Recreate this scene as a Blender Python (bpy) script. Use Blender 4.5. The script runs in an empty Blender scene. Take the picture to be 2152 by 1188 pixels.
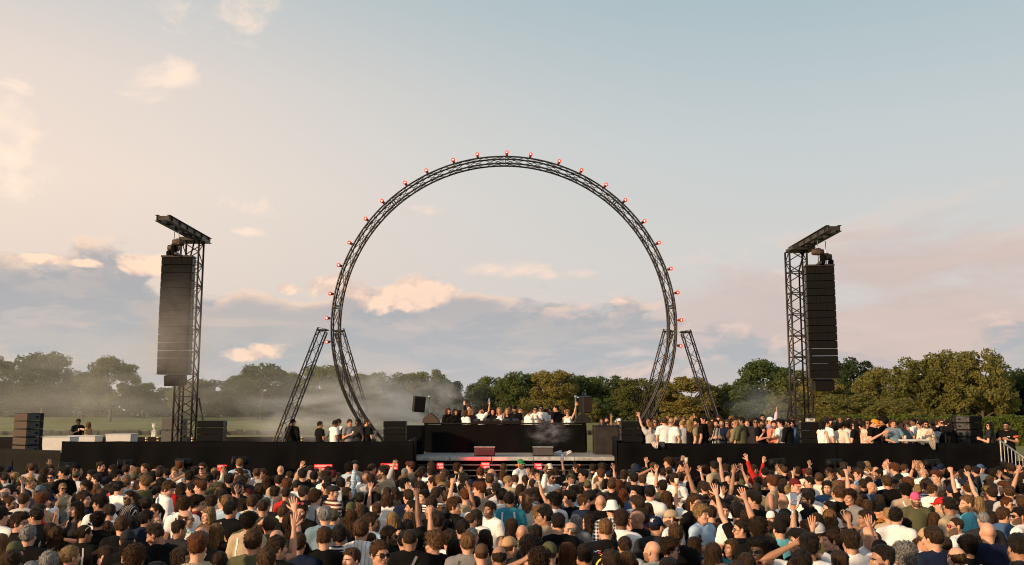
import bpy, math, random
import numpy as np
from mathutils import Vector, Matrix, Euler

SC = bpy.context.scene
COL = SC.collection
R = math.radians

# ------------------------------------------------------------------ camera, sky, sun, exposure
F_PX, W_PX, H_PX, Y_HOR, CAM_H = 2000.0, 2152.0, 1188.0, 862.0, 3.1
PITCH = math.atan((Y_HOR - H_PX / 2) / F_PX)
cam_d = bpy.data.cameras.new('camera')
cam = bpy.data.objects.new('camera', cam_d)
COL.objects.link(cam)
cam.location = (0, 0, CAM_H)
cam.rotation_euler = (R(90) + PITCH, 0, 0)
cam_d.sensor_width = 36.0
cam_d.lens = 36.0 * F_PX / W_PX
cam_d.clip_start = 0.1
cam_d.clip_end = 3000
SC.camera = cam

SUN_AZ = Vector((-0.80, -0.60)).normalized()      # direction towards the sun, seen from above
SUN_EL = R(15)
sun_vec = Vector((SUN_AZ.x * math.cos(SUN_EL), SUN_AZ.y * math.cos(SUN_EL), math.sin(SUN_EL)))
sl = bpy.data.lights.new('sun', 'SUN')
sl.energy = 4.6
sl.angle = R(4)
sl.color = (1.0, 0.68, 0.40)
sun = bpy.data.objects.new('sun', sl)
COL.objects.link(sun)
sun.location = (-30, -20, 30)
sun.rotation_euler = sun_vec.to_track_quat('Z', 'Y').to_euler()

SC.view_settings.view_transform = 'Standard'
SC.view_settings.look = 'None'
SC.view_settings.gamma = 1
SC.view_settings.exposure = 0.3
SC.view_settings.use_curve_mapping = False
try:
    SC.cycles.use_denoising = True
    SC.cycles.denoiser = 'OPENIMAGEDENOISE'
    SC.cycles.max_bounces = 6
    SC.cycles.diffuse_bounces = 3
    SC.cycles.filter_width = 1.05
    SC.cycles.glossy_bounces = 2
    SC.cycles.transparent_max_bounces = 12
    SC.cycles.volume_bounces = 1
    SC.cycles.volume_step_rate = 2.0
    SC.cycles.use_adaptive_sampling = True
    SC.cycles.adaptive_threshold = 0.015
except Exception:
    pass


def lin(r, g, b):
    return tuple(((c / 255.0) / 12.92 if c / 255.0 <= 0.04045 else ((c / 255.0 + 0.055) / 1.055) ** 2.4) for c in (r, g, b)) + (1.0,)


class NT:
    """short-hand for building node trees"""
    def __init__(self, tree):
        self.t = tree
        tree.nodes.clear()

    def n(self, kind, **kw):
        nd = self.t.nodes.new(kind)
        for k, v in kw.items():
            setattr(nd, k, v)
        return nd

    def link(self, a, b):
        self.t.links.new(a, b)

    def put(self, sock, v):
        if hasattr(v, 'is_output'):
            self.link(v, sock)
        else:
            sock.default_value = v

    def math(self, op, a, b=0.0, c=None, clamp=False):
        nd = self.n('ShaderNodeMath', operation=op, use_clamp=clamp)
        self.put(nd.inputs[0], a)
        self.put(nd.inputs[1], b)
        if c is not None:
            self.put(nd.inputs[2], c)
        return nd.outputs[0]

    def vmath(self, op, a, b=(0, 0, 0)):
        nd = self.n('ShaderNodeVectorMath', operation=op)
        self.put(nd.inputs[0], a)
        self.put(nd.inputs[1], b)
        return nd.outputs['Value'] if op in ('DOT_PRODUCT', 'LENGTH') else nd.outputs['Vector']

    def rng(self, v, a, b, c=0.0, d=1.0, smooth=False):
        nd = self.n('ShaderNodeMapRange')
        if smooth:
            nd.interpolation_type = 'SMOOTHSTEP'
        self.put(nd.inputs['Value'], v)
        for k, x in zip(('From Min', 'From Max', 'To Min', 'To Max'), (a, b, c, d)):
            self.put(nd.inputs[k], x)
        return nd.outputs['Result']

    def mix(self, f, a, b, mode='MIX'):
        nd = self.n('ShaderNodeMix', data_type='RGBA', blend_type=mode)
        self.put(nd.inputs[0], f)
        self.put(nd.inputs[6], a)
        self.put(nd.inputs[7], b)
        return nd.outputs[2]

    def ramp(self, v, stops):
        nd = self.n('ShaderNodeValToRGB')
        els = nd.color_ramp.elements
        while len(els) < len(stops):
            els.new(0.5)
        for e, (p, c) in zip(els, stops):
            e.position = p
            e.color = c
        self.put(nd.inputs[0], v)
        return nd.outputs[0]

    def noise(self, vec, scale, detail=4.0, rough=0.5, w=None, dist=0.0):
        nd = self.n('ShaderNodeTexNoise')
        if w is not None:
            nd.noise_dimensions = '4D'
            nd.inputs['W'].default_value = w
        if vec is not None:
            self.link(vec, nd.inputs['Vector'])
        nd.inputs['Scale'].default_value = scale
        nd.inputs['Detail'].default_value = detail
        nd.inputs['Roughness'].default_value = rough
        nd.inputs['Distortion'].default_value = dist
        return nd.outputs['Fac']

    def xyz(self, x, y, z):
        nd = self.n('ShaderNodeCombineXYZ')
        self.put(nd.inputs[0], x)
        self.put(nd.inputs[1], y)
        self.put(nd.inputs[2], z)
        return nd.outputs[0]

    def sep(self, v):
        nd = self.n('ShaderNodeSeparateXYZ')
        self.link(v, nd.inputs[0])
        return nd.outputs


# ---- evening sky: a clear-sky texture graded by height, with cloud banks and wisps
world = bpy.data.worlds.new('World')
SC.world = world
world.use_nodes = True
g = NT(world.node_tree)
tc = g.n('ShaderNodeTexCoord')
dirv = g.vmath('NORMALIZE', tc.outputs['Generated'])
X, Y, Z = g.sep(dirv)
hl = g.math('SQRT', g.math('ADD', g.math('MULTIPLY', X, X), g.math('ADD', g.math('MULTIPLY', Y, Y), 1e-5)))
toward = g.math('DIVIDE', g.math('ADD', g.math('MULTIPLY', X, SUN_AZ.x), g.math('MULTIPLY', Y, SUN_AZ.y)), hl)
zc = g.math('MAXIMUM', Z, 0.0)
warmf = g.rng(toward, -0.84, -0.06, 0.0, 1.0, True)
cool = g.ramp(zc, [(0.0, lin(208, 195, 191)), (0.05, lin(208, 199, 195)), (0.16, lin(205, 203, 200)), (0.27, lin(194, 201, 202)), (0.40, lin(168, 187, 193)), (1.0, lin(110, 142, 168))])
warm = g.ramp(zc, [(0.0, lin(212, 197, 188)), (0.10, lin(226, 208, 195)), (0.22, lin(240, 220, 204)), (0.32, lin(230, 214, 203)), (0.42, lin(196, 198, 198)), (1.0, lin(118, 150, 172))])
base = g.mix(warmf, cool, warm)
nish = g.n('ShaderNodeTexSky')
nish.sky_type = 'NISHITA'
nish.sun_disc = False
nish.sun_elevation = SUN_EL
nish.sun_rotation = math.atan2(SUN_AZ.x, SUN_AZ.y)
nish.air_density = 1.2
nish.dust_density = 2.5
nish_s = g.mix(1.0, nish.outputs[0], (0.08, 0.08, 0.08, 1), 'MULTIPLY')
base = g.mix(0.06, base, nish_s)

# cloud banks: fractal noise stretched along the horizon, brighter on the edges that face the sun
az = g.math('ARCTAN2', X, Y)
def cloud(sx, sz, ox, oz, scale, detail, rough, w, dist=0.35):
    v = g.xyz(g.math('MULTIPLY_ADD', az, sx, ox), 0.0, g.math('MULTIPLY_ADD', Z, sz, oz))
    return g.noise(v, scale, detail, rough, w, dist)
def layer(sky, n, nb, bias, lo, hi, opac, dark, light, litlo=-0.03, lithi=0.09):
    d = g.math('ADD', n, bias)
    m = g.math('MULTIPLY', g.rng(d, lo, hi, 0.0, 1.0, True), opac)
    lit = g.rng(g.math('SUBTRACT', n, nb), litlo, lithi, 0.0, 1.0, True)
    edge = g.rng(d, lo, lo + 0.17, 1.0, 0.12, True)
    return g.mix(m, sky, g.mix(g.math('MULTIPLY', lit, edge), dark, light))
peach = g.mix(warmf, lin(234, 204, 187), lin(254, 218, 188))
# broad soft sheet rising to the right
ns = cloud(0.9, 3.2, 2.0, 0.4, 3.4, 6, 0.60, 1.9, 0.9)
nsb = cloud(0.9, 3.2, 1.985, 0.47, 3.4, 6, 0.60, 1.9, 0.9)
toph = g.math('ADD', g.rng(az, 0.0, 0.42, 0.10, 0.19, True), g.rng(az, -0.05, -0.5, 0.0, 0.04, True))
bias = g.rng(g.math('SUBTRACT', Z, toph), -0.13, 0.09, 0.20, -0.26, True)
dark_s = g.mix(g.rng(az, -0.1, 0.4), lin(194, 187, 187), lin(201, 182, 176))
sky1 = layer(base, ns, nsb, bias, 0.42, 0.62, 0.9, dark_s, g.mix(warmf, lin(236, 209, 193), lin(242, 216, 198)), -0.05, 0.06)
# heaped bank, highest at the left
CW = 5.2
n1 = cloud(1.0, 2.1, 0.0, 0.0, 7.0, 7, 0.56, CW, 0.25)
n1b = cloud(1.0, 2.1, -0.010, 0.034, 7.0, 7, 0.56, CW, 0.25)
top1 = g.math('ADD', g.rng(az, -0.55, -0.22, 0.158, 0.130, True), g.rng(az, 0.0, 0.30, 0.0, -0.045, True))
bias1 = g.math('SUBTRACT', g.rng(g.math('SUBTRACT', Z, top1), -0.07, 0.05, 0.22, -0.20, True), g.rng(Z, 0.045, 0.0, 0.0, 0.10, True))
dark1 = g.ramp(Z, [(0.0, lin(194, 184, 182)), (0.05, lin(172, 176, 180)), (0.12, lin(164, 165, 169)), (0.18, lin(176, 169, 168))])
sky1 = layer(sky1, n1, n1b, bias1, 0.50, 0.575, 0.92, dark1, peach, -0.035, 0.045)
# thin lit bars low down
n3 = cloud(1.2, 7.5, 5.0, 1.0, 5.0, 5, 0.6, 6.1, 0.5)
n3b = cloud(1.2, 7.5, 5.0, 1.06, 5.0, 5, 0.6, 6.1, 0.5)
bias3 = g.math('SUBTRACT', g.rng(Z, 0.08, 0.15, 0.04, -0.3, True), g.rng(Z, 0.03, 0.0, 0.0, 0.2, True))
sky1 = layer(sky1, n3, n3b, bias3, 0.56, 0.74, 0.5, lin(200, 188, 184), peach, -0.05, 0.05)
# single small clouds: a few wisps high on the sun's side, heaped puffs along the bank
def sky_dir(px, py):
    x, y = (px - W_PX / 2) / F_PX, (H_PX / 2 - py) / F_PX
    v = Vector((x, math.cos(PITCH) - y * math.sin(PITCH), math.sin(PITCH) + y * math.cos(PITCH))).normalized()
    return math.atan2(v.x, v.y), v.z
def blobs(items):
    best = None
    for px, py, rx, ry in items:
        a0, z0 = sky_dir(px, py)
        u = g.math('MULTIPLY', g.math('SUBTRACT', az, a0), F_PX / rx)
        w = g.math('MULTIPLY', g.math('SUBTRACT', Z, z0), F_PX / ry)
        gs = g.math('SUBTRACT', 1.0, g.math('MULTIPLY', g.math('ADD', g.math('MULTIPLY', u, u), g.math('MULTIPLY', w, w)), 0.25))
        best = gs if best is None else g.math('MAXIMUM', best, gs)
    return g.math('MAXIMUM', best, -1.0)
n2 = cloud(1.3, 2.2, 4.1, 2.45, 11.0, 7, 0.62, 8.3, 0.6)
bw = blobs([(440, 20, 74, 34), (505, 52, 42, 24), (342, 165, 52, 30), (335, 205, 38, 22), (15, 325, 60, 40), (30, 250, 30, 40), (550, 433, 66, 15), (285, 535, 26, 6), (895, 440, 26, 8), (1062, 562, 70, 13), (1190, 576, 50, 8), (530, 488, 30, 6)])
m2 = g.math('MULTIPLY', g.rng(g.math('ADD', g.math('MULTIPLY', g.math('SUBTRACT', n2, 0.5), 4.2), g.math('MULTIPLY', bw, 0.75)), 0.22, 1.35, 0.0, 0.9, True), g.rng(Z, 0.02, 0.1, 0.0, 1.0, True))
sky2 = g.mix(m2, sky1, g.mix(warmf, lin(240, 212, 194), lin(255, 230, 208)))
bp = blobs([(890, 606, 50, 19), (850, 622, 60, 18), (772, 628, 38, 24), (690, 606, 36, 17), (605, 607, 16, 7), (335, 557, 40, 15), (180, 553, 22, 6), (90, 545, 30, 6), (525, 745, 38, 9), (565, 738, 30, 12), (1300, 635, 16, 6)])
np_ = cloud(1.0, 1.5, 7.0, 3.0, 16.0, 6, 0.58, 2.2, 0.3)
npb = cloud(1.0, 1.5, 6.994, 3.016, 16.0, 6, 0.58, 2.2, 0.3)
mp = g.rng(g.math('ADD', g.math('MULTIPLY', g.math('SUBTRACT', np_, 0.5), 3.6), g.math('MULTIPLY', bp, 0.8)), 0.12, 0.62, 0.0, 0.9, True)
litp = g.rng(g.math('SUBTRACT', np_, npb), -0.10, 0.06, 0.0, 1.0, True)
sky2 = g.mix(mp, sky2, g.mix(litp, lin(216, 190, 178), g.mix(warmf, lin(246, 212, 190), lin(255, 222, 192))))
bg = g.n('ShaderNodeBackground')
g.link(sky2, bg.inputs['Color'])
bg.inputs['Strength'].default_value = 0.895
world.cycles.sampling_method = 'MANUAL'
world.cycles.sample_map_resolution = 256
wo = g.n('ShaderNodeOutputWorld')
g.link(bg.outputs[0], wo.inputs['Surface'])


# ------------------------------------------------------------------ helpers
def at(px, py, depth):
    """the point at a given distance in front of the viewpoint that the photograph shows at (px, py)"""
    x, y = (px - W_PX / 2) / F_PX, (H_PX / 2 - py) / F_PX
    d = Vector((x, math.cos(PITCH) - y * math.sin(PITCH), math.sin(PITCH) + y * math.cos(PITCH)))
    return Vector((0, 0, CAM_H)) + d * (depth / d.y)


def at_height(px, py, z):
    x, y = (px - W_PX / 2) / F_PX, (H_PX / 2 - py) / F_PX
    d = Vector((x, math.cos(PITCH) - y * math.sin(PITCH), math.sin(PITCH) + y * math.cos(PITCH)))
    return Vector((0, 0, CAM_H)) + d * ((z - CAM_H) / d.z)


MATS = {}
def mat(name, col, rough=0.6, var=0.15, scale=8.0, bump=0.0, bscale=40.0, metal=0.0, spec=0.5, sheen=0.0, stretch=(1, 1, 1), emis=None, estr=0.0):
    if name in MATS:
        return MATS[name]
    m = bpy.data.materials.new(name)
    m.use_nodes = True
    g = NT(m.node_tree)
    out = g.n('ShaderNodeOutputMaterial')
    p = g.n('ShaderNodeBsdfPrincipled')
    g.link(p.outputs[0], out.inputs[0])
    tc = g.n('ShaderNodeTexCoord')
    v = g.vmath('MULTIPLY', tc.outputs['Object'], stretch)
    c = tuple(col[:3]) + (1.0,)
    if var > 0:
        n = g.noise(v, scale, 5, 0.6)
        f = g.rng(n, 0.3, 0.7, 0.0, 1.0)
        lo = tuple(x * (1 - var) for x in c[:3]) + (1,)
        hi = tuple(min(1, x * (1 + var)) for x in c[:3]) + (1,)
        g.link(g.mix(f, lo, hi), p.inputs['Base Color'])
        g.link(g.rng(n, 0.3, 0.7, max(0.02, rough - 0.08), min(1, rough + 0.08)), p.inputs['Roughness'])
    else:
        p.inputs['Base Color'].default_value = c
        p.inputs['Roughness'].default_value = rough
    p.inputs['Metallic'].default_value = metal
    p.inputs['Specular IOR Level'].default_value = spec
    if sheen:
        p.inputs['Sheen Weight'].default_value = sheen
    if bump > 0:
        b = g.n('ShaderNodeBump')
        b.inputs['Strength'].default_value = bump
        b.inputs['Distance'].default_value = 0.02
        g.link(g.noise(v, bscale, 4, 0.6), b.inputs['Height'])
        g.link(b.outputs[0], p.inputs['Normal'])
    if emis is not None:
        p.inputs['Emission Color'].default_value = tuple(emis[:3]) + (1,)
        p.inputs['Emission Strength'].default_value = estr
    MATS[name] = m
    return m


class MB:
    """collects boxes, tubes and rings into one mesh"""
    def __init__(self):
        self.v, self.f, self.m, self.s = [], [], [], []

    def add(self, vs, fs, mi=0, smooth=False):
        o = len(self.v)
        self.v.extend(tuple(x) for x in vs)
        self.f.extend(tuple(i + o for i in f) for f in fs)
        self.m.extend([mi] * len(fs))
        self.s.extend([smooth] * len(fs))
        return self

    def box(self, c, s, mi=0, rot=None, bev=0.0):
        c = Vector(c)
        hx, hy, hz = s[0] / 2, s[1] / 2, s[2] / 2
        if bev > 0:
            b = min(bev, hx * .9, hy * .9, hz * .9)
            vs = []
            for sz in (-1, 1):
                for sy in (-1, 1):
                    for sx in (-1, 1):
                        vs += [(sx * hx, sy * (hy - b), sz * (hz - b)), (sx * (hx - b), sy * hy, sz * (hz - b)), (sx * (hx - b), sy * (hy - b), sz * hz)]
            def k(sx, sy, sz, a):
                return (((sz > 0) * 2 + (sy > 0)) * 2 + (sx > 0)) * 3 + a
            fs = []
            for s1 in (-1, 1):
                fs.append([k(s1, -1, -1, 0), k(s1, 1, -1, 0), k(s1, 1, 1, 0), k(s1, -1, 1, 0)][::s1])
                fs.append([k(-1, s1, -1, 1), k(-1, s1, 1, 1), k(1, s1, 1, 1), k(1, s1, -1, 1)][::s1])
                fs.append([k(-1, -1, s1, 2), k(1, -1, s1, 2), k(1, 1, s1, 2), k(-1, 1, s1, 2)][::s1])
                for s2 in (-1, 1):
                    fs.append([k(s1, s2, -1, 0), k(s1, s2, 1, 0), k(s1, s2, 1, 1), k(s1, s2, -1, 1)][::-s1 * s2])
                    fs.append([k(s1, -1, s2, 0), k(s1, 1, s2, 0), k(s1, 1, s2, 2), k(s1, -1, s2, 2)][::s1 * s2])
                    fs.append([k(-1, s1, s2, 1), k(1, s1, s2, 1), k(1, s1, s2, 2), k(-1, s1, s2, 2)][::-s1 * s2])
                    for s3 in (-1, 1):
                        fs.append([k(s1, s2, s3, 0), k(s1, s2, s3, 1), k(s1, s2, s3, 2)][::s1 * s2 * s3])
        else:
            vs = [(x * hx, y * hy, z * hz) for z in (-1, 1) for y in (-1, 1) for x in (-1, 1)]
            fs = [(0, 2, 3, 1), (4, 5, 7, 6), (0, 1, 5, 4), (2, 6, 7, 3), (0, 4, 6, 2), (1, 3, 7, 5)]
        vs = [Vector(v) for v in vs]
        if rot is not None:
            q = rot if isinstance(rot, Matrix) else Euler(rot).to_matrix()
            vs = [q @ v for v in vs]
        return self.add([v + c for v in vs], fs, mi)

    def tube(self, pts, r, n=8, mi=0, caps=True, closed=False):
        pts = [Vector(p) for p in pts]
        rs = r if isinstance(r, (list, tuple)) else [r] * len(pts)
        L = len(pts)
        up = None
        rings = []
        for i, p in enumerate(pts):
            if closed:
                t = pts[(i + 1) % L] - pts[i - 1]
            else:
                t = pts[min(i + 1, L - 1)] - pts[max(i - 1, 0)]
            t.normalize()
            if up is None:
                up = Vector((0, 0, 1)) if abs(t.z) < 0.9 else Vector((0, 1, 0))
            a = t.cross(up).normalized()
            b = a.cross(t).normalized()
            up = b
            rings.append([p + (a * math.cos(2 * math.pi * k / n) + b * math.sin(2 * math.pi * k / n)) * rs[i] for k in range(n)])
        vs = [v for rg in rings for v in rg]
        fs = []
        for i in range(L if closed else L - 1):
            j = (i + 1) % L
            for k in range(n):
                k2 = (k + 1) % n
                fs.append((i * n + k, i * n + k2, j * n + k2, j * n + k))
        if caps and not closed:
            fs.append(tuple(range(n))[::-1])
            fs.append(tuple((L - 1) * n + k for k in range(n)))
        return self.add(vs, fs, mi, True)

    def lathe(self, prof, n=16, mi=0, c=(0, 0, 0), axis=None):
        """prof: (radius, height) pairs"""
        c = Vector(c)
        q = Vector(axis).to_track_quat('Z', 'Y').to_matrix() if axis is not None else Matrix.Identity(3)
        vs, fs = [], []
        for r, h in prof:
            for k in range(n):
                a = 2 * math.pi * k / n
                vs.append(c + q @ Vector((r * math.cos(a), r * math.sin(a), h)))
        for i in range(len(prof) - 1):
            for k in range(n):
                k2 = (k + 1) % n
                fs.append((i * n + k, i * n + k2, (i + 1) * n + k2, (i + 1) * n + k))
        if prof[0][0] > 1e-6:
            fs.append(tuple(range(n))[::-1])
        if prof[-1][0] > 1e-6:
            fs.append(tuple((len(prof) - 1) * n + k for k in range(n)))
        return self.add(vs, fs, mi, True)

    def mesh(self, name, mats):
        me = bpy.data.meshes.new(name)
        me.from_pydata(self.v, [], self.f)
        for m in (mats if isinstance(mats, (list, tuple)) else [mats]):
            me.materials.append(m)
        me.polygons.foreach_set('material_index', self.m)
        me.polygons.foreach_set('use_smooth', self.s)
        me.update()
        return me

    def build(self, name, mats, parent=None, **tags):
        return link(name, self.mesh(name, mats), parent, **tags)


def link(name, data, parent=None, loc=None, rot=None, **tags):
    o = bpy.data.objects.new(name, data)
    COL.objects.link(o)
    if parent is not None:
        o.parent = parent
    if loc is not None:
        o.location = loc
    if rot is not None:
        o.rotation_euler = rot
    for k, v in tags.items():
        if v is not None:
            o[k] = v
    return o


def thing(name, loc, label, category, rot=(0, 0, 0), group=None):
    return link(name, None, None, loc, rot, label=label, category=category, group=group)


def copy_tree(o, parent=None):
    c = o.copy()
    COL.objects.link(c)
    c.parent = parent
    for ch in o.children:
        copy_tree(ch, c)
    return c


def np_mesh(name, V, F4, mats, midx=None, smooth=True):
    """mesh from numpy arrays of vertices and quads (or tris)"""
    me = bpy.data.meshes.new(name)
    me.vertices.add(len(V))
    me.vertices.foreach_set('co', np.asarray(V, np.float32).ravel())
    k = F4.shape[1]
    me.loops.add(F4.size)
    me.loops.foreach_set('vertex_index', F4.astype(np.int32).ravel())
    me.polygons.add(len(F4))
    me.polygons.foreach_set('loop_start', np.arange(0, F4.size, k, dtype=np.int32))
    me.polygons.foreach_set('loop_total', np.full(len(F4), k, np.int32))
    for m in mats:
        me.materials.append(m)
    if midx is not None:
        me.polygons.foreach_set('material_index', np.asarray(midx, np.int32))
    me.polygons.foreach_set('use_smooth', np.full(len(F4), smooth))
    me.update(calc_edges=True)
    me.validate()
    return me
# ------------------------------------------------------------------ materials of the setting and the stage
def grass_mat():
    m = bpy.data.materials.new('grass')
    m.use_nodes = True
    g = NT(m.node_tree)
    out = g.n('ShaderNodeOutputMaterial')
    p = g.n('ShaderNodeBsdfPrincipled')
    g.link(p.outputs[0], out.inputs[0])
    tc = g.n('ShaderNodeTexCoord')
    v = tc.outputs['Object']
    a = g.noise(v, 0.06, 5, 0.6)
    b = g.noise(v, 1.3, 6, 0.7)
    c = g.mix(g.rng(a, 0.35, 0.65), (0.085, 0.105, 0.022, 1), (0.17, 0.17, 0.045, 1))
    c = g.mix(g.rng(b, 0.3, 0.75, 0, 0.55), c, (0.24, 0.21, 0.08, 1))
    g.link(c, p.inputs['Base Color'])
    p.inputs['Roughness'].default_value = 0.9
    p.inputs['Specular IOR Level'].default_value = 0.15
    bp = g.n('ShaderNodeBump')
    bp.inputs['Strength'].default_value = 0.6
    bp.inputs['Distance'].default_value = 0.1
    g.link(b, bp.inputs['Height'])
    g.link(bp.outputs[0], p.inputs['Normal'])
    return m


M_GRASS = grass_mat()
M_CLOTH = mat('black stage cloth', (0.0034, 0.0034, 0.0037), 0.8, 0.4, 2.0, 0.2, 60, spec=0.07)
M_CLOTH2 = mat('faded black cloth', (0.013, 0.012, 0.011), 0.9, 0.35, 3.0, 0.25, 60, spec=0.1)
M_PLY = mat('dark stage ply', (0.03, 0.028, 0.026), 0.75, 0.3, 5.0, 0.2, 30)
M_BLACK = mat('black paint', (0.006, 0.006, 0.006), 0.6, 0.3, 6, 0.15, 80, spec=0.2)
M_CAB = mat('speaker cabinet paint', (0.010, 0.0095, 0.009), 0.6, 0.3, 7, 0.2, 120, spec=0.25)
M_GRILLE = mat('speaker grille', (0.006, 0.006, 0.006), 0.8, 0.3, 9, 0.4, 260, spec=0.12)
M_CABSIDE = mat('speaker side plate', (0.07, 0.07, 0.068), 0.5, 0.25, 9, 0.1, 60, metal=0.3)
M_BROWN = mat('brown speaker paint', (0.050, 0.026, 0.014), 0.6, 0.3, 6, 0.3, 150)
M_GREYCAB = mat('grey subwoofer paint', (0.075, 0.072, 0.07), 0.65, 0.2, 6, 0.2, 150)
M_ALU = mat('dull aluminium', (0.42, 0.41, 0.40), 0.42, 0.2, 12, 0.05, 60, metal=0.85)
M_ALUW = mat('worn aluminium deck edge', (0.50, 0.49, 0.47), 0.55, 0.3, 9, 0.1, 40, metal=0.35)
M_TRUSS = mat('black truss paint', (0.022, 0.019, 0.017), 0.45, 0.3, 5, 0.05, 50, metal=0.3)
M_STEEL = mat('brown tower steel', (0.045, 0.036, 0.030), 0.45, 0.3, 4, 0.1, 60, metal=0.5)
M_WHITE = mat('white lacquer', (0.60, 0.59, 0.57), 0.45, 0.08, 5, 0.02, 30)
M_STONE = mat('pale stone', (0.55, 0.52, 0.47), 0.8, 0.2, 7, 0.3, 50)
M_GOLD = mat('polished brass', (0.75, 0.48, 0.16), 0.22, 0.1, 9, 0, 1, metal=1.0)
M_REDLED = mat('red led panel', (0.3, 0.01, 0.01), 0.4, 0, 1, emis=(1.0, 0.06, 0.045), estr=6)
M_REDRIM = mat('glowing red lens', (0.35, 0.02, 0.015), 0.35, 0, 1, emis=(1.0, 0.12, 0.07), estr=0.9)
M_HOT = mat('white hot lamp bulb', (0.9, 0.8, 0.75), 0.3, 0, 1, emis=(1.0, 0.55, 0.40), estr=2.4)
M_REDHOUSE = mat('red lamp housing', (0.20, 0.022, 0.016), 0.5, 0.25, 15, 0.1, 60)
M_LENS = mat('glass lens', (0.10, 0.11, 0.12), 0.08, 0.1, 8, 0, 1, spec=0.9)
M_ORANGE = mat('orange plastic', (0.75, 0.16, 0.03), 0.5, 0.1, 8)
M_WATER = mat('dark canal edge', (0.035, 0.032, 0.022), 0.8, 0.4, 1.2, 0.4, 5)

# ------------------------------------------------------------------ ground
def ground_z(x, y):
    t = min(1.0, max(0.0, (y - 124.0) / 150.0))
    k = min(1.0, max(0.0, (-x - 30.0) / 40.0))            # the lawn rises only on the left
    return (0.15 + 1.0 * k) * t * t * (3 - 2 * t)


def build_ground():
    ys = [-60, 0, 60, 110, 124] + list(range(132, 290, 8)) + [320, 420, 640, 1200, 2400]
    xs = [-2400, -900, -400, -200, -100, -70, -50, -40, -30, 0, 50, 100, 200, 400, 900, 2400]
    V = [(x, y, ground_z(x, y)) for y in ys for x in xs]
    n = len(xs)
    Fc = [(j * n + i, j * n + i + 1, (j + 1) * n + i + 1, (j + 1) * n + i) for j in range(len(ys) - 1) for i in range(n - 1)]
    MB().add(V, Fc, 0, True).build('ground', M_GRASS, kind='structure')


build_ground()
# dark reed-grown edge of the canal across the lawn on the left
def canal_edge():
    rnd = random.Random(4)
    b = MB()
    x = -95.0
    while x < 30:
        w = rnd.uniform(0.6, 1.3)
        h = rnd.uniform(0.42, 0.66)
        b.box((x + w / 2, 121.5 + rnd.uniform(-0.2, 0.2), h / 2 - 0.1), (w * 1.2, 0.8, h + 0.2), 0, (0, rnd.uniform(-0.05, 0.05), rnd.uniform(-.1, .1)), 0.08)
        x += w
    b.build('canal_bank', M_WATER, kind='structure')


canal_edge()

# ------------------------------------------------------------------ stage walls of black cloth
def cloth_panel(name, parent, p0, p1, z0, z1, m, seed, nx=22, nz=12, amp=0.026, sag=0.012):
    """one hung width of cloth between two points, with its own folds"""
    rnd = random.Random(seed)
    p0, p1 = Vector(p0), Vector(p1)
    u = (p1 - p0)
    L = u.length
    u.normalize()
    nrm = Vector((u.y, -u.x, 0))
    ph = [(rnd.uniform(1.5, 6), rnd.uniform(-2.2, 2.2), rnd.uniform(0, 6.28), rnd.uniform(.3, 1)) for _ in range(6)]
    V, Fc = [], []
    for j in range(nz + 1):
        t = j / nz
        for i in range(nx + 1):
            s = i / nx
            d = sum(a * math.sin(k * s * L * 1.4 + q * (1 - t) * 3 + o) for k, q, o, a in ph) * amp * (0.35 + 0.65 * (1 - t))
            z = z0 + (z1 - z0) * t - (sag * math.sin(s * math.pi) if j == nz else 0)
            p = p0 + u * (s * L) + nrm * (d + 0.03)
            V.append((p.x, p.y, z))
    n = nx + 1
    for j in range(nz):
        for i in range(nx):
            Fc.append((j * n + i, j * n + i + 1, (j + 1) * n + i + 1, (j + 1) * n + i))
    # top hem folded back over the rail
    o = len(V)
    for i in range(n):
        x, y, z = V[nz * n + i]
        V.append((x - nrm.x * 0.12, y - nrm.y * 0.12, z - 0.004))
    for i in range(nx):
        Fc.append((nz * n + i, nz * n + i + 1, o + i + 1, o + i))
    return MB().add(V, Fc, 0, True).build(name, m, parent)


def cloth_wall(label, p0, p1, z1, npan, m, seed, z0=0.0, step=0.0):
    t = thing('cloth_wall', ((p0[0] + p1[0]) / 2, (p0[1] + p1[1]) / 2, 0), label, 'stage wall')
    p0, p1 = Vector((p0[0], p0[1], 0)), Vector((p1[0], p1[1], 0))
    c = t.location
    for k in range(npan):
        a = p0.lerp(p1, k / npan) - c
        b = p0.lerp(p1, (k + 1) / npan) - c
        cloth_panel('cloth_panel', t, a, b, z0, z1 + (random.Random(seed + k).uniform(-1, 1) * step), m, seed + k)
    back = MB()
    u = (p1 - p0).normalized()
    nrm = Vector((-u.y, u.x, 0))
    mid = nrm * 0.16
    back.box((mid.x, mid.y, (z0 + z1) / 2 - 0.03), ((p1 - p0).length, 0.08, z1 - z0 - 0.1), 0, (0, 0, math.atan2(u.y, u.x)))
    back.build('frame', M_BLACK, t)
    return t


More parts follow.
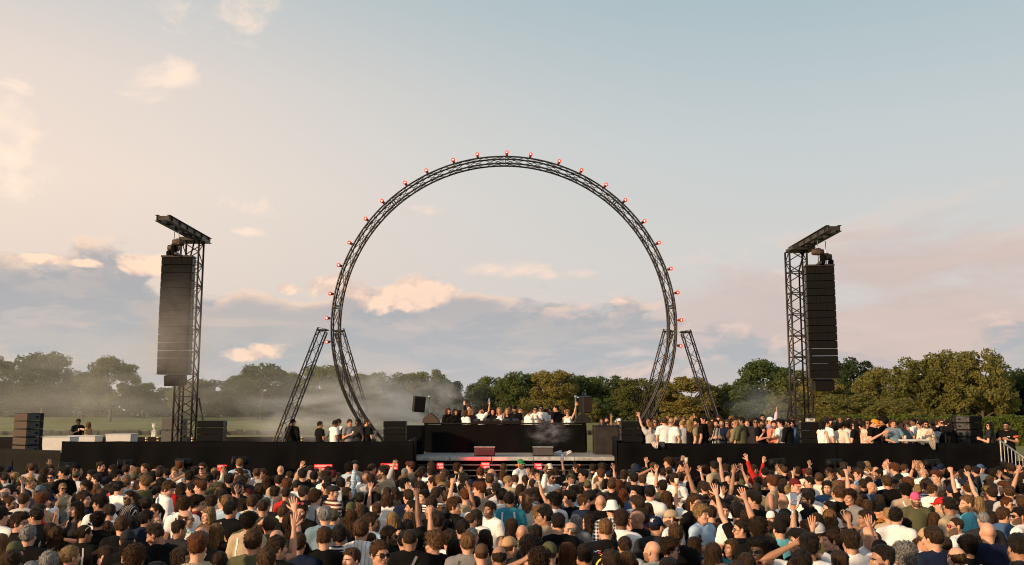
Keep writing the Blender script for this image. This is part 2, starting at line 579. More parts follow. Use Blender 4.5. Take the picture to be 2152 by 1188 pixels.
WALL_Y = 28.5
WZ = at(500, 927.5, WALL_Y).z
xl0, xl1 = at(131, 930, WALL_Y).x, at(868, 930, WALL_Y).x
xr0, xr1 = at(1298, 930, WALL_Y).x, at(2100, 930, WALL_Y).x
cloth_wall('long black cloth wall left of the stage, behind the crowd', (xl0, WALL_Y), (xl1, WALL_Y), WZ, 6, M_CLOTH, 10, step=0.006)
cloth_wall('long black cloth wall right of the stage below the guests', (xr0, WALL_Y), (xr1, WALL_Y), at(1700, 931, WALL_Y).z, 7, M_CLOTH, 30, step=0.006)
pa = at(-60, 940, 33.0)
pb = at(131, 936, 30.5)
cloth_wall('faded black cloth wall at far left below the brown speakers', (pa.x, 33.0), (pb.x, 30.5), 1.84, 2, M_CLOTH2, 50)
cloth_wall('black cloth return at left wall end beside the stage', (xl1, WALL_Y), (xl1 - 0.35, 32.9), WZ + 0.02, 2, M_CLOTH, 60)
cloth_wall('black cloth return at right wall end beside the stage', (xr0 + 0.35, 32.9), (xr0, WALL_Y), WZ + 0.02, 2, M_CLOTH, 70)
pr = at(2100, 955, WALL_Y)
cloth_wall('low black cloth wall under the right hand stair railing', (pr.x, WALL_Y), (pr.x + 3.2, WALL_Y - 0.4), at(2100, 968, WALL_Y).z, 2, M_CLOTH, 80)
qa, qb = at(-80, 918, 44), at(690, 920, 44)
cloth_wall('low black cloth wall along the back of the left platform', (qa.x, 44), (qb.x, 44), at(300, 918, 44).z, 5, M_CLOTH2, 90)

# decks behind the walls
DECK_R, DECK_L, STAGE, REAR = 1.02, 0.86, 1.60, 1.42
def deck(name, x0, x1, y0, y1, z):
    MB().box(((x0 + x1) / 2, (y0 + y1) / 2, z / 2), (x1 - x0, y1 - y0, z), 0).build(name, M_PLY, kind='structure')
deck('guest_deck_right', xr0 + 0.45, 20.0, WALL_Y + 0.35, 37.4, DECK_R)
deck('guest_deck_left', -24.0, -3.75, 33.6, 43.8, DECK_L)
deck('walkway_left', xl0, -3.9, WALL_Y + 0.35, 33.5, DECK_L - 0.01)

# ------------------------------------------------------------------ central stage
STY = 31.4
SX0, SX1 = at(858, 962, STY).x, at(1296, 962, STY).x
def stage():
    t = thing('stage', ((SX0 + SX1) / 2, STY, 0), 'low stage of aluminium edged decks in front of the black booth', 'stage')
    cx = (SX0 + SX1) / 2
    w = SX1 - SX0
    # deck boards side by side
    n = 5
    for k in range(n):
        bw = w / n
        MB().box((-w / 2 + bw * (k + .5), 2.02, STAGE - 0.055), (bw - 0.012, 4.0, 0.1), 0, None, 0.006).build('deck_board', mat('scuffed grey deck', (0.26, 0.24, 0.22), 0.7, 0.3, 4, 0.2, 25), t)
        MB().box((-w / 2 + bw * (k + .5), -0.02, STAGE - 0.07), (bw - 0.02, 0.06, 0.12), 0, None, 0.01).build('edge_beam', M_ALUW, t)
    for k in range(n + 1):
        x = -w / 2 + w * k / n
        MB().tube([(x * 0.995, 0.05, 0), (x * 0.995, 0.05, STAGE - 0.13)], 0.03, 8).box((x * .995, 0.02, STAGE - 0.16), (0.09, 0.08, 0.16), 0, None, .01).build('leg', M_BLACK, t)
    for z, r in ((STAGE - 0.27, 0.028), (STAGE - 0.44, 0.024), (STAGE - 0.62, 0.024)):
        MB().tube([(-w / 2, -0.03, z), (w / 2, -0.03, z)], r, 8).build('rail', M_ALU, t)
    for x in (-1.0, 0.15, 1.1, 2.15):
        MB().box((x, -0.09, STAGE - 0.27), (0.1, 0.05, 0.07), 0, None, .01).build('rail_clamp', M_ORANGE, t)
    MB().box((0, 2.0, (STAGE - 0.12) / 2), (w - 0.3, 3.2, STAGE - 0.13), 0).build('skirt', M_CLOTH, t)
    return t
stage()
deck('stage_rear', SX0 - 0.4, SX1 + 0.4, 35.45, 38.4, REAR)

def booth():
    x0, x1 = at(893, 892, 34.4).x, at(1230, 892, 34.4).x
    zt = at(1060, 890.5, 34.4).z
    t = thing('dj_booth', ((x0 + x1) / 2, 34.8, STAGE), 'wide black cloth fronted disc jockey booth on the stage', 'booth')
    w, h = x1 - x0, zt - STAGE
    for k in range(3):
        cloth_panel('front_cloth', t, (-w / 2 + w * k / 3, -0.4, 0), (-w / 2 + w * (k + 1) / 3, -0.4, 0), 0.02, h - 0.03, M_CLOTH, 200 + k, 16, 8, 0.008, 0.0)
    MB().box((0, 0.05, h / 2 - 0.02), (w - 0.04, 0.8, h - 0.06), 0).build('carcass', M_BLACK, t)
    MB().box((0, 0.02, h), (w + 0.06, 0.98, 0.035), 0, None, 0.008).build('table_top', M_BLACK, t)
    for s in (-1, 1):
        cloth_panel('side_cloth', t, (s * (w / 2 + .01), -0.42 if s > 0 else 0.46, 0), (s * (w / 2 + .01), 0.46 if s > 0 else -0.42, 0), 0.02, h - 0.03, M_CLOTH, 210 + s, 8, 8, 0.006, 0)
    return zt
BOOTH_Z = booth()

def deck_player(px, label, w=0.34):
    p = at(px, 890, 34.65)
    t = thing('disc_player', (p.x, 34.7, BOOTH_Z + 0.018), label, 'disc player', (0, 0, 0), 'players and mixer on the booth')
    MB().box((0, 0, 0.045), (w, 0.36, 0.09), 0, None, 0.01).build('body', M_BLACK, t)
    MB().lathe([(0.1, 0.092), (0.1, 0.102), (0.085, 0.106), (0, 0.106)], 18, 0, (0, 0.03, 0)).build('jog_wheel', M_CABSIDE, t)
    MB().box((0, 0.14, 0.115), (w * .7, 0.03, 0.07), 0, (0.5, 0, 0), 0.006).build('screen', mat('dim screen', (0.02, 0.03, 0.04), 0.2, 0, 1, emis=(0.3, 0.5, 0.8), estr=0.03), t)
for px, lb in ((1002, 'leftmost black disc player on the booth'), (1022, 'second black disc player from left on the booth'), (1043, 'black mixer between the disc players on the booth'), (1064, 'black disc player in front of blonde woman on the booth'), (1084, 'rightmost black disc player on the booth')):
    deck_player(px, lb)

def flank(px0, px1, pyt, Yd, label, m):
    a, b = at(px0, pyt, Yd), at(px1, pyt, Yd)
    t = thing('stage_flank', ((a.x + b.x) / 2, Yd + 0.4, STAGE), label, 'stage block')
    w, h = b.x - a.x, a.z - STAGE
    MB().box((0, 0, h / 2), (w, 0.8, h), 0, None, 0.01).build('body', m, t)
    MB().box((0, 0, h + 0.012), (w + 0.03, 0.83, 0.022), 0, None, .004).build('cap', M_BLACK, t)
    MB().box((0, -0.405, h * .5), (w * .92, 0.012, h * .9), 0, None, 0.004).build('front_panel', m, t)
flank(853, 888, 896, 33.0, 'narrow black block left of the booth', M_CLOTH)
flank(1249, 1300, 896, 33.0, 'dark brown black panel block right of the booth', mat('brown black panel', (0.022, 0.017, 0.014), 0.5, 0.35, 3, 0.1, 20))

# ------------------------------------------------------------------ loudspeakers
def cabinet(parent, c, s, body, grille, side=True, rot=None, style='line'):
    """one cabinet: shell, recessed grille, side plates with handles"""
    w, d, h = s
    o = link('cabinet', MB().box((0, 0, 0), (w, d, h), 0, None, 0.015).mesh('cabinet', body), parent, c, rot)
    gb = MB().box((0, -d / 2 - 0.004, 0), (w * 0.965, 0.012, h * 0.9), 0, None, 0.004)
    gb.build('grille', grille, o)
    for sx in ((-1, 1) if side else ()):
        e = MB()
        e.box((sx * (w / 2 + 0.004), -d * 0.1, 0), (0.012, d * 0.72, h * 0.84), 0, None, 0.003)
        e.box((sx * (w / 2 + 0.012), d * 0.08, 0), (0.012, d * 0.16, h * 0.24), 1, None, 0.003)
        for k in (-1, 1):
            e.box((sx * (w / 2 + 0.012), -d * 0.34, k * h * 0.25), (0.012, 0.03, 0.03), 1)
        e.build('side_plate', [M_CABSIDE if body is not M_BROWN else M_BLACK, M_BLACK], o)
    return o


def stack(px0, px1, pyt, Yd, n, hpx, label, body=None, grille=None, rot=0.0, depth=0.55, floor=None):
    a, b = at(px0, pyt, Yd), at(px1, pyt, Yd)
    w, h = abs(b.x - a.x), hpx / F_PX * Yd
    z0 = a.z - n * h
    t = thing('speaker_stack', ((a.x + b.x) / 2, Yd + depth / 2, z0), label, 'speaker', (0, 0, rot))
    for k in range(n):
        cabinet(t, (0, 0, h * (k + .5)), (w, depth, h * 0.94), body or M_CAB, grille or M_GRILLE)
    for sx in (-1, 1):
        MB().box((sx * w * 0.47, depth * 0.3, n * h / 2), (0.03, 0.04, n * h * .98), 0).build('rigging_bar', M_BLACK, t)
    if floor is not None and z0 > floor + 0.02:
        MB().box((0, 0, (floor - z0) / 2), (w * .96, depth, z0 - floor), 0, None, .01).build('plinth', M_BLACK, t)
    return t


# brown stack at far left, turned so that two sides show
stack(27, 79, 868, 35.0, 5, 16.6, 'tall stack of speakers with brown grilles at far left', M_CAB, M_BROWN, R(-34), 0.62, 0)
stack(340, 381, 879, 39.0, 3, 25.5, 'dark grey stack of cube subwoofers below the left array', M_GREYCAB, M_GREYCAB, 0, 0.8, DECK_L)
stack(414, 468, 884, 30.6, 4, 14.5, 'black speaker stack right of the left tower', None, None, 0, 0.5, DECK_L)
stack(806, 852, 885, 29.4, 4, 14.5, 'black speaker stack at the left edge of the stage', None, None, 0, 0.5, DECK_L)
stack(1305, 1349, 885, 29.4, 4, 14.8, 'black speaker stack at the right edge of the stage', None, None, 0, 0.5, DECK_R)
stack(1682, 1724, 887, 29.4, 3, 17.5, 'black speaker stack among guests below the right tower', None, None, 0, 0.5, DECK_R)
stack(2022, 2062, 874, 30.2, 4, 14.6, 'brown grey speaker stack by the hedge at far right', M_CAB, M_GRILLE, R(28), 0.62, DECK_R)


def wedge(px, py, Yd, z, s, label, flip=1, rz=0.0):
    p = at(px, py, Yd)
    t = thing('wedge_monitor', (p.x, Yd, z), label, 'monitor speaker', (0, 0, rz))
    w = 0.42 * s
    prof = [(-0.34, 0.0), (0.34, 0.0), (0.30, 0.16), (-0.02, 0.42), (-0.30, 0.2)]
    prof = [(x * s * flip, zz * s) for x, zz in prof]
    b = MB()
    n = len(prof)
    V = [(x, -w, zz) for x, zz in prof] + [(x, w, zz) for x, zz in prof]
    b.add(V, [tuple(range(n)), tuple(range(2 * n - 1, n - 1, -1))] + [(i, i + n, (i + 1) % n + n, (i + 1) % n) for i in range(n)])
    b.build('body', M_BROWN if flip > 0 else M_CAB, t)
    x1, z1 = prof[2]
    x2, z2 = prof[3]
    mid = Vector(((x1 + x2) / 2, 0, (z1 + z2) / 2))
    ang = math.atan2(z2 - z1, x2 - x1)
    MB().box(mid + Vector((-math.sin(ang), 0, math.cos(ang))) * (0.006 * (1 if flip < 0 else -1) * -1), (math.hypot(x2 - x1, z2 - z1) * .92, w * 1.85, 0.014), 0, (0, -ang, 0), 0.004).build('grille', M_GRILLE, t)
    return t


wedge(906, 889, 34.6, BOOTH_Z + 0.02, 0.86, 'black wedge monitor leaning on the left end of the booth')
wedge(1224, 889, 34.6, BOOTH_Z + 0.02, 0.86, 'black wedge monitor at the right end of the booth', -1)

def floor_monitor(px0, px1, Yd, label):
    a, b = at(px0, 957, Yd), at(px1, 957, Yd)
    w = b.x - a.x
    t = thing('floor_monitor', ((a.x + b.x) / 2, Yd + 0.2, STAGE), label, 'monitor speaker')
    MB().box((0, 0, 0.14), (w, 0.4, 0.27), 0, None, 0.012).build('body', M_CAB, t)
    MB().box((0, -0.205, 0.135), (w * .95, 0.012, 0.23), 0, None, 0.004).build('grille', mat('monitor grille', (0.06, 0.05, 0.05), 0.6, 0.25, 20, 0.4, 200), t)
    MB().box((0, -0.01, 0.283), (w * 1.01, 0.41, 0.018), 0, None, 0.004).build('top_plate', M_ALUW, t)
floor_monitor(996, 1040, 31.9, 'red lit floor monitor on the front of the stage')
floor_monitor(1120, 1163, 31.9, 'dark floor monitor on the stage left of the white shoes')

def pole_speaker(px0, px1, py0, py1, ppx, Yd, label, rz):
    a, b = at(px0, py0, Yd), at(px1, py1, Yd)
    base = REAR if ppx < 1100 else STAGE
    pp = at(ppx, py0, Yd)
    t = thing('pole_speaker', (pp.x, Yd, base), label, 'speaker')
    cx, cz = (a.x + b.x) / 2 - pp.x, (a.z + b.z) / 2 - base
    w, h = (b.x - a.x) * 0.86, a.z - b.z
    c = cabinet(t, (cx, 0, cz), (w, 0.34, h), M_CAB, M_BROWN if ppx > 1100 else M_GRILLE, False, (R(6), R(4) * (1 if cx < 0 else -1), rz))
    top = a.z - base - 0.03
    MB().tube([(0, 0.1, 0), (0, 0.1, top)], 0.028, 10).tube([(0, 0.1, top), (cx * .5, 0.1, top - 0.02), (cx * 0.8, 0.06, top - .08)], 0.025, 8).lathe([(0.05, top - 0.04), (0.05, top + 0.05), (0.03, top + 0.06)], 10, 0, (0, .1, 0)).build('pole', M_ALU, t)
    MB().lathe([(0.28, 0), (0.28, 0.02), (0.06, 0.04), (0.04, 0.12)], 16, 0, (0, .1, 0)).build('base_plate', M_BLACK, t)
pole_speaker(867, 894, 833, 866, 902, 36.2, 'grey speaker on a pole behind the left end of the booth', R(18))
pole_speaker(1217, 1243, 833, 867, 1210, 36.2, 'brown speaker on a silver pole behind the right end of the booth', R(28))

# ------------------------------------------------------------------ trusses
BRACE = MB().tube([(0, 0, 0), (0, 0, 1)], 1.0, 6).mesh('brace', M_TRUSS)
BRACE_S = MB().tube([(0, 0, 0), (0, 0, 1)], 1.0, 6).mesh('brace', M_STEEL)
def brace(parent, a, b, r, me=None):
    a, b = Vector(a), Vector(b)
    d = b - a
    o = bpy.data.objects.new('brace', me or BRACE)
    COL.objects.link(o)
    o.parent = parent
    o.location = a
    o.rotation_mode = 'QUATERNION'
    o.rotation_quaternion = d.to_track_quat('Z', 'Y')
    o.scale = (r, r, d.length)
    return o


def straight_truss(parent, p0, p1, w, d, bays, side, rc=0.025, rb=0.010, me=None, mm=None):
    """a box truss from p0 to p1; side is the direction of its width"""
    p0, p1 = Vector(p0), Vector(p1)
    ax = (p1 - p0).normalized()
    u = (side - ax * side.dot(ax)).normalized()
    v = ax.cross(u)
    cs = [u * (a * w / 2) + v * (b * d / 2) for a, b in ((-1, -1), (1, -1), (1, 1), (-1, 1))]
    for c in cs:
        MB().tube([p0 + c, p1 + c], rc, 8).build('chord', mm or M_TRUSS, parent)
    for k in range(bays):
        a, b = p0.lerp(p1, k / bays), p0.lerp(p1, (k + 1) / bays)
        for q in range(4):
            c1, c2 = cs[q], cs[(q + 1) % 4]
            if (k + q) % 2:
                c1, c2 = c2, c1
            brace(parent, a + c1, b + c2, rb, me)
            if k == 0 or (me is BRACE_S and k % 2 == 0):
                brace(parent, a + c1, a + c2, rb, me)
    for q in range(4):
        brace(parent, p1 + cs[q], p1 + cs[(q + 1) % 4], rb, me)


RING_Y = 37.0
def ring():
    top, lf, rt = at(1063, 331, RING_Y), at(697.5, 672, RING_Y), at(1421, 690, RING_Y)
    ro = (rt.x - lf.x) / 2
    cx = (rt.x + lf.x) / 2
    czv = top.z - ro
    W, D = 0.30, 0.42
    t = thing('ring_arch', (cx, RING_Y, 0), 'tall circular black truss arch ringed with red lamps above the stage', 'arch')
    a0 = -math.asin(min(1, (czv - 0.12) / (ro - W))) if czv - 0.12 < ro - W else -R(86)
    angs = [a0 + (math.pi - 2 * a0) * k / 120 for k in range(121)]
    def P(a, r, y):
        return Vector((r * math.cos(a), y, czv + r * math.sin(a)))
    for r in (ro - 0.02, ro - W):
        for y in (-D / 2, D / 2):
            MB().tube([P(a, r, y) for a in angs], 0.034, 8).build('chord', M_TRUSS, t)
    n = 48
    rr = (ro - 0.02, ro - W)
    for k in range(n):
        a, b = [a0 + (math.pi - 2 * a0) * q / n for q in (k, k + 1)]
        m = (a + b) / 2
        for y in (-D / 2, D / 2):
            brace(t, P(a, rr[0], y), P(b, rr[1], y), 0.0125)
            brace(t, P(a, rr[1], y), P(b, rr[0], y), 0.0125)
        for r in rr:
            s = 1 if k % 2 else -1
            brace(t, P(a, r, s * D / 2), P(b, r, -s * D / 2), 0.0125)
        if k % 6 == 0:                       # bolted joint between two segments
            for dd in (-0.007, 0.007):
                for y in (-D / 2, D / 2):
                    brace(t, P(a + dd, rr[0], y), P(a + dd, rr[1], y), 0.018)
    for s in (0, 1):
        a = angs[0] if s else angs[-1]
        MB().box((P(a, ro - W / 2, 0).x, 0, 0.02), (0.7, 0.8, 0.04), 0, None, .01).build('base_plate', M_STEEL, t)
    return cx, czv, ro, P
RCX, RCZ, RRO, RP = ring()

def leg(top, low, label, w=0.32, d=0.30):
    a, b = at(*top), at(*low)
    k = (a.z - 0.03) / (a.z - b.z)
    base = a + (b - a) * k
    t = thing('arch_leg', base, label, 'truss leg')
    straight_truss(t, a - base, Vector((0, 0, 0)), w, d, 18, Vector((1, 0, 0)), 0.025, 0.0105)
    MB().box((0, 0, 0.015), (0.6, 0.6, 0.03), 0, None, .008).build('base_plate', M_STEEL, t)
    MB().box(a - base, (0.42, 0.36, 0.05), 0, None, .01).build('head_plate', M_STEEL, t)
    return t
leg((678, 694, 36.3), (604, 885, 34.8), 'black truss leg splayed outwards left of the ring arch')
leg((713, 696, 37.7), (768, 880, 39.8), 'black truss leg crossing behind the left foot of the ring')
leg((1441, 698, 36.3), (1497, 872, 35.4), 'black truss leg splayed outwards right of the ring arch')
leg((1404, 697, 37.7), (1362, 852, 39.8), 'black truss leg crossing behind the right foot of the ring')

LAMPS = [(687, 719), (687, 669), (693, 617), (711, 557), (732, 509), (766, 458), (801, 421), (850, 383), (895, 357), (952, 336), (1003, 325), (1065, 321), (1115, 326), (1175, 340), (1222, 358), (1274, 388), (1313, 422), (1353, 466), (1383, 511), (1409, 565), (1424, 615), (1430, 673), (1429, 727)]
def ring_lamps():
    me_b = MB().box((0, 0, 0.02), (0.05, 0.09, 0.05), 0, None, .008).tube([(0, 0, 0.03), (0, 0, 0.1)], 0.014, 6).mesh('bracket', M_BLACK)
    me_h = MB().lathe([(0.05, 0.075), (0.066, 0.08), (0.066, 0.18), (0.085, 0.2)], 12).mesh('housing', M_REDHOUSE)
    me_r = MB().lathe([(0.040, 0.0), (0.112, 0.0), (0.118, 0.03), (0.11, 0.07), (0.06, 0.11), (0, 0.12)], 16, 0, (0, 0.0, 0.27), (0, 1, 0)).mesh('lens_rim', M_REDRIM)
    me_l = MB().lathe([(0, -0.012), (0.025, -0.008), (0.040, 0.006), (0.041, 0.03)], 16, 0, (0, 0, 0.27), (0, 1, 0)).mesh('bulb', M_HOT)
    n = len(LAMPS)
    words = ['first', 'second', 'third', 'fourth', 'fifth', 'sixth', 'seventh', 'eighth', 'ninth', 'tenth', 'eleventh']
    for i, (px, py) in enumerate(LAMPS):
        p = at(px, py, RING_Y) - Vector((RCX, RING_Y, RCZ))
        a = math.atan2(p.z, p.x)
        base = RP(a, RRO + 0.012, 0) + Vector((RCX, RING_Y, 0))
        if i == 11:
            lb = 'glowing red lamp at the very top of the ring arch'
        elif i < 11:
            lb = 'glowing red lamp on the ring, %s from the bottom on the left side' % words[i]
        else:
            lb = 'glowing red lamp on the ring, %s from the bottom on the right side' % words[n - 1 - i]
        t = thing('ring_lamp', base, lb, 'lamp', (0, math.pi / 2 - a, 0), 'red lamps around the ring arch')
        t.scale = (0.74, 0.74, 0.74)
        for nm, me in (('bracket', me_b), ('housing', me_h), ('lens_rim', me_r), ('bulb', me_l)):
            link(nm, me, t)
ring_lamps()


# ------------------------------------------------------------------ loudspeaker towers with cantilever beams
def tower(X0, X1, ax, side, beam_top, word, arr_top, arr_bot, w, toe):
    Yt, S = 38.0, 0.6
    xc = (X0 + X1) / 2
    zt = beam_top - 0.24
    t = thing('speaker_tower', (xc, Yt + S / 2, 0), 'tall dark steel lattice tower with twin cantilever beams, %s of the ring' % word, 'tower')
    straight_truss(t, (0, 0, 0.05), (0, 0, zt - 0.12), X1 - X0, S, 22, Vector((1, 0, 0)), 0.042, 0.022, BRACE_S, M_STEEL)
    MB().box((0, 0, 0.025), (1.4, 1.4, 0.05), 0, None, .01).build('base_plate', M_STEEL, t)
    MB().box((ax * .55 - xc * .55, -0.1, zt - 0.06), (0.95, 0.9, 0.14), 0, None, .01).build('head_frame', M_STEEL, t)
    bx = ax - xc
    for s in (-1, 1):                               # two I-beams
        b = MB()
        L, yc = 4.9, -1.35
        x = bx + s * 0.22
        b.box((x, yc, zt + 0.12), (0.018, L, 0.20), 0)
        b.box((x, yc, zt + 0.225), (0.13, L, 0.018), 0)
        b.box((x, yc, zt + 0.01), (0.13, L, 0.018), 0)
        for k in range(6):
            b.box((x, yc - L / 2 + 0.3 + k * 0.86, zt + 0.12), (0.12, 0.015, 0.18), 0)
        b.build('beam', M_STEEL, t)
    for k in range(5):
        MB().box((bx, -3.6 + k * 1.05, zt + 0.12), (0.40, 0.08, 0.08), 0).build('cross_member', M_STEEL, t)
    MB().box((bx, -3.76, zt + 0.12), (0.41, 0.012, 0.16), 0).build('end_plate', M_STEEL, t)
    # guy strut behind
    MB().tube([(bx * 0.2 - side * 0.3, 0.6, 3.6), (-side * 1.0, 0.9, 0.05)], 0.04, 8).build('strut', M_STEEL, t)
    MB().tube([(bx, -0.2, zt - 0.1), (0.12 * side, 0.05, zt - 0.9), (0.1 * side, 0.0, zt * .5), (0.14 * side, 0.05, 0.1)], 0.035, 8).build('cable_bundle', M_BLACK, t)
    # the hanging array
    Ya = 36.4
    n = 15
    h = (arr_top - arr_bot) / n
    a = thing('line_array', (ax, Ya, arr_bot), 'long hanging column of black loudspeakers on the %s tower' % word, 'speaker', (0, 0, toe))
    H = n * h
    me_c = MB().box((0, 0, 0), (w, 0.46, h * 0.955), 0, None, 0.012).mesh('cabinet', M_CAB)
    me_g = MB().box((0, -0.236, 0), (w * 0.32, 0.014, h * 0.9), 0, None, .004).box((w * .327, -0.234, 0), (w * 0.322, 0.014, h * 0.9), 0, None, .004).box((-w * .327, -0.234, 0), (w * 0.322, 0.014, h * 0.9), 0, None, .004).mesh('grille', M_GRILLE)
    sp = MB()
    sp.box((0, 0, 0), (0.014, 0.4, h * 0.8), 0, None, .003)
    for k in (-1, 0, 1):
        sp.box((0, -0.17, k * h * .24), (0.02, 0.035, 0.03), 1)
    sp.box((0, 0.06, 0), (0.02, 0.1, 0.06), 1)
    me_s = sp.mesh('side_plate', [M_CABSIDE, M_BLACK])
    for k in range(n):
        tilt = R(0.6) * max(0, 8 - k)
        c = link('cabinet', me_c, a, (0, 0.045 * max(0, 7 - k) ** 1.3 * 0.12, h * (k + .5)), (tilt, 0, 0))
        link('grille', me_g, c)
        for s in (-1, 1):
            link('side_plate', me_s, c, (s * (w / 2 + 0.004), 0.02, 0))
    MB().box((0, 0, H + 0.04), (w * 1.04, 0.5, 0.07), 0, None, .01).box((0, 0.05, H + .12), (0.1, 0.9, 0.09), 0).build('bumper_frame', M_STEEL, a)
    sc = link('cabinet', MB().box((0, 0, 0), (0.72, 0.5, 0.40), 0, None, 0.02).mesh('cabinet', M_CAB), a, (0.02, 0.2, -0.25), (R(7), 0, 0), label='narrow cabinet under the column')
    MB().box((0, -0.255, 0), (0.68, 0.014, 0.35), 0, None, .004).build('grille', M_GRILLE, sc)
    MB().box((0, 0.02, -0.02), (w * 1.02, 0.5, 0.03), 0, None, .006).build('bottom_frame', M_STEEL, a)
    gap = zt - arr_top
    for k, (hx, hy) in enumerate(((-side * 0.05, -0.25), (side * 0.34, 0.35))):
        zz = H + gap * (0.52 if k == 0 else 0.42)
        hb = MB().lathe([(0.06, -0.24), (0.12, -0.22), (0.13, 0), (0.12, 0.2), (0.07, 0.22)], 12, 0, (hx, hy, zz), (1, 0.2, 0))
        hb.box((hx, hy, zz + 0.02), (0.2, 0.24, 0.26), 0, None, .03)
        hb.build('chain_hoist', M_BROWN, a)
        MB().tube([(hx, hy, H + 0.12), (hx, hy, H + gap + 0.02)], 0.016, 6).build('chain', M_ALU, a)
        MB().box((hx + side * 0.16, hy, zz - 0.30), (0.2, 0.22, 0.4), 0, (0, side * .1, 0), .05).build('chain_bag', M_CLOTH, a)


zL = at(380, 478, 36.0).z
tower(-13.40, -12.68, -12.90, -1, at(435, 503, 39.5).z + 0.02, 'left', at(372, 541, 36.2).z, at(372, 785, 36.2).z, 1.17, 0.0)
tower(11.22, 11.92, 11.87, 1, at(1655, 522, 39.5).z + 0.02, 'right', at(1722, 560, 36.2).z, at(1722, 795, 36.2).z, 1.05, R(-9))

# ------------------------------------------------------------------ pit: barrier, drum lights, red floodlights
def barrier():
    for k in range(18):
        x = -15.6 + k * 1.75
        c = 'black steel crowd barrier panel in the pit, number %d from the left' % (k + 1)
        words = ['first', 'second', 'third', 'fourth', 'fifth', 'sixth', 'seventh', 'eighth', 'ninth', 'tenth', 'eleventh', 'twelfth', 'thirteenth', 'fourteenth', 'fifteenth', 'sixteenth', 'seventeenth', 'eighteenth']
        t = thing('crowd_barrier', (x, 26.3, 0), 'black steel pit barrier, %s from the left behind the crowd' % words[k], 'barrier', (0, 0, 0), 'pit barriers in front of the stage')
        MB().box((0, 0, 0.6), (1.7, 0.02, 1.1), 0).build('panel', M_BLACK, t)
        MB().tube([(-0.86, 0, 1.18), (0.86, 0, 1.18)], 0.025, 8).build('top_rail', M_BLACK, t)
        for s in (-1, 1):
            MB().tube([(s * .84, 0, 0), (s * .84, 0, 1.18)], 0.022, 6).tube([(s * .84, 0.03, 1.1), (s * .84, 0.55, 0.0)], 0.02, 6).build('upright', M_BLACK, t)
barrier()

DRUMS = [(143, 980), (266, 975), (388, 972), (506, 969), (1632, 972), (1752, 973), (1956, 974), (1420, 970)]
def drums():
    tb = MB().lathe([(0.05, -0.22), (0.10, -0.21), (0.115, -0.12), (0.12, 0.14), (0.135, 0.2), (0.135, 0.23)], 16, 0, (0, 0, 0), (-1, -0.25, 0)).mesh('drum', M_BLACK)
    tl = MB().lathe([(0.12, 0.232), (0.1, 0.24), (0, 0.255)], 16, 0, (0, 0, 0), (-1, -0.25, 0)).mesh('lens', M_LENS)
    ty = MB().box((0, 0, -0.2), (0.3, 0.12, 0.03), 0).box((0, 0.14, -0.05), (0.06, 0.02, 0.3), 0).box((0, -0.14, -0.05), (0.06, 0.02, 0.3), 0).box((0, 0, -0.32), (0.3, 0.3, 0.2), 0, None, .03).mesh('yoke', M_BLACK)
    wd = ['leftmost', 'second from left', 'third from left', 'fourth from left', 'third from right', 'second from right', 'rightmost', 'just right of the stage']
    for (px, py), w in zip(DRUMS, wd):
        p = at(px, py, 27.6)
        t = thing('drum_light', (p.x, 27.6, 0), 'black drum shaped stage light low against the cloth wall, %s' % w, 'stage light', (0, 0, 0 if px < 1300 else math.pi * .98), 'drum lights along the cloth wall')
        link('drum', tb, t, (0, 0, p.z), (R(4), 0, 0))
        link('lens', tl, t, (0, 0, p.z), (R(4), 0, 0))
        link('yoke', ty, t, (0, 0, p.z))
        MB().tube([(0, 0, 0.03), (0, 0, p.z - 0.4)], 0.035, 8).box((0, 0, 0.02), (0.5, 0.5, 0.03), 0).build('stand', M_BLACK, t)
drums()

REDS = [(679, 983, 0.46, 'wide one at left'), (818, 981, 0.44, 'one left of the stage steps'), (466, 984, 0.22, 'dim one far left'), (1020, 979, 0.20, 'one below the red monitor'), (1131, 981, 0.17, 'one below the dark monitor'), (925, 980, 0.14, 'small one under the stage left')]
def reds():
    for px, py, w, wd in REDS:
        p = at(px, py, 27.0)
        t = thing('red_floodlight', (p.x, 27.0, 0), 'glowing red floodlight bar in the pit, %s' % wd, 'floodlight', (0, 0, 0), 'red floodlights in the pit')
        MB().box((0, 0.05, p.z), (w + 0.05, 0.08, 0.2), 0, None, .01).build('housing', M_BLACK, t)
        MB().box((0, 0.0, p.z + 0.045), (w, 0.03, 0.05), 0, None, .01).box((0.03, 0.0, p.z - 0.035), (w * .8, 0.03, 0.05), 0, None, .01).build('led_panel', M_REDLED, t)
        MB().box((0, 0.01, p.z + 0.005), (w + 0.045, 0.02, 0.165), 0, None, .008).build('glow_frame', mat('red glow frame', (0.3, 0.01, 0.01), 0.4, 0, 1, emis=(1.0, 0.02, 0.015), estr=1.1), t)  # emissive frame added to imitate the red glow around the LED bars
        MB().tube([(0, 0.05, 0.02), (0, 0.05, p.z - 0.1)], 0.025, 8).box((0, .05, .015), (0.4, 0.4, 0.03), 0).build('stand', M_BLACK, t)
        if w > 0.18:
            l = bpy.data.lights.new('red_flood', 'SPOT')
            l.energy = 25 if px != 1020 else 800
            l.color = (1.0, 0.06, 0.04)
            l.spot_size = R(80)
            l.spot_blend = 0.8
            l.shadow_soft_size = 0.15
            o = bpy.data.objects.new('red_flood', l)
            COL.objects.link(o)
            o.parent = t
            o.location = (0, -0.06, p.z)
            if px == 1020:
                o.location = (0, 0.16, p.z + 0.12)
                d = at(1018, 948, 31.8) - Vector((p.x, 27.16, p.z + .12))
                l.spot_size = R(24)
            else:
                d = Vector((0, -1, 0.4))
            o.rotation_euler = (-d).to_track_quat('Z', 'Y').to_euler()
reds()

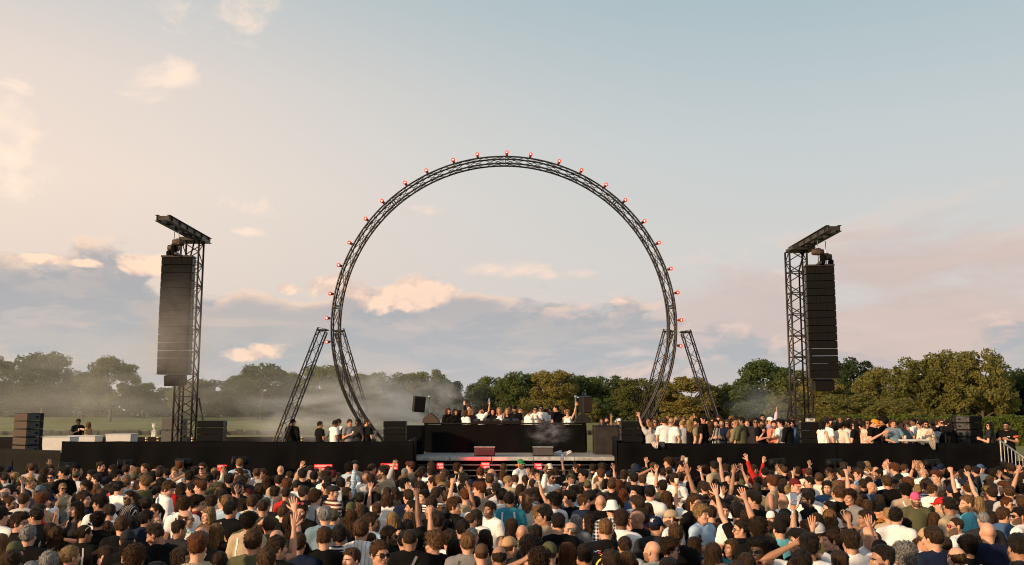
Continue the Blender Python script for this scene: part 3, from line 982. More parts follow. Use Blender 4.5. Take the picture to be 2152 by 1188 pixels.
# ------------------------------------------------------------------ railing, tables, posts, urn, shoes, cloths
def stair_rail():
    a, b = at(2102, 926, 27.9), at(2160, 968, 27.3)
    t = thing('stair_railing', (a.x, a.y, 0), 'sloping grey aluminium stair railing at the far right', 'railing')
    o = Vector((a.x, a.y, 0))
    a, b = a - o, b - o
    b = a + (b - a) * 1.9
    h = Vector((0, 0, -0.82))
    MB().tube([a, b], 0.026, 8).build('top_rail', M_ALU, t)
    MB().tube([a + h, b + h], 0.022, 8).build('bottom_rail', M_ALU, t)
    for k in range(15):
        p = a.lerp(b, k / 14)
        brace(t, p + h, p, 0.014 if k % 7 else 0.026, MB().tube([(0, 0, 0), (0, 0, 1)], 1.0, 6).mesh('baluster', M_ALU) if k == 0 else BAL[0]).name = 'baluster'
        if k == 0:
            BAL.append(t.children[-1].data)
BAL = []
BAL.append(MB().tube([(0, 0, 0), (0, 0, 1)], 1.0, 6).mesh('baluster', M_ALU))
stair_rail()

def bar(px0, px1, py0, py1, Yd, label):
    a, b = at(px0, py0, Yd), at(px1, py1, Yd)
    w, z0 = b.x - a.x, DECK_L
    t = thing('white_bar', ((a.x + b.x) / 2, Yd + 0.4, z0), label, 'bar counter')
    h = a.z - z0
    c = MB()
    q = 0.86
    V = [(-w / 2 * q, -.3, 0), (w / 2 * q, -.3, 0), (w / 2 * q, .3, 0), (-w / 2 * q, .3, 0), (-w / 2, -.4, h), (w / 2, -.4, h), (w / 2, .4, h), (-w / 2, .4, h)]
    c.add(V, [(3, 2, 1, 0), (4, 5, 6, 7), (0, 1, 5, 4), (1, 2, 6, 5), (2, 3, 7, 6), (3, 0, 4, 7)])
    c.build('body', M_WHITE, t)
    MB().box((0, 0, h + 0.016), (w + 0.04, 0.84, 0.03), 0, None, .01).build('top', M_WHITE, t)
bar(88, 146, 920, 938, 38.0, 'white slanted bar counter at far left beside brown speakers')
bar(142, 199, 917.5, 928, 39.6, 'white slanted bar counter below the couple at left')
bar(222, 274, 914, 928, 39.6, 'separate white slanted bar counter left of the tower')

def stanchion(px, py, Yd, label):
    p = at(px, py, Yd)
    t = thing('rope_post', (p.x, Yd, DECK_L - 0.01), label, 'rope post', (0, 0, 0), 'brass rope posts on the left deck')
    h = p.z - DECK_L
    MB().lathe([(0.16, 0), (0.16, 0.02), (0.05, 0.05), (0.022, 0.08), (0.022, h - 0.06)], 14).build('post', M_GOLD, t)
    MB().lathe([(0.0, -0.05), (0.035, -0.04), (0.05, 0), (0.04, 0.035), (0.015, 0.05), (0.0, 0.052)], 14, 0, (0, 0, h)).lathe([(0.04, h - 0.09), (0.045, h - 0.075), (0.03, h - 0.05)], 14).build('knob', M_GOLD, t)
for px, py, lb in ((308, 921, 'brass ball topped rope post, leftmost of those by the tower'), (332, 920, 'brass ball topped rope post left of the grey subwoofers'), (404.5, 921, 'brass ball topped rope post between subwoofers and black stack'), (635, 920, 'brass ball topped rope post between the guests on the left')):
    stanchion(px, py, 30.0, lb)

def urn():
    p = at(324, 914, 112)
    z = ground_z(p.x, 112)
    t = thing('garden_urn', (p.x, 112, z), 'white stone urn on a pedestal on the far lawn', 'urn')
    MB().box((0, 0, 0.32), (0.5, 0.5, 0.64), 0, None, .03).box((0, 0, 0.68), (0.62, 0.62, 0.08), 0, None, .02).build('pedestal', M_STONE, t)
    MB().lathe([(0.2, .72), (0.2, .78), (0.08, .86), (0.1, .95), (0.26, 1.1), (0.3, 1.3), (0.24, 1.42), (0.36, 1.5), (0.36, 1.54), (0.2, 1.54)], 20).build('bowl', M_STONE, t)
urn()

def pavilion():
    p = at(180, 868, 268)
    z = ground_z(p.x, 268)
    t = thing('pavilion', (p.x, 268, z), 'small pale house glimpsed between the hazy trees at left', 'house')
    MB().box((0, 0, 1.4), (5.5, 4, 2.8), 0).build('wall', M_STONE, t)
    V = [(-3, -2.3, 2.8), (3, -2.3, 2.8), (3, 2.3, 2.8), (-3, 2.3, 2.8), (-2.2, 0, 4.4), (2.2, 0, 4.4)]
    MB().add(V, [(0, 1, 5, 4), (1, 2, 5), (2, 3, 4, 5), (3, 0, 4), (3, 2, 1, 0)]).build('roof', mat('slate roof', (0.16, 0.15, 0.15), 0.7, 0.2, 3), t)
    for k in range(3):
        MB().box((-1.7 + k * 1.7, -2.01, 1.5), (0.7, 0.06, 1.3), 0).build('window', M_LENS, t)
    p = at(317, 880, 262)
    t = thing('garden_shed', (p.x, 262, ground_z(p.x, 262)), 'low pale shed between trees beside the left tower', 'shed')
    MB().box((0, 0, 0.6), (2.6, 2, 1.2), 0, None, .03).build('wall', M_STONE, t)
    MB().box((0, 0, 1.25), (2.9, 2.3, 0.12), 0, None, .03).build('roof', mat('slate roof', (0.16, 0.15, 0.15), 0.7, 0.2, 3), t)
pavilion()

def shoe(px, py, rz, tip, label):
    p = at(px, py, 32.3)
    t = thing('sneaker', (p.x, 32.3, STAGE), label, 'shoe', (0, tip, rz))
    s = 1.25
    b = MB()
    secs = [(-0.12, .035, .10), (-0.06, .042, .105), (0.0, .045, .085), (0.06, .05, .06), (0.12, .048, .05), (0.165, .03, .035)]
    V, n = [], 10
    for x, w, h in secs:
        for k in range(n):
            a = math.pi * 2 * k / n
            V.append((x * s, w * math.cos(a) * s, (0.025 + max(0, (math.sin(a) * .5 + .5)) * h) * s))
    Fc = [(i * n + k, i * n + (k + 1) % n, (i + 1) * n + (k + 1) % n, (i + 1) * n + k) for i in range(len(secs) - 1) for k in range(n)]
    b.add(V, Fc + [tuple(range(n))[::-1], tuple(len(V) - n + k for k in range(n))], 0, True).build('upper', M_WHITE, t)
    MB().box((0.02 * s, 0, 0.014 * s), (0.3 * s, 0.1 * s, 0.028 * s), 0, None, .01).build('sole', M_WHITE, t)
shoe(1171, 950, R(185), 0, 'white trainer lying flat on the stage')
shoe(1191, 946, R(-10), R(-32), 'white trainer tipped up on its heel on the stage')

def hung_cloth(px, pyt, w, h, m, label, seed):
    p = at(px, pyt, WALL_Y - 0.08)
    rnd = random.Random(seed)
    V, Fc = [], []
    nx, nz = 8, 8
    for j in range(nz + 1):
        t = j / nz
        ww = w * (1 - 0.72 * t * t)
        for i in range(nx + 1):
            s = i / nx - .5
            V.append((s * ww + t * t * 0.04, -0.015 - 0.02 * math.sin(s * 17 + seed) * (0.4 + t) - 0.02 * t, 0.03 - t * h))
    for j in range(nz):
        for i in range(nx):
            Fc.append((j * 9 + i + 9, j * 9 + i + 10, j * 9 + i + 1, j * 9 + i))
    o = len(V)
    for i in range(nx + 1):
        x, y, z = V[i]
        V.append((x, y + 0.24, z + 0.002))
    for i in range(nx):
        Fc.append((i, i + 1, o + i + 1, o + i))
    b = MB().add(V, Fc, 0, True)
    o2 = b.build('hung_garment', m, None, label=label, category='garment', group='garments hung over the right wall')
    o2.location = p
    sm = o2.modifiers.new('thick', 'SOLIDIFY')
    sm.thickness = 0.008
def patterned():
    m = mat('floral scarf', (0.7, 0.66, 0.62), 0.8, 0.1, 5)
    m2 = bpy.data.materials.new('floral scarf print')
    m2.use_nodes = True
    g = NT(m2.node_tree)
    out = g.n('ShaderNodeOutputMaterial')
    p = g.n('ShaderNodeBsdfPrincipled')
    g.link(p.outputs[0], out.inputs[0])
    tc = g.n('ShaderNodeTexCoord')
    n = g.noise(tc.outputs['Object'], 26, 2, 0.5)
    g.link(g.ramp(n, [(0.0, (0.7, 0.66, 0.62, 1)), (0.52, (0.7, 0.66, 0.62, 1)), (0.55, (0.45, 0.12, 0.06, 1)), (0.62, (0.05, 0.09, 0.05, 1)), (0.7, (0.7, 0.66, 0.62, 1))]), p.inputs['Base Color'])
    p.inputs['Roughness'].default_value = 0.85
    return m2
hung_cloth(1376, 931, 0.22, 0.20, patterned(), 'white floral scarf hanging over the wall under a woman', 1)
hung_cloth(1391, 931, 0.18, 0.18, mat('charcoal knit', (0.03, 0.03, 0.032), 0.9, .2, 20), 'charcoal jacket hanging over the wall beside the floral scarf', 2)
hung_cloth(1959, 929, 0.22, 0.26, mat('beige knit', (0.34, 0.30, 0.23), 0.9, .2, 20), 'beige sweater hanging over the wall below the bearded guest', 3)
hung_cloth(1937, 929, 0.16, 0.12, mat('grey knit', (0.12, 0.11, 0.10), 0.9, .2, 20), 'short grey garment hanging over the wall beside beige sweater', 4)

def counter():
    a, b = at(1896, 924, 28.85), at(1952, 929, 28.85)
    z1, z0 = a.z, DECK_R
    t = thing('drinks_table', ((a.x + b.x) / 2, 29.1, z0), 'white topped drinks table behind the wall at right', 'table')
    w = b.x - a.x
    MB().box((0, 0, z1 - z0 - 0.03), (w, 0.45, 0.06), 0, None, .01).build('table_top', M_WHITE, t)
    for sx in (-1, 1):
        for sy in (-1, 1):
            MB().tube([(sx * w * .45, sy * .18, 0), (sx * w * .45, sy * .18, z1 - z0 - .06)], 0.02, 8).build('leg', M_ALU, t)
    for k, x in enumerate((-0.22, 0.05, 0.26)):
        p = MB().lathe([(0.028, 0), (0.038, 0.11), (0.035, 0.11), (0.026, 0.01)], 12)
        o = p.build('plastic_cup', [mat('clear plastic cup', (0.6, 0.55, 0.45), 0.2, 0.05, 4), mat('amber drink', (0.45, 0.2, 0.04), 0.2, .05, 4)][k % 2], None, label=['pale plastic cup at the left of the drinks table', 'amber drink in a cup in the middle of the drinks table', 'pale plastic cup at the right of the drinks table'][k], category='cup', group='cups on the drinks table')
        o.location = ((a.x + b.x) / 2 + x, 29.05, z1 + 0.002)
counter()

def case_on_stack():
    p = at(1704, 882, 29.6)
    t = thing('equipment_case', (p.x, 29.65, at(1704, 887, 29.4).z - 0.005), 'pale equipment case on top of the speaker stack among guests', 'case')
    MB().box((0, 0, 0.055), (0.24, 0.22, 0.10), 0, None, .012).build('body', mat('pale case', (0.5, 0.47, 0.43), 0.5, 0.1, 8), t)
    MB().box((0, 0, 0.112), (0.25, 0.23, 0.016), 0, None, .005).build('lid', M_ALU, t)
    MB().box((0, -0.118, 0.07), (0.08, 0.015, 0.025), 0, None, .004).build('handle', M_BLACK, t)
case_on_stack()
# ------------------------------------------------------------------ trees
def leaf_mat(name, c0, c1, c2):
    m = bpy.data.materials.new(name)
    m.use_nodes = True
    g = NT(m.node_tree)
    out = g.n('ShaderNodeOutputMaterial')
    p = g.n('ShaderNodeBsdfPrincipled')
    tr = g.n('ShaderNodeBsdfTranslucent')
    ms = g.n('ShaderNodeMixShader')
    ms.inputs[0].default_value = 0.45
    g.link(p.outputs[0], ms.inputs[1])
    g.link(tr.outputs[0], ms.inputs[2])
    g.link(ms.outputs[0], out.inputs[0])
    tc = g.n('ShaderNodeTexCoord')
    oi = g.n('ShaderNodeObjectInfo')
    n = g.noise(tc.outputs['Object'], 5.5, 4, 0.6)
    n2 = g.noise(tc.outputs['Object'], 40, 2, 0.5)
    f = g.math('ADD', g.math('MULTIPLY', n, 0.75), g.math('ADD', g.math('MULTIPLY', n2, 0.3), g.math('MULTIPLY_ADD', oi.outputs['Random'], 0.5, -0.25)))
    c = g.ramp(f, [(0.3, c0), (0.52, c1), (0.78, c2)])
    g.link(c, p.inputs['Base Color'])
    g.link(c, tr.inputs['Color'])
    p.inputs['Roughness'].default_value = 0.7
    p.inputs['Specular IOR Level'].default_value = 0.2
    return m


M_LEAF = {
    'green': leaf_mat('green foliage', (0.068, 0.100, 0.032, 1), (0.112, 0.146, 0.044, 1), (0.175, 0.178, 0.054, 1)),
    'gold': leaf_mat('golden green foliage', (0.108, 0.118, 0.032, 1), (0.175, 0.168, 0.046, 1), (0.25, 0.205, 0.058, 1)),
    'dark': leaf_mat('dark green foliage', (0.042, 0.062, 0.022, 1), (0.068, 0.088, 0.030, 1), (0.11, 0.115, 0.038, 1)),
}
M_BARK = mat('tree bark', (0.075, 0.058, 0.042), 0.9, 0.35, 5, 0.8, 12, stretch=(1, 1, .25))


def crown_mesh(seed, kind, nleaf=6500, leaf=0.030):
    """unit crown: about 1 wide, 1 high, from z=0 to 1; many small leaf faces on irregular limb clumps"""
    rng = np.random.default_rng(seed)
    if kind == 'round':
        k = 80
        ang = rng.uniform(0, 2 * np.pi, k)
        z = rng.beta(1.3, 1.2, k) * 0.88 + 0.03
        env = np.sqrt(np.clip(1 - ((z - 0.42) / 0.56) ** 2, 0.05, 1)) * 0.40
        rad = env * np.sqrt(rng.uniform(0.25, 1, k))
        cr = rng.uniform(0.07, 0.14, k)
    elif kind == 'broad':
        k = 95
        ang = rng.uniform(0, 2 * np.pi, k)
        z = rng.beta(1.05, 1.1, k) * 0.90 + 0.02
        env = np.sqrt(np.clip(1 - ((z - 0.36) / 0.64) ** 2, 0.05, 1)) * 0.44
        rad = env * np.sqrt(rng.uniform(0.3, 1, k))
        cr = rng.uniform(0.06, 0.13, k)
    else:                                        # loose, with feathery upright sprays
        k = 110
        ang = rng.uniform(0, 2 * np.pi, k)
        z = rng.beta(1.1, 1.2, k) * 0.93 + 0.02
        env = np.sqrt(np.clip(1 - ((z - 0.36) / 0.66) ** 2, 0.04, 1)) * 0.44
        rad = env * np.sqrt(rng.uniform(0.15, 1, k))
        cr = rng.uniform(0.045, 0.115, k)
    C = np.stack([rad * np.cos(ang), rad * np.sin(ang), z], 1)
    w = cr ** 2
    own = rng.choice(k, nleaf, p=w / w.sum())
    d = rng.normal(size=(nleaf, 3))
    d /= np.linalg.norm(d, axis=1)[:, None]
    d[:, 2] = d[:, 2] * 0.82 + 0.12
    rr = rng.uniform(0.55, 1.06, nleaf) ** 0.6
    lump = 1 + 0.24 * np.sin(d[:, 0] * 7 + own) * np.sin(d[:, 1] * 8 + own * 2.1) * np.sin(d[:, 2] * 6 + own * 1.3)
    P = C[own] + d * (cr[own] * rr * lump)[:, None]
    P[:, 2] = np.clip(P[:, 2], 0.0, 1.02)
    # each leaf a small bent quad facing roughly outwards
    nrm = d + rng.normal(size=(nleaf, 3)) * 0.55
    nrm /= np.linalg.norm(nrm, axis=1)[:, None]
    t = np.cross(nrm, rng.normal(size=(nleaf, 3)))
    t /= np.linalg.norm(t, axis=1)[:, None]
    b = np.cross(nrm, t)
    s = leaf * rng.uniform(0.5, 1.25, nleaf)[:, None]
    V = np.stack([P - t * s, P - b * s * 0.6 + nrm * s * .15, P + t * s, P + b * s * 0.6 + nrm * s * .15], 1).reshape(-1, 3)
    Fq = np.arange(nleaf * 4).reshape(-1, 4)
    return V, Fq, C, cr


CROWNS = []
for i, kd in enumerate(('round', 'round', 'round', 'broad', 'broad', 'loose', 'loose', 'broad')):
    V, Fq, C, cr = crown_mesh(100 + i, kd, 12000 if kd != 'loose' else 13000, 0.023 if kd != 'loose' else 0.021)
    b = MB()
    rnd = random.Random(300 + i)
    b.tube([(0, 0, -0.35), (0.004, 0, -0.1), (-0.006, 0.005, 0.12), (0.0, 0, 0.45)], [0.036, 0.028, 0.024, 0.008], 8)
    idx = list(range(len(C)))
    rnd.shuffle(idx)
    for j in idx[:12]:
        c = Vector(C[j])
        z0 = min(0.35, max(-0.02, c.z * 0.35))
        mid = Vector((c.x * 0.45, c.y * 0.45, z0 + (c.z - z0) * 0.6))
        b.tube([(0, 0, z0), mid, c], [0.016, 0.010, 0.004], 5, 0, False)
    trunk = b.mesh('trunk', M_BARK)
    per = {}
    for k in M_LEAF:
        per[k] = (V, Fq)
    CROWNS.append((per, trunk, kd))

TREES = [  # px, top py, width px, distance, leaf, shape, clear trunk share
    (-8, 748, 90, 218, 'green', 0, .22, 'hazy round tree cut by the left edge of the picture'),
    (97, 742, 128, 205, 'green', 1, .2, 'large hazy round tree above the brown speakers at left'),
    (178, 782, 92, 248, 'green', 3, .1, 'lower hazy tree behind the couple at left'),
    (238, 752, 112, 206, 'gold', 0, .18, 'large hazy pale tree left of the left tower'),
    (297, 806, 76, 262, 'green', 3, .08, 'small hazy tree in the dip left of the left tower'),
    (348, 815, 86, 262, 'green', 4, .08, 'low hazy tree behind the left loudspeaker column'),
    (405, 797, 88, 255, 'green', 1, .08, 'tree directly behind the left tower lattice'),
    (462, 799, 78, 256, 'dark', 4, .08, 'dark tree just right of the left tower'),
    (506, 790, 72, 264, 'green', 2, .08, 'narrow tree between tower and the tall mid left trees'),
    (553, 767, 112, 242, 'green', 0, .08, 'tall full tree behind the splayed left truss leg'),
    (622, 786, 78, 254, 'gold', 3, .08, 'lower tree between two tall trees left of the arch'),
    (682, 767, 116, 238, 'green', 1, .08, 'tall broad tree behind the left foot of the arch'),
    (748, 788, 80, 262, 'green', 2, .08, 'tree just inside the left foot of the arch'),
    (795, 784, 78, 262, 'green', 4, .08, 'tree in the smoke above the left stage speakers'),
    (852, 786, 88, 262, 'gold', 3, .08, 'pale tree in the smoke left of the pole speaker'),
    (905, 779, 80, 270, 'green', 5, .08, 'loose topped tree above the left pole speaker'),
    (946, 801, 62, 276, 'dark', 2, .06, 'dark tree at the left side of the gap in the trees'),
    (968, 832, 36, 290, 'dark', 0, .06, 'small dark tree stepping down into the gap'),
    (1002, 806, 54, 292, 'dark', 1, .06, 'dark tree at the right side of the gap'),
    (1036, 794, 76, 284, 'green', 3, .06, 'green tree above the women on the booth'),
    (1092, 785, 96, 272, 'green', 0, .06, 'full green tree above the middle of the booth'),
    (1160, 779, 112, 266, 'gold', 1, .06, 'tall golden green tree right of the booth middle'),
    (1228, 792, 84, 276, 'green', 2, .06, 'green tree behind the right pole speaker'),
    (1280, 790, 84, 276, 'green', 4, .06, 'green tree between pole speaker and the right arch foot'),
    (1337, 797, 92, 250, 'gold', 3, .06, 'golden tree just inside the right arch foot'),
    (1392, 799, 76, 268, 'green', 5, .06, 'loose green tree behind the right arch foot'),
    (1446, 795, 124, 232, 'gold', 7, .04, 'broad golden willow like tree between the right arch legs'),
    (1508, 812, 86, 240, 'green', 3, .04, 'lower green tree right of the splayed right leg'),
    (1557, 796, 72, 236, 'green', 5, .05, 'green tree left of the tall oak by the right tower'),
    (1607, 759, 116, 222, 'green', 0, .06, 'tall round green tree left of the right tower'),
    (1664, 779, 84, 218, 'green', 4, .05, 'green tree directly behind the right tower lattice'),
    (1722, 797, 92, 204, 'gold', 7, .04, 'golden bushy tree below the right loudspeaker column'),
    (1788, 758, 104, 216, 'dark', 6, .05, 'dark loose topped tree right of the loudspeaker column'),
    (1852, 777, 104, 192, 'gold', 7, .04, 'golden bushy tree above the afro haired guest'),
    (1930, 757, 116, 182, 'gold', 6, .05, 'tall feathery golden tree above the hedge'),
    (1992, 739, 104, 178, 'gold', 5, .05, 'tallest feathery golden tree at right'),
    (2058, 741, 108, 174, 'gold', 6, .05, 'tall feathery golden tree next to the right end'),
    (2112, 780, 92, 196, 'dark', 4, .05, 'dark tree behind the guard at far right'),
    (2165, 778, 110, 186, 'dark', 3, .05, 'dark tree cut by the right edge of the picture'),
    # second row and low growth filling the feet of the wood
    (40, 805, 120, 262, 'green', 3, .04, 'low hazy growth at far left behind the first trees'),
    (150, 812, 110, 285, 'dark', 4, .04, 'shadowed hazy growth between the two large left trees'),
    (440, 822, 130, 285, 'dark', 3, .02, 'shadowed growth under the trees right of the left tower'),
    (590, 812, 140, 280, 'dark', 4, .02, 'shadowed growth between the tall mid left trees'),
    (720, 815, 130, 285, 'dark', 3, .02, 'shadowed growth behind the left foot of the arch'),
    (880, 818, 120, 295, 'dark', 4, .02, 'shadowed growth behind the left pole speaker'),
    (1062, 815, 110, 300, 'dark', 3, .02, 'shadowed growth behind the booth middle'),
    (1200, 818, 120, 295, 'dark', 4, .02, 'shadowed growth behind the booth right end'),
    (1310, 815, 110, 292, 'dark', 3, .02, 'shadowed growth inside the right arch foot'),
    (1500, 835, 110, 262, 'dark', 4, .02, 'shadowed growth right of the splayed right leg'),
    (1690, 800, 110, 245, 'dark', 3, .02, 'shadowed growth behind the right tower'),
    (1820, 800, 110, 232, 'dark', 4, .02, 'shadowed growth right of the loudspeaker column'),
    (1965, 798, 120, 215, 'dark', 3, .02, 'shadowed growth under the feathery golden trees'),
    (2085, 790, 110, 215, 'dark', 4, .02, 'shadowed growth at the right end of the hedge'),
    (1108, 846, 48, 240, 'gold', 7, .0, 'small golden bush above the man in white on the booth'),
    (1265, 838, 66, 236, 'green', 7, .0, 'rounded bush right of the right pole speaker'),
    (1240, 850, 42, 232, 'gold', 3, .0, 'small golden bush just right of the pole speaker'),
    (1590, 842, 90, 196, 'dark', 7, .0, 'dark rounded bush behind the guests right of the arch'),
    (1655, 832, 80, 192, 'gold', 7, .0, 'golden bush at the foot of the right tower'),
    (1780, 830, 110, 172, 'gold', 7, .0, 'wide golden bush behind guests right of the tower'),
    (1880, 838, 96, 160, 'gold', 3, .0, 'golden bush just behind the hedge'),
    (978, 853, 26, 520, 'green', 3, .0, 'tiny distant tree at the far end of the gap'),
]
def plant_trees():
    rnd = random.Random(77)
    for (px, py, wpx, Yd, leaf, shp, clear, lb) in TREES:
        p = at(px, py, Yd)
        gz = ground_z(p.x, Yd)
        H = p.z - gz
        w = wpx / F_PX * Yd * (1.18 if px < 1500 else 1.36)
        per, trunk, kd = CROWNS[shp]
        if isinstance(per[leaf], tuple):
            per[leaf] = np_mesh('crown', per[leaf][0], per[leaf][1], [M_LEAF[leaf]], None, False)
        t = thing('tree' if H > 5 else 'bush', (p.x, Yd, gz - 0.05), lb, 'tree' if H > 5 else 'bush', (0, 0, rnd.uniform(0, 6.28)), 'trees of the park behind the stage')
        z0 = H * clear
        for nm, me in (('trunk', trunk), ('crown', per[leaf])):
            o = link(nm, me, t, (0, 0, z0))
            o.scale = (w, w, (H - z0) / 0.97)
            if nm == 'trunk':
                o.scale = (w * 0.9, w * 0.9, (H - z0) / 0.97)
                if clear < 0.15:
                    o.location.z = max(z0, 0.3 * 0.97)
plant_trees()


def undergrowth():
    """shrubs and low boughs along the foot of the wood, too far off to tell apart"""
    rng = np.random.default_rng(8)
    n = 36000
    px = rng.uniform(-120, 2290, n)
    px = px[(px < 958) | (px > 996)]
    n = len(px)
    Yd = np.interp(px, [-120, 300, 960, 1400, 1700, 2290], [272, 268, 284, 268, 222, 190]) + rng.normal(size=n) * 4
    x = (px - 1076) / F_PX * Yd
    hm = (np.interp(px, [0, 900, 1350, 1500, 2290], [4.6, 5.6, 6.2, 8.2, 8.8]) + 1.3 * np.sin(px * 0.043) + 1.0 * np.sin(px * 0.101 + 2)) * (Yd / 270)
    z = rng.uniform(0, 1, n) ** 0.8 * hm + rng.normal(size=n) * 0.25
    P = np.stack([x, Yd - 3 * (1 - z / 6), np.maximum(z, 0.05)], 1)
    nrm = np.stack([rng.normal(size=n) * .6, -0.7 + rng.normal(size=n) * .5, 0.5 + rng.normal(size=n) * .5], 1)
    nrm /= np.linalg.norm(nrm, axis=1)[:, None]
    t = np.cross(nrm, rng.normal(size=(n, 3)))
    t /= np.linalg.norm(t, axis=1)[:, None]
    bb = np.cross(nrm, t)
    s = 0.42 * rng.uniform(.5, 1.3, n)[:, None]
    V = np.stack([P - t * s, P - bb * s * .7, P + t * s, P + bb * s * .7], 1).reshape(-1, 3)
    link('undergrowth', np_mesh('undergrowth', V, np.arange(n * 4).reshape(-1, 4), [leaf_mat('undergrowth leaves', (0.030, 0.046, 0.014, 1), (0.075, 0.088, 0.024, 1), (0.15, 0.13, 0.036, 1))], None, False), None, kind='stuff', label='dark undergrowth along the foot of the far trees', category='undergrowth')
undergrowth()


def hedge():
    """clipped hedge at far right: a box of many small leaves"""
    a, b = at(1735, 880, 88), at(2220, 876, 84)
    rng = np.random.default_rng(5)
    n = 16000
    L = b.x - a.x
    u = rng.uniform(0, 1, n)
    q = rng.uniform(0, 1, n)
    top = at(1900, 878, 86).z
    H = top
    front = q < 0.6
    x = a.x + u * L
    wob = 0.12 * np.sin(x * 1.3) + 0.08 * np.sin(x * 3.7 + 1)
    y = np.where(front, -1.0, rng.uniform(-1, 1, n)) + rng.normal(size=n) * 0.12
    z = np.where(front, rng.uniform(0.0, 1, n) * H, H) + wob * np.where(front, 0.2, 1) + rng.normal(size=n) * 0.06
    P = np.stack([x, 86 + y, z], 1)
    nrm = np.stack([rng.normal(size=n) * .5, np.where(front, -1, -.2) + rng.normal(size=n) * .4, np.where(front, .3, 1) + rng.normal(size=n) * .4], 1)
    nrm /= np.linalg.norm(nrm, axis=1)[:, None]
    t = np.cross(nrm, rng.normal(size=(n, 3)))
    t /= np.linalg.norm(t, axis=1)[:, None]
    bb = np.cross(nrm, t)
    s = 0.11 * rng.uniform(.6, 1.3, n)[:, None]
    V = np.stack([P - t * s, P - bb * s * .7, P + t * s, P + bb * s * .7], 1).reshape(-1, 3)
    c = Vector(((a.x + b.x) / 2, 86, 0))
    V -= np.array(c)
    th = thing('hedge', c, 'long clipped bright green hedge behind the guests at far right', 'hedge')
    link('foliage', np_mesh('foliage', V, np.arange(n * 4).reshape(-1, 4), [leaf_mat('hedge leaves', (0.09, 0.12, 0.02, 1), (0.15, 0.18, 0.03, 1), (0.24, 0.23, 0.05, 1))], None, False), th)
    MB().box((0, 0, H / 2 - 0.1), (L, 1.7, H - 0.25), 0).build('stem_mass', M_BARK, th)
hedge()


# ------------------------------------------------------------------ drifting stage smoke
def smoke(name, c, s, density, col, seed, nscale, label, lo=0.46, hi=0.72, stretch=(1, 1, 1)):
    m = bpy.data.materials.new('smoke')
    m.use_nodes = True
    g = NT(m.node_tree)
    out = g.n('ShaderNodeOutputMaterial')
    pv = g.n('ShaderNodeVolumePrincipled')
    pv.inputs['Color'].default_value = tuple(col) + (1,)
    pv.inputs['Anisotropy'].default_value = 0.2
    tc = g.n('ShaderNodeTexCoord')
    r = g.vmath('LENGTH', tc.outputs['Object'])
    fall = g.rng(r, 0.15, 0.97, 1.0, 0.0, True)
    n = g.noise(g.vmath('MULTIPLY', tc.outputs['Object'], stretch), nscale, 4, 0.6, seed, 0.6)
    d = g.math('MULTIPLY', g.rng(n, lo, hi, 0.0, 1.0, True), g.math('MULTIPLY', fall, density))
    g.link(d, pv.inputs['Density'])
    g.link(pv.outputs[0], out.inputs['Volume'])
    b = MB()
    n1, n2 = 16, 8
    prof = [(math.sin(math.pi * k / n2), -math.cos(math.pi * k / n2)) for k in range(n2 + 1)]
    b.lathe([(max(r, 0.0001) if 0 < i < n2 else 0.0, h) for i, (r, h) in enumerate(prof)], n1)
    o = b.build(name, m, None, kind='stuff', label=label, category='smoke')
    o.location = c
    o.scale = s
    return o


SMOKE = True
if SMOKE:
    p = at(300, 800, 50)
    smoke('stage_smoke', (p.x - 4, 60, 4.6), (26, 9.0, 7.0), 0.068, (1.0, 0.97, 0.90), 1.0, 3.0, 'thin warm smoke drifting across the left side', 0.40, 0.68)
    p = at(372, 700, 34.0)
    smoke('stage_smoke', (p.x, 33.9, p.z - .3), (2.2, 0.9, 3.0), 0.60, (0.98, 0.90, 0.80), 6.0, 1.5, 'brownish smoke drifting across the left loudspeaker column', 0.34, 0.70)
    p = at(905, 840, 38.5)
    smoke('stage_smoke', (p.x - 1.2, 39.0, p.z - .3), (4.2, 1.6, 2.0), 2.3, (1.0, 1.0, 0.98), 2.0, 2.6, 'grey smoke puff behind the left pole speaker', 0.45, 0.70)
    p = at(720, 860, 38.5)
    smoke('stage_smoke', (p.x - .3, 39.4, p.z - .2), (5.2, 1.8, 2.0), 1.9, (1.0, 0.99, 0.97), 5.0, 2.8, 'low grey smoke behind the guests on the left deck', 0.45, 0.70)
    p = at(1152, 912, 32.3)
    smoke('stage_smoke', (p.x, 32.3, p.z), (1.0, 0.22, 0.52), 6.0, (0.82, 0.76, 0.80), 3.0, 2.6, 'lilac grey smoke wisp in front of the booth', 0.46, 0.70)
    p = at(1612, 850, 46)
    smoke('stage_smoke', (p.x, 46, p.z), (2.6, 1.6, 1.4), 0.35, (0.75, 0.82, 0.84), 4.0, 1.6, 'faint bluish smoke behind the guests near the right tower', 0.36, 0.70)
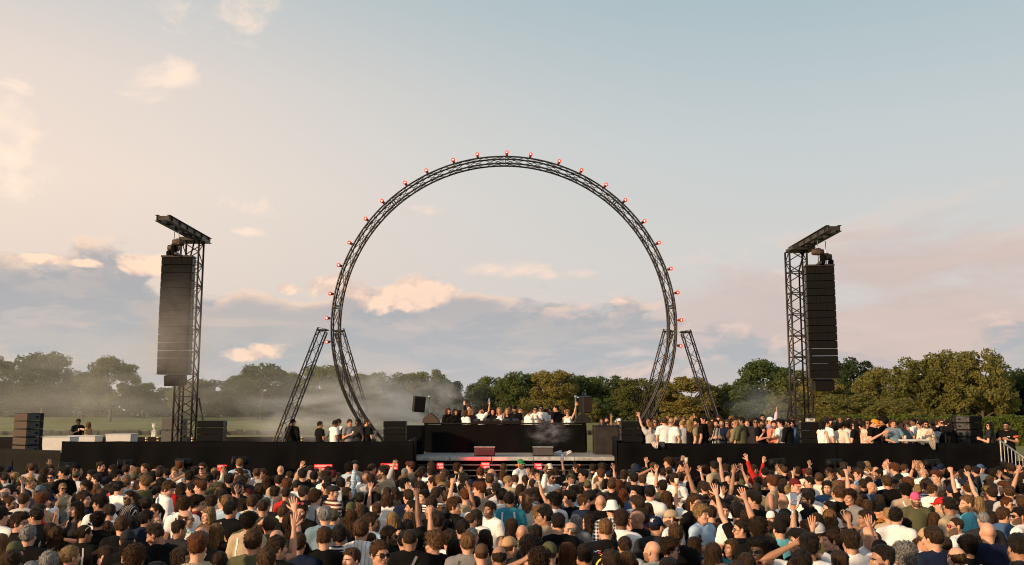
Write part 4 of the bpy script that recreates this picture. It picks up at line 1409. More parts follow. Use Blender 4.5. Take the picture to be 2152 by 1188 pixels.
# ------------------------------------------------------------------ people: signed-distance shapes meshed by surface nets
def snets(Fd, xs, ys, zs):
    """surface nets on a rectilinear grid; Fd < 0 inside"""
    ins = Fd < 0
    nx, ny, nz = Fd.shape
    cnt = np.zeros((nx - 1, ny - 1, nz - 1), np.float32)
    acc = np.zeros((3,) + cnt.shape, np.float32)
    I, J, K = np.meshgrid(np.arange(nx - 1), np.arange(ny - 1), np.arange(nz - 1), indexing='ij')
    corner = lambda A, o: A[o[0]:nx - 1 + o[0], o[1]:ny - 1 + o[1], o[2]:nz - 1 + o[2]]
    for axis in range(3):
        for a in (0, 1):
            for b in (0, 1):
                o0 = [0, 0, 0]
                oth = [k for k in range(3) if k != axis]
                o0[oth[0]], o0[oth[1]] = a, b
                o1 = list(o0)
                o1[axis] = 1
                f0, f1 = corner(Fd, o0), corner(Fd, o1)
                m = (f0 < 0) != (f1 < 0)
                t = np.where(m, f0 / np.where(m, f0 - f1, 1), 0)
                cnt += m
                for k in range(3):
                    acc[k] += np.where(m, t if k == axis else o0[k], 0)
    act = cnt > 0
    idx = -np.ones(cnt.shape, np.int64)
    idx[act] = np.arange(act.sum())
    c = cnt[act]
    P = []
    for k, (co, ii) in enumerate(((xs, I), (ys, J), (zs, K))):
        i = ii[act]
        t = acc[k][act] / c
        P.append(co[i] + t * (co[i + 1] - co[i]))
    V = np.stack(P, 1)
    quads = []
    # edges along x, y, z
    d = ins[:-1, :, :] != ins[1:, :, :]
    i, j, k = np.nonzero(d[:, 1:-1, 1:-1])
    j += 1; k += 1
    q = np.stack([idx[i, j - 1, k - 1], idx[i, j, k - 1], idx[i, j, k], idx[i, j - 1, k]], 1)
    fl = ins[i, j, k]
    quads.append(np.where(fl[:, None], q, q[:, ::-1]))
    d = ins[:, :-1, :] != ins[:, 1:, :]
    i, j, k = np.nonzero(d[1:-1, :, 1:-1])
    i += 1; k += 1
    q = np.stack([idx[i - 1, j, k - 1], idx[i - 1, j, k], idx[i, j, k], idx[i, j, k - 1]], 1)
    fl = ins[i, j, k]
    quads.append(np.where(fl[:, None], q, q[:, ::-1]))
    d = ins[:, :, :-1] != ins[:, :, 1:]
    i, j, k = np.nonzero(d[1:-1, 1:-1, :])
    i += 1; j += 1
    q = np.stack([idx[i - 1, j - 1, k], idx[i, j - 1, k], idx[i, j, k], idx[i - 1, j, k]], 1)
    fl = ins[i, j, k]
    quads.append(np.where(fl[:, None], q, q[:, ::-1]))
    return V, np.concatenate(quads)


def axis_pts(*segs):
    """(start, stop, step) pieces joined into one increasing list"""
    out = []
    for a, b, s in segs:
        n = max(1, int(round((b - a) / s)))
        out += list(np.linspace(a, b, n + 1)[:-1])
    out.append(segs[-1][1])
    return np.array(out)


def grid(xs, ys, zs):
    return np.stack(np.meshgrid(xs, ys, zs, indexing='ij'), -1)


def ell(P, c, r):
    q = (P - np.array(c)) / np.array(r)
    k0 = np.sqrt((q * q).sum(-1)) + 1e-9
    q2 = q / np.array(r)
    k1 = np.sqrt((q2 * q2).sum(-1)) + 1e-9
    return k0 * (k0 - 1) / k1


def cap(P, a, b, r1, r2=None):
    a, b = np.array(a, float), np.array(b, float)
    r2 = r1 if r2 is None else r2
    d = b - a
    t = np.clip(((P - a) @ d) / (d @ d), 0, 1)
    return np.linalg.norm(P - a - t[..., None] * d, axis=-1) - (r1 + (r2 - r1) * t)


def smin(a, b, k):
    h = np.clip(0.5 + 0.5 * (b - a) / k, 0, 1)
    return b + (a - b) * h - k * h * (1 - h)


def smax(a, b, k):
    return -smin(-a, -b, k)


def sstep(x, a, b):
    t = np.clip((x - a) / (b - a), 0, 1)
    return t * t * (3 - 2 * t)


def pnoise(P, s, seed=0):
    """cheap smooth pseudo-noise"""
    r = np.random.default_rng(seed)
    out = 0
    for k in range(4):
        w = r.normal(size=3) * s * (1 + 0.6 * k)
        out = out + np.sin(P @ w + r.uniform(0, 6.28)) / (1 + 0.5 * k)
    return out / 2.4


# ---- heads.  Head space: centre between crown and chin, +Y the way it faces, crown at z=+.118
def head_sdf(P, fem, beard):
    jw = 0.93 if fem else 1.0
    d = ell(P, (0, -0.014, 0.030), (0.076, 0.097, 0.088))
    d = smin(d, ell(P, (0, 0.020, -0.040), (0.062 * jw, 0.068, 0.074)), 0.03)
    A = P.copy()
    A[..., 0] = np.abs(A[..., 0])
    d = smin(d, cap(A, (0.050 * jw, -0.005, -0.058), (0.018, 0.058, -0.100), 0.021 * jw, 0.018), 0.025)
    d = smin(d, ell(P, (0, 0.066, -0.100), (0.022 * jw, 0.020, 0.017)), 0.015)
    d = smin(d, ell(A, (0.040, 0.056, -0.026), (0.026, 0.030, 0.028)), 0.02)
    d = smin(d, cap(A, (0.012, 0.084, 0.020), (0.048, 0.068, 0.022), 0.011 if not fem else .008, 0.009), 0.015)
    d = smax(d, -ell(A, (0.031, 0.100, 0.002), (0.018, 0.016, 0.012)), 0.012)
    d = smin(d, np.linalg.norm(A - np.array((0.031, 0.076, 0.002)), axis=-1) - 0.0125, 0.003)
    d = smin(d, cap(P, (0, 0.088, 0.012), (0, 0.108, -0.026), 0.008, 0.012 if not fem else .010), 0.010)
    d = smin(d, ell(A, (0.012, 0.095, -0.031), (0.009, 0.011, 0.008)), 0.006)
    d = smin(d, ell(P, (0, 0.086, -0.058), (0.024, 0.011, 0.006)), 0.006)
    d = smin(d, ell(P, (0, 0.083, -0.069), (0.021, 0.012, 0.007)), 0.006)
    d = smin(d, ell(A, (0.080, -0.012, -0.008), (0.011, 0.020, 0.033)), 0.008)
    nr = 0.050 if fem else 0.059
    d = smin(d, cap(P, (0, -0.020, -0.055), (0, -0.026, -0.195), nr, nr * 0.98), 0.025)
    if beard:
        reg = sstep(P[..., 2], -0.02, -0.05) * sstep(P[..., 1], -0.01, 0.03) * sstep(P[..., 2], -0.135, -0.115)
        d = d - 0.011 * reg - 0.003 * reg * pnoise(P, 160, 3)
    return d


def make_head(fem, beard, fine):
    s1, s2 = (0.0075, 0.011) if fine else (0.012, 0.016)
    xs = axis_pts((-0.105, -0.06, s2), (-0.06, 0.06, s1), (0.06, 0.105, s2))
    ys = axis_pts((-0.125, 0.04, s2), (0.04, 0.135, s1))
    zs = axis_pts((-0.235, -0.115, s2), (-0.115, 0.045, s1), (0.045, 0.135, s2))
    V, Q = snets(head_sdf(grid(xs, ys, zs), fem, beard), xs, ys, zs)
    C = V[Q].mean(1)
    A = C.copy()
    A[:, 0] = np.abs(A[:, 0])
    mi = np.zeros(len(Q), int)
    # brows, lips, eye white, iris, beard
    mi[(np.abs(A[:, 2] - 0.0215 - 0.1 * (0.03 - A[:, 0])) < (0.0052 if not fem else 0.0042)) & (A[:, 0] > 0.010) & (A[:, 0] < 0.052) & (C[:, 1] > 0.06)] = 4
    mi[(((C[:, 0] / 0.026) ** 2 + ((C[:, 2] + 0.0635) / 0.0105) ** 2) < 1) & (C[:, 1] > 0.078)] = 1
    e = ((A[:, 0] - 0.031) / 0.0145) ** 2 + ((A[:, 2] - 0.001) / 0.0058) ** 2
    mi[(e < 1) & (C[:, 1] > 0.07)] = 2
    mi[((A[:, 0] - 0.031) ** 2 + (A[:, 2] - 0.002) ** 2 < 0.0072 ** 2) & (C[:, 1] > 0.07)] = 3
    if beard:
        b = (C[:, 2] < -0.030 - 0.6 * np.clip(C[:, 1] - 0.05, 0, 1) + 0.02 * (A[:, 0] > 0.03)) & (C[:, 1] > 0.002) & (C[:, 2] > -0.135)
        b |= (np.abs(C[:, 2] + 0.047) < 0.006) & (A[:, 0] < 0.03) & (C[:, 1] > 0.07)
        mi[b & (mi == 0)] = 5
    return V, Q, mi


PIV = np.array((0.0, -0.03, -0.13))                   # where the head turns on the neck, head space
HEADC = np.array((0.0, 0.0, 1.633))                   # head centre in a 1.75 m body


def head_matrix(yaw, pitch, roll=0.0):
    q = Euler((pitch, roll, yaw), 'XYZ').to_matrix()
    piv = Vector(PIV)
    M = Matrix.Translation(Vector(HEADC) + piv) @ q.to_4x4() @ Matrix.Scale(0.945, 4) @ Matrix.Translation(-piv)
    return M


# ---- torso and legs
def torso_sdf(P, fem, grow=0.0):
    A = P.copy()
    A[..., 0] = np.abs(A[..., 0])
    sh = 0.90 if fem else 1.0
    d = ell(P, (0, 0.004, 1.27), (0.165 * sh + grow, 0.105 + grow, 0.20 + grow))
    d = smin(d, ell(P, (0, 0.010, 1.08), ((0.135 if fem else 0.150) + grow, 0.100 + grow, 0.18 + grow)), 0.06)
    d = smin(d, ell(P, (0, 0, 0.94), ((0.172 if fem else 0.160) + grow, 0.115 + grow, 0.13 + grow)), 0.06)
    d = smin(d, cap(A, (0.0, -0.015, 1.425), (0.155 * sh, -0.012, 1.415), 0.062 + grow, 0.055 + grow), 0.05)
    d = smin(d, cap(A, (0.02, -0.035, 1.485), (0.125 * sh, -0.02, 1.435), 0.050 + grow, 0.046 + grow), 0.04)
    if fem:
        d = smin(d, ell(A, (0.075, 0.085, 1.275), (0.062 + grow, 0.062 + grow, 0.06 + grow)), 0.035)
    return d


def legs_sdf(P, grow=0.0):
    A = P.copy()
    A[..., 0] = np.abs(A[..., 0])
    d = cap(A, (0.085, 0, 0.90), (0.105, 0.015, 0.50), 0.088 + grow, 0.060 + grow)
    d = smin(d, cap(A, (0.105, 0.015, 0.50), (0.115, -0.015, 0.09), 0.060 + grow, 0.040 + grow * 1.6), 0.03)
    return d


def make_torso(fem):
    xs = axis_pts((-0.27, 0.27, 0.032))
    ys = axis_pts((-0.17, 0.20, 0.032))
    zs = axis_pts((0.02, 0.9, 0.055), (0.9, 1.6, 0.034))
    P = grid(xs, ys, zs)
    A = P.copy()
    A[..., 0] = np.abs(A[..., 0])
    d = smin(torso_sdf(P, fem, -0.014), legs_sdf(P), 0.04)
    d = smin(d, cap(P, (0, -0.028, 1.44), (0, -0.026, 1.56), 0.050), 0.03)
    d = smin(d, cap(A, (0.115, -0.03, 0.06), (0.13, 0.15, 0.04), 0.042, 0.032), 0.03)
    return snets(d, xs, ys, zs)


# ---- arms and hands: swept tubes with elliptical sections
def sweep(pts, rad, flat, up, n=10):
    pts = [Vector(p) for p in pts]
    V, Q = [], []
    L = len(pts)
    u = Vector(up)
    for i, p in enumerate(pts):
        t = (pts[min(i + 1, L - 1)] - pts[max(i - 1, 0)]).normalized()
        a = (u - t * u.dot(t))
        if a.length < 1e-3:
            a = Vector((1, 0, 0)) - t * t.x
        a.normalize()
        b = t.cross(a)
        u = a
        for k in range(n):
            an = 2 * math.pi * k / n
            V.append(p + a * (math.cos(an) * rad[i] * flat[i]) + b * (math.sin(an) * rad[i]))
    for i in range(L - 1):
        for k in range(n):
            k2 = (k + 1) % n
            Q.append((i * n + k, i * n + k2, (i + 1) * n + k2, (i + 1) * n + k))
    c = len(V)
    V.append(pts[-1])
    for k in range(0, n):
        Q.append(((L - 1) * n + k, (L - 1) * n + (k + 1) % n, c, c))
    return np.array([tuple(v) for v in V]), np.array(Q)


def arm(sh, el, wr, palm_n, hand, fin_dir=None):
    """shoulder, elbow, wrist; palm_n: the way the palm faces; hand: open, relaxed, fist, point, peace, hold"""
    sh, el, wr = Vector(sh), Vector(el), Vector(wr)
    parts = []
    fd = (Vector(fin_dir) if fin_dir is not None else (wr - el)).normalized()
    pn = Vector(palm_n)
    pn = (pn - fd * pn.dot(fd)).normalized()
    side = fd.cross(pn)                                # across the palm
    pts, rad, flat = [], [], []
    for t, r in ((-.16, .012), (-.13, .034), (-.07, .046), (0, .051), (.18, .048), (.42, .044), (.68, .039), (.9, .036)):
        pts.append(sh.lerp(el, t)); rad.append(r); flat.append(1)
    e2 = el + ((el - sh).normalized() - (wr - el).normalized()) * 0.012
    pts.append(e2); rad.append(.036); flat.append(1)
    for t, r, f in ((.12, .038, 1), (.3, .039, 1), (.55, .033, .95), (.8, .026, .88), (.97, .023, .75)):
        pts.append(el.lerp(wr, t)); rad.append(r); flat.append(f)
    for t, r, f in ((.015, .026, .62), (.04, .035, .42), (.07, .038, .36), (.09, .036, .30)):
        pts.append(wr + fd * t); rad.append(r); flat.append(f)
    parts.append(sweep(pts, rad, flat, pn, 10))
    base = wr + fd * 0.085
    curl = {'open': .12, 'relaxed': .75, 'fist': 2.3, 'hold': 1.25, 'point': 2.3, 'peace': 2.3}[hand]
    spread = {'open': .13, 'relaxed': .06}.get(hand, .05)
    for k in range(4):
        c = curl
        if hand == 'point' and k == 0:
            c = .08
        if hand == 'peace' and k < 2:
            c = .08
        off = (k - 1.5) * 0.0195
        l = (.074, .082, .076, .060)[k]
        sp = (k - 1.5) * spread * (1.4 if hand == 'peace' and k < 2 else 1)
        p = base + side * off - fd * abs(k - 1.3) * 0.004
        dirv = (fd * math.cos(sp) + side * math.sin(sp)).normalized()
        ps = [p - dirv * 0.02, p]
        a = 0
        for q, ln in enumerate((.45, .32, .23)):
            a += c * (0.42, 0.36, 0.22)[q]
            dd = dirv * math.cos(a) + pn * math.sin(a)
            ps.append(ps[-1] + dd * l * ln)
        parts.append(sweep(ps, [.0095, .0095, .009, .0082, .006], [1] * 5, pn, 6))
    tb = wr + fd * 0.03 - side * 0.028 + pn * 0.006
    ta = {'open': .85, 'relaxed': .5, 'fist': .25, 'hold': .6, 'point': .3, 'peace': .3}[hand]
    tin = {'open': .15, 'relaxed': .4}.get(hand, .8)
    d1 = (fd * math.cos(ta) - side * math.sin(ta) + pn * tin * .6).normalized()
    d2 = (fd * math.cos(ta * .6) - side * math.sin(ta * .6) * (1 if hand == 'open' else -.2) + pn * tin).normalized()
    parts.append(sweep([tb - d1 * .015, tb + d1 * .022, tb + d1 * .05, tb + d1 * .05 + d2 * .03], [.013, .0125, .0105, .007], [1] * 4, pn, 6))
    return parts


SHO = {False: 0.178, True: 0.158}
def pose_arms(pose, fem):
    """returns (right, left): each (shoulder, elbow, wrist, palm normal, hand, finger direction)"""
    s = SHO[fem]
    Rr, Lr = Vector((s, -0.01, 1.415)), Vector((-s, -0.01, 1.415))
    def down(sg):
        S = Rr if sg > 0 else Lr
        return (S, S + Vector((sg * 0.07, -0.03, -0.275)), S + Vector((sg * 0.075, 0.05, -0.52)), (-sg, 0.2, 0), 'relaxed', None)
    def front(sg, hand='relaxed', z=-0.20):
        S = Rr if sg > 0 else Lr
        return (S, S + Vector((sg * 0.07, 0.03, -0.275)), S + Vector((-sg * 0.06, 0.27, z)), (-sg, 0.1, 0.2), hand, None)
    def up(sg, hand='open', lean=0.12, fwd=0.10):
        S = Rr if sg > 0 else Lr
        e = S + Vector((sg * lean, fwd, 0.245))
        w = e + Vector((sg * lean * 0.45, fwd * 0.5, 0.245))
        return (S, e, w, (0, 1, 0.1), hand, None)
    def bent_up(sg, hand='open'):
        S = Rr if sg > 0 else Lr
        e = S + Vector((sg * 0.16, 0.16, 0.08))
        w = e + Vector((sg * -0.01, 0.05, 0.25))
        return (S, e, w, (0, 1, 0), hand, None)
    def phone(sg):
        S = Rr if sg > 0 else Lr
        e = S + Vector((sg * 0.03, 0.22, -0.13))
        w = e + Vector((-sg * 0.10, 0.13, 0.20))
        return (S, e, w, (-sg * .3, -1, 0.0), 'hold', (0, 0.2, 1))
    def phone_high(sg):
        S = Rr if sg > 0 else Lr
        e = S + Vector((sg * 0.06, 0.19, 0.19))
        w = e + Vector((-sg * 0.03, 0.08, 0.245))
        return (S, e, w, (-sg * .2, -1, 0.0), 'hold', (0, 0.1, 1))
    def head(sg):
        S = Rr if sg > 0 else Lr
        e = S + Vector((sg * 0.26, 0.03, 0.08))
        w = Vector((sg * 0.13, 0.01, 1.66))
        return (S, e, w, (-sg, 0, -.2), 'relaxed', (-sg * .8, -0.1, 0.5))
    def mouth(sg):
        S = Rr if sg > 0 else Lr
        e = S + Vector((sg * 0.06, 0.12, -0.24))
        w = Vector((sg * 0.05, 0.19, 1.50))
        return (S, e, w, (-sg * .6, -.7, 0), 'hold', (-sg * .5, -0.1, 0.8))
    def lean(sg):
        S = Rr if sg > 0 else Lr
        return (S, S + Vector((sg * 0.10, 0.09, -0.255)), S + Vector((sg * 0.03, 0.33, -0.30)), (0, 0, -1), 'relaxed', (-sg * .4, 1, -.2))
    def reach(sg):
        S = Rr if sg > 0 else Lr
        e = S + Vector((sg * 0.13, 0.22, 0.05))
        return (S, e, e + Vector((sg * 0.10, 0.22, 0.06)), (0, 0, -1), 'relaxed', None)
    return {'down': (down(1), down(-1)), 'front': (front(1), front(-1)), 'clap': (front(1, 'open', -.08), front(-1, 'open', -.08)),
            'up': (up(1), down(-1)), 'up2': (up(1), up(-1, 'open', .16, .04)), 'wave': (up(1, 'open', .2, 0), front(-1)),
            'point': (up(1, 'point', .06, .16), front(-1)), 'peace': (up(1, 'peace', .08, .1), down(-1)), 'bent': (bent_up(1), down(-1)), 'bent2': (bent_up(1), bent_up(-1)),
            'fist': (up(1, 'fist', .05, .05), down(-1)), 'phone': (phone(1), front(-1)), 'phonehi': (phone_high(1), down(-1)), 'cuphi': (phone_high(1), front(-1)), 'head': (head(1), down(-1)), 'mouth': (mouth(1), down(-1)),
            'lean': (lean(1), lean(-1)), 'reach': (reach(1), down(-1)), 'cup': (front(1, 'hold', -.16), down(-1))}[pose]


def shirt_mesh(kind, pose, fem, fine):
    st = 0.020 if fine else 0.034
    ar = pose_arms(pose, fem)
    pts = np.array([list(p) for a in ar for p in a[:3]])
    lo, hi = pts.min(0), pts.max(0)
    full = kind in ('long', 'hood')
    if not full:
        pp = np.array([list(a[0].lerp(a[1], 0.75)) for a in ar] + [list(a[0]) for a in ar])
        lo, hi = pp.min(0), pp.max(0)
    x0, x1 = min(-0.25, lo[0] - .09), max(0.25, hi[0] + .09)
    y0, y1 = min(-0.19, lo[1] - .09), max(0.22, hi[1] + .09)
    z0, z1 = 0.76, max(1.56, hi[2] + .09)
    xs, ys = axis_pts((x0, x1, st)), axis_pts((y0, y1, st))
    zs = axis_pts((z0, 1.2, st * 1.7), (1.2, z1, st))
    P = grid(xs, ys, zs)
    d = torso_sdf(P, fem, 0.016 if kind != 'tank' else 0.008)
    hem = 0.84 if kind != 'tank' else 0.98
    # let the cloth hang straighter than the body
    if kind != 'tank':
        d = smin(d, cap(P, (0, 0.005, 1.25), (0, 0.005, 0.86), 0.135, 0.140), 0.08)
        d = np.minimum(d, ell(P * np.array((1, 1.25, 1)), (0, 0.005, 1.0), (0.185, 0.185, 0.34)))
    for i, a in enumerate(ar):
        S, E, W = a[:3]
        if kind == 'tank':
            continue
        ex = {'tee': .62, 'long': 1, 'hood': 1}[kind]
        EE = S.lerp(E, ex)
        sleeve = cap(P, S, EE, 0.076, 0.070 if kind == 'tee' else 0.060)
        if kind == 'tee':
            ax = np.array(E - S)
            ax /= np.linalg.norm(ax)
            sleeve = smax(sleeve, (P - np.array(EE)) @ ax, 0.012)
        else:
            sleeve = smin(sleeve, cap(P, E, E.lerp(W, .94), 0.058, 0.044), 0.03)
            ax = np.array(W - E)
            ax /= np.linalg.norm(ax)
            sleeve = smax(sleeve, np.where((P - np.array(E)) @ ax > 0.15, (P - np.array(E.lerp(W, .93))) @ ax, -1), 0.01)
        d = smin(d, sleeve, 0.035)
    if kind == 'tank':
        for sg in (1, -1):
            S = ar[0][0] if sg > 0 else ar[1][0]
            d = smax(d, -(np.linalg.norm(P - np.array((sg * (SHO[fem] + .03), -0.005, 1.40)), axis=-1) - 0.095), 0.02)
    # wrinkles
    d = d + 0.006 * pnoise(P * np.array((1, 1, 1.6)), 26, 7) + 0.004 * pnoise(P, 55, 9)
    # neckline: an open ring round the neck
    d = smax(d, -ell(P, (0, 0.012 if kind != 'tank' else 0.03, 1.545), (0.074 if kind != 'tank' else .1, 0.090, 0.072 if kind != 'tank' else 0.12)), 0.008)
    d = smax(d, hem - P[..., 2], 0.01)
    if kind == 'hood':
        d = smin(d, ell(P, (0, -0.095, 1.47), (0.115, 0.055, 0.075)), 0.02)
    if kind == 'long':                                    # shirt collar
        ring_d = np.abs(np.sqrt(P[..., 0] ** 2 + (P[..., 1] + 0.022) ** 2) - 0.074 - 0.1 * (1.49 - P[..., 2])) - 0.010
        ring_d = np.maximum(ring_d, np.abs(P[..., 2] - 1.500 + 0.25 * (P[..., 1] + .03)) - 0.028)
        d = smin(d, ring_d, 0.012)
    return snets(d, xs, ys, zs)


def make_trousers():
    xs = axis_pts((-0.28, 0.28, 0.04))
    ys = axis_pts((-0.2, 0.2, 0.04))
    zs = axis_pts((0.02, 1.04, 0.05))
    P = grid(xs, ys, zs)
    d = smin(legs_sdf(P, 0.022), ell(P, (0, 0, 0.95), (0.172, 0.122, 0.15)), 0.05)
    d = smax(d, P[..., 2] - 1.0, 0.01)
    d = smax(d, 0.07 - P[..., 2], 0.01)
    return snets(d + 0.006 * pnoise(P, 30, 4), xs, ys, zs)


def make_shoes():
    xs = axis_pts((-0.22, 0.22, 0.022))
    ys = axis_pts((-0.12, 0.24, 0.022))
    zs = axis_pts((-0.01, 0.15, 0.022))
    P = grid(xs, ys, zs)
    A = P.copy()
    A[..., 0] = np.abs(A[..., 0])
    d = smin(cap(A, (0.115, -0.04, 0.06), (0.132, 0.14, 0.045), 0.052, 0.045), cap(A, (0.115, -0.03, 0.05), (0.115, -0.025, 0.11), 0.05), 0.03)
    d = smax(d, 0.012 - P[..., 2], 0.006)
    return snets(d, xs, ys, zs)


# ---- hair: a shell over the skull with many separate locks
def hair_sdf(P, style):
    z, y = P[..., 2], P[..., 1]
    ax = np.abs(P[..., 0])
    cr = ell(P, (0, -0.014, 0.030), (0.076, 0.097, 0.088))
    zmin = -0.078 + 0.145 * sstep(y, -0.055, 0.082)
    zmin = np.where((y > 0.0) & (y < 0.05) & (ax > 0.06), zmin - 0.012, zmin)
    top = sstep(z, 0.03, 0.11)
    if style == 'short':
        d = cr - (0.010 + 0.010 * top) - 0.004 * pnoise(P, 70, 1)
    elif style == 'fade':
        d = cr - (0.0035 + 0.021 * sstep(z, 0.045, 0.10)) - 0.004 * pnoise(P, 80, 2) * top
        zmin = zmin + 0.012
    elif style == 'quiff':
        d = cr - (0.010 + 0.026 * top + 0.022 * top * sstep(y, 0.0, 0.08)) - 0.006 * pnoise(P, 60, 3)
    elif style == 'curly':
        d = cr - (0.018 + 0.022 * top) - 0.009 * pnoise(P, 110, 4)
    elif style == 'afro':
        d = ell(P, (0, -0.03, 0.045), (0.135, 0.135, 0.13)) - 0.010 * pnoise(P, 100, 5)
        d = smax(d, -ell(P, (0, 0.12, -0.05), (0.075, 0.09, 0.10)), 0.02)
        zmin = zmin - 0.02
    elif style == 'buzz':
        d = cr - 0.0035
        zmin = zmin + 0.008
    elif style == 'receding':
        d = cr - 0.006
        zmin = np.maximum(zmin, -0.06)
        d = smax(d, (z - 0.045 - 0.25 * np.maximum(0, -y - 0.02)), 0.006)
        zmin = np.where(y > 0.03, 0.2, zmin)
    elif style in ('long', 'wavy', 'bob'):
        lenz = {'long': -0.36, 'wavy': -0.33, 'bob': -0.13}[style]
        d = cr - (0.014 + 0.008 * top)
        wob = 0.012 * np.sin(z * 55 + P[..., 0] * 20) if style == 'wavy' else 0.004 * np.sin(z * 22 + P[..., 0] * 30)
        Q = P.copy()
        Q[..., 0] = Q[..., 0] + wob
        wx = 0.092 + (0.018 if style != 'long' else 0.006)
        curtain = ell(Q, (0, -0.052, lenz * 0.42), (wx, 0.062, abs(lenz) * 0.62 + 0.06))
        curtain = smax(curtain, lenz - z + 0.03 * np.sin(P[..., 0] * 60), 0.02)
        d = smin(d, curtain, 0.03)
        side = np.maximum(np.abs(ax - 0.083) - 0.014, np.maximum(np.abs(y + 0.0) - 0.045, np.maximum(lenz * 0.9 - z, z - 0.04)))
        d = smin(d, side, 0.015)
        d = d + 0.004 * pnoise(P * np.array((1, 1, .25)), 130, 6)
        face = ell(P, (0, 0.13, -0.055), (0.072, 0.115, 0.135))
        d = smax(d, -face, 0.01)
        zmin = np.where(y > 0.055, 0.064, lenz - 0.02)
        body = ell(P, (0, 0.02, -0.30), (0.14, 0.05, 0.09))
        d = smax(d, -body, 0.01)
    elif style in ('pony', 'bun', 'updo'):
        d = cr - (0.009 + 0.005 * top)
        if style == 'pony':
            t = cap(P, (0, -0.105, 0.045), (0, -0.155, -0.03), 0.026, 0.032)
            t = smin(t, cap(P, (0, -0.155, -0.03), (0.015, -0.125, -0.24), 0.032, 0.012), 0.02)
            d = smin(d, t + 0.003 * pnoise(P, 120, 7), 0.01)
        else:
            c = (0, -0.075, 0.115) if style == 'bun' else (0, -0.11, 0.03)
            d = smin(d, np.linalg.norm(P - np.array(c), axis=-1) - 0.043 + 0.006 * pnoise(P, 120, 8), 0.01)
        zmin2 = np.where((y < -0.095), -0.4, zmin)
        zmin = zmin2
    d = smax(d, zmin - z, 0.006)
    if style not in ('long', 'wavy', 'bob', 'pony'):
        d = smax(d, ell(P, (0, 0, 0.02), (0.3, 0.3, 0.3)), 0.01)
    return d


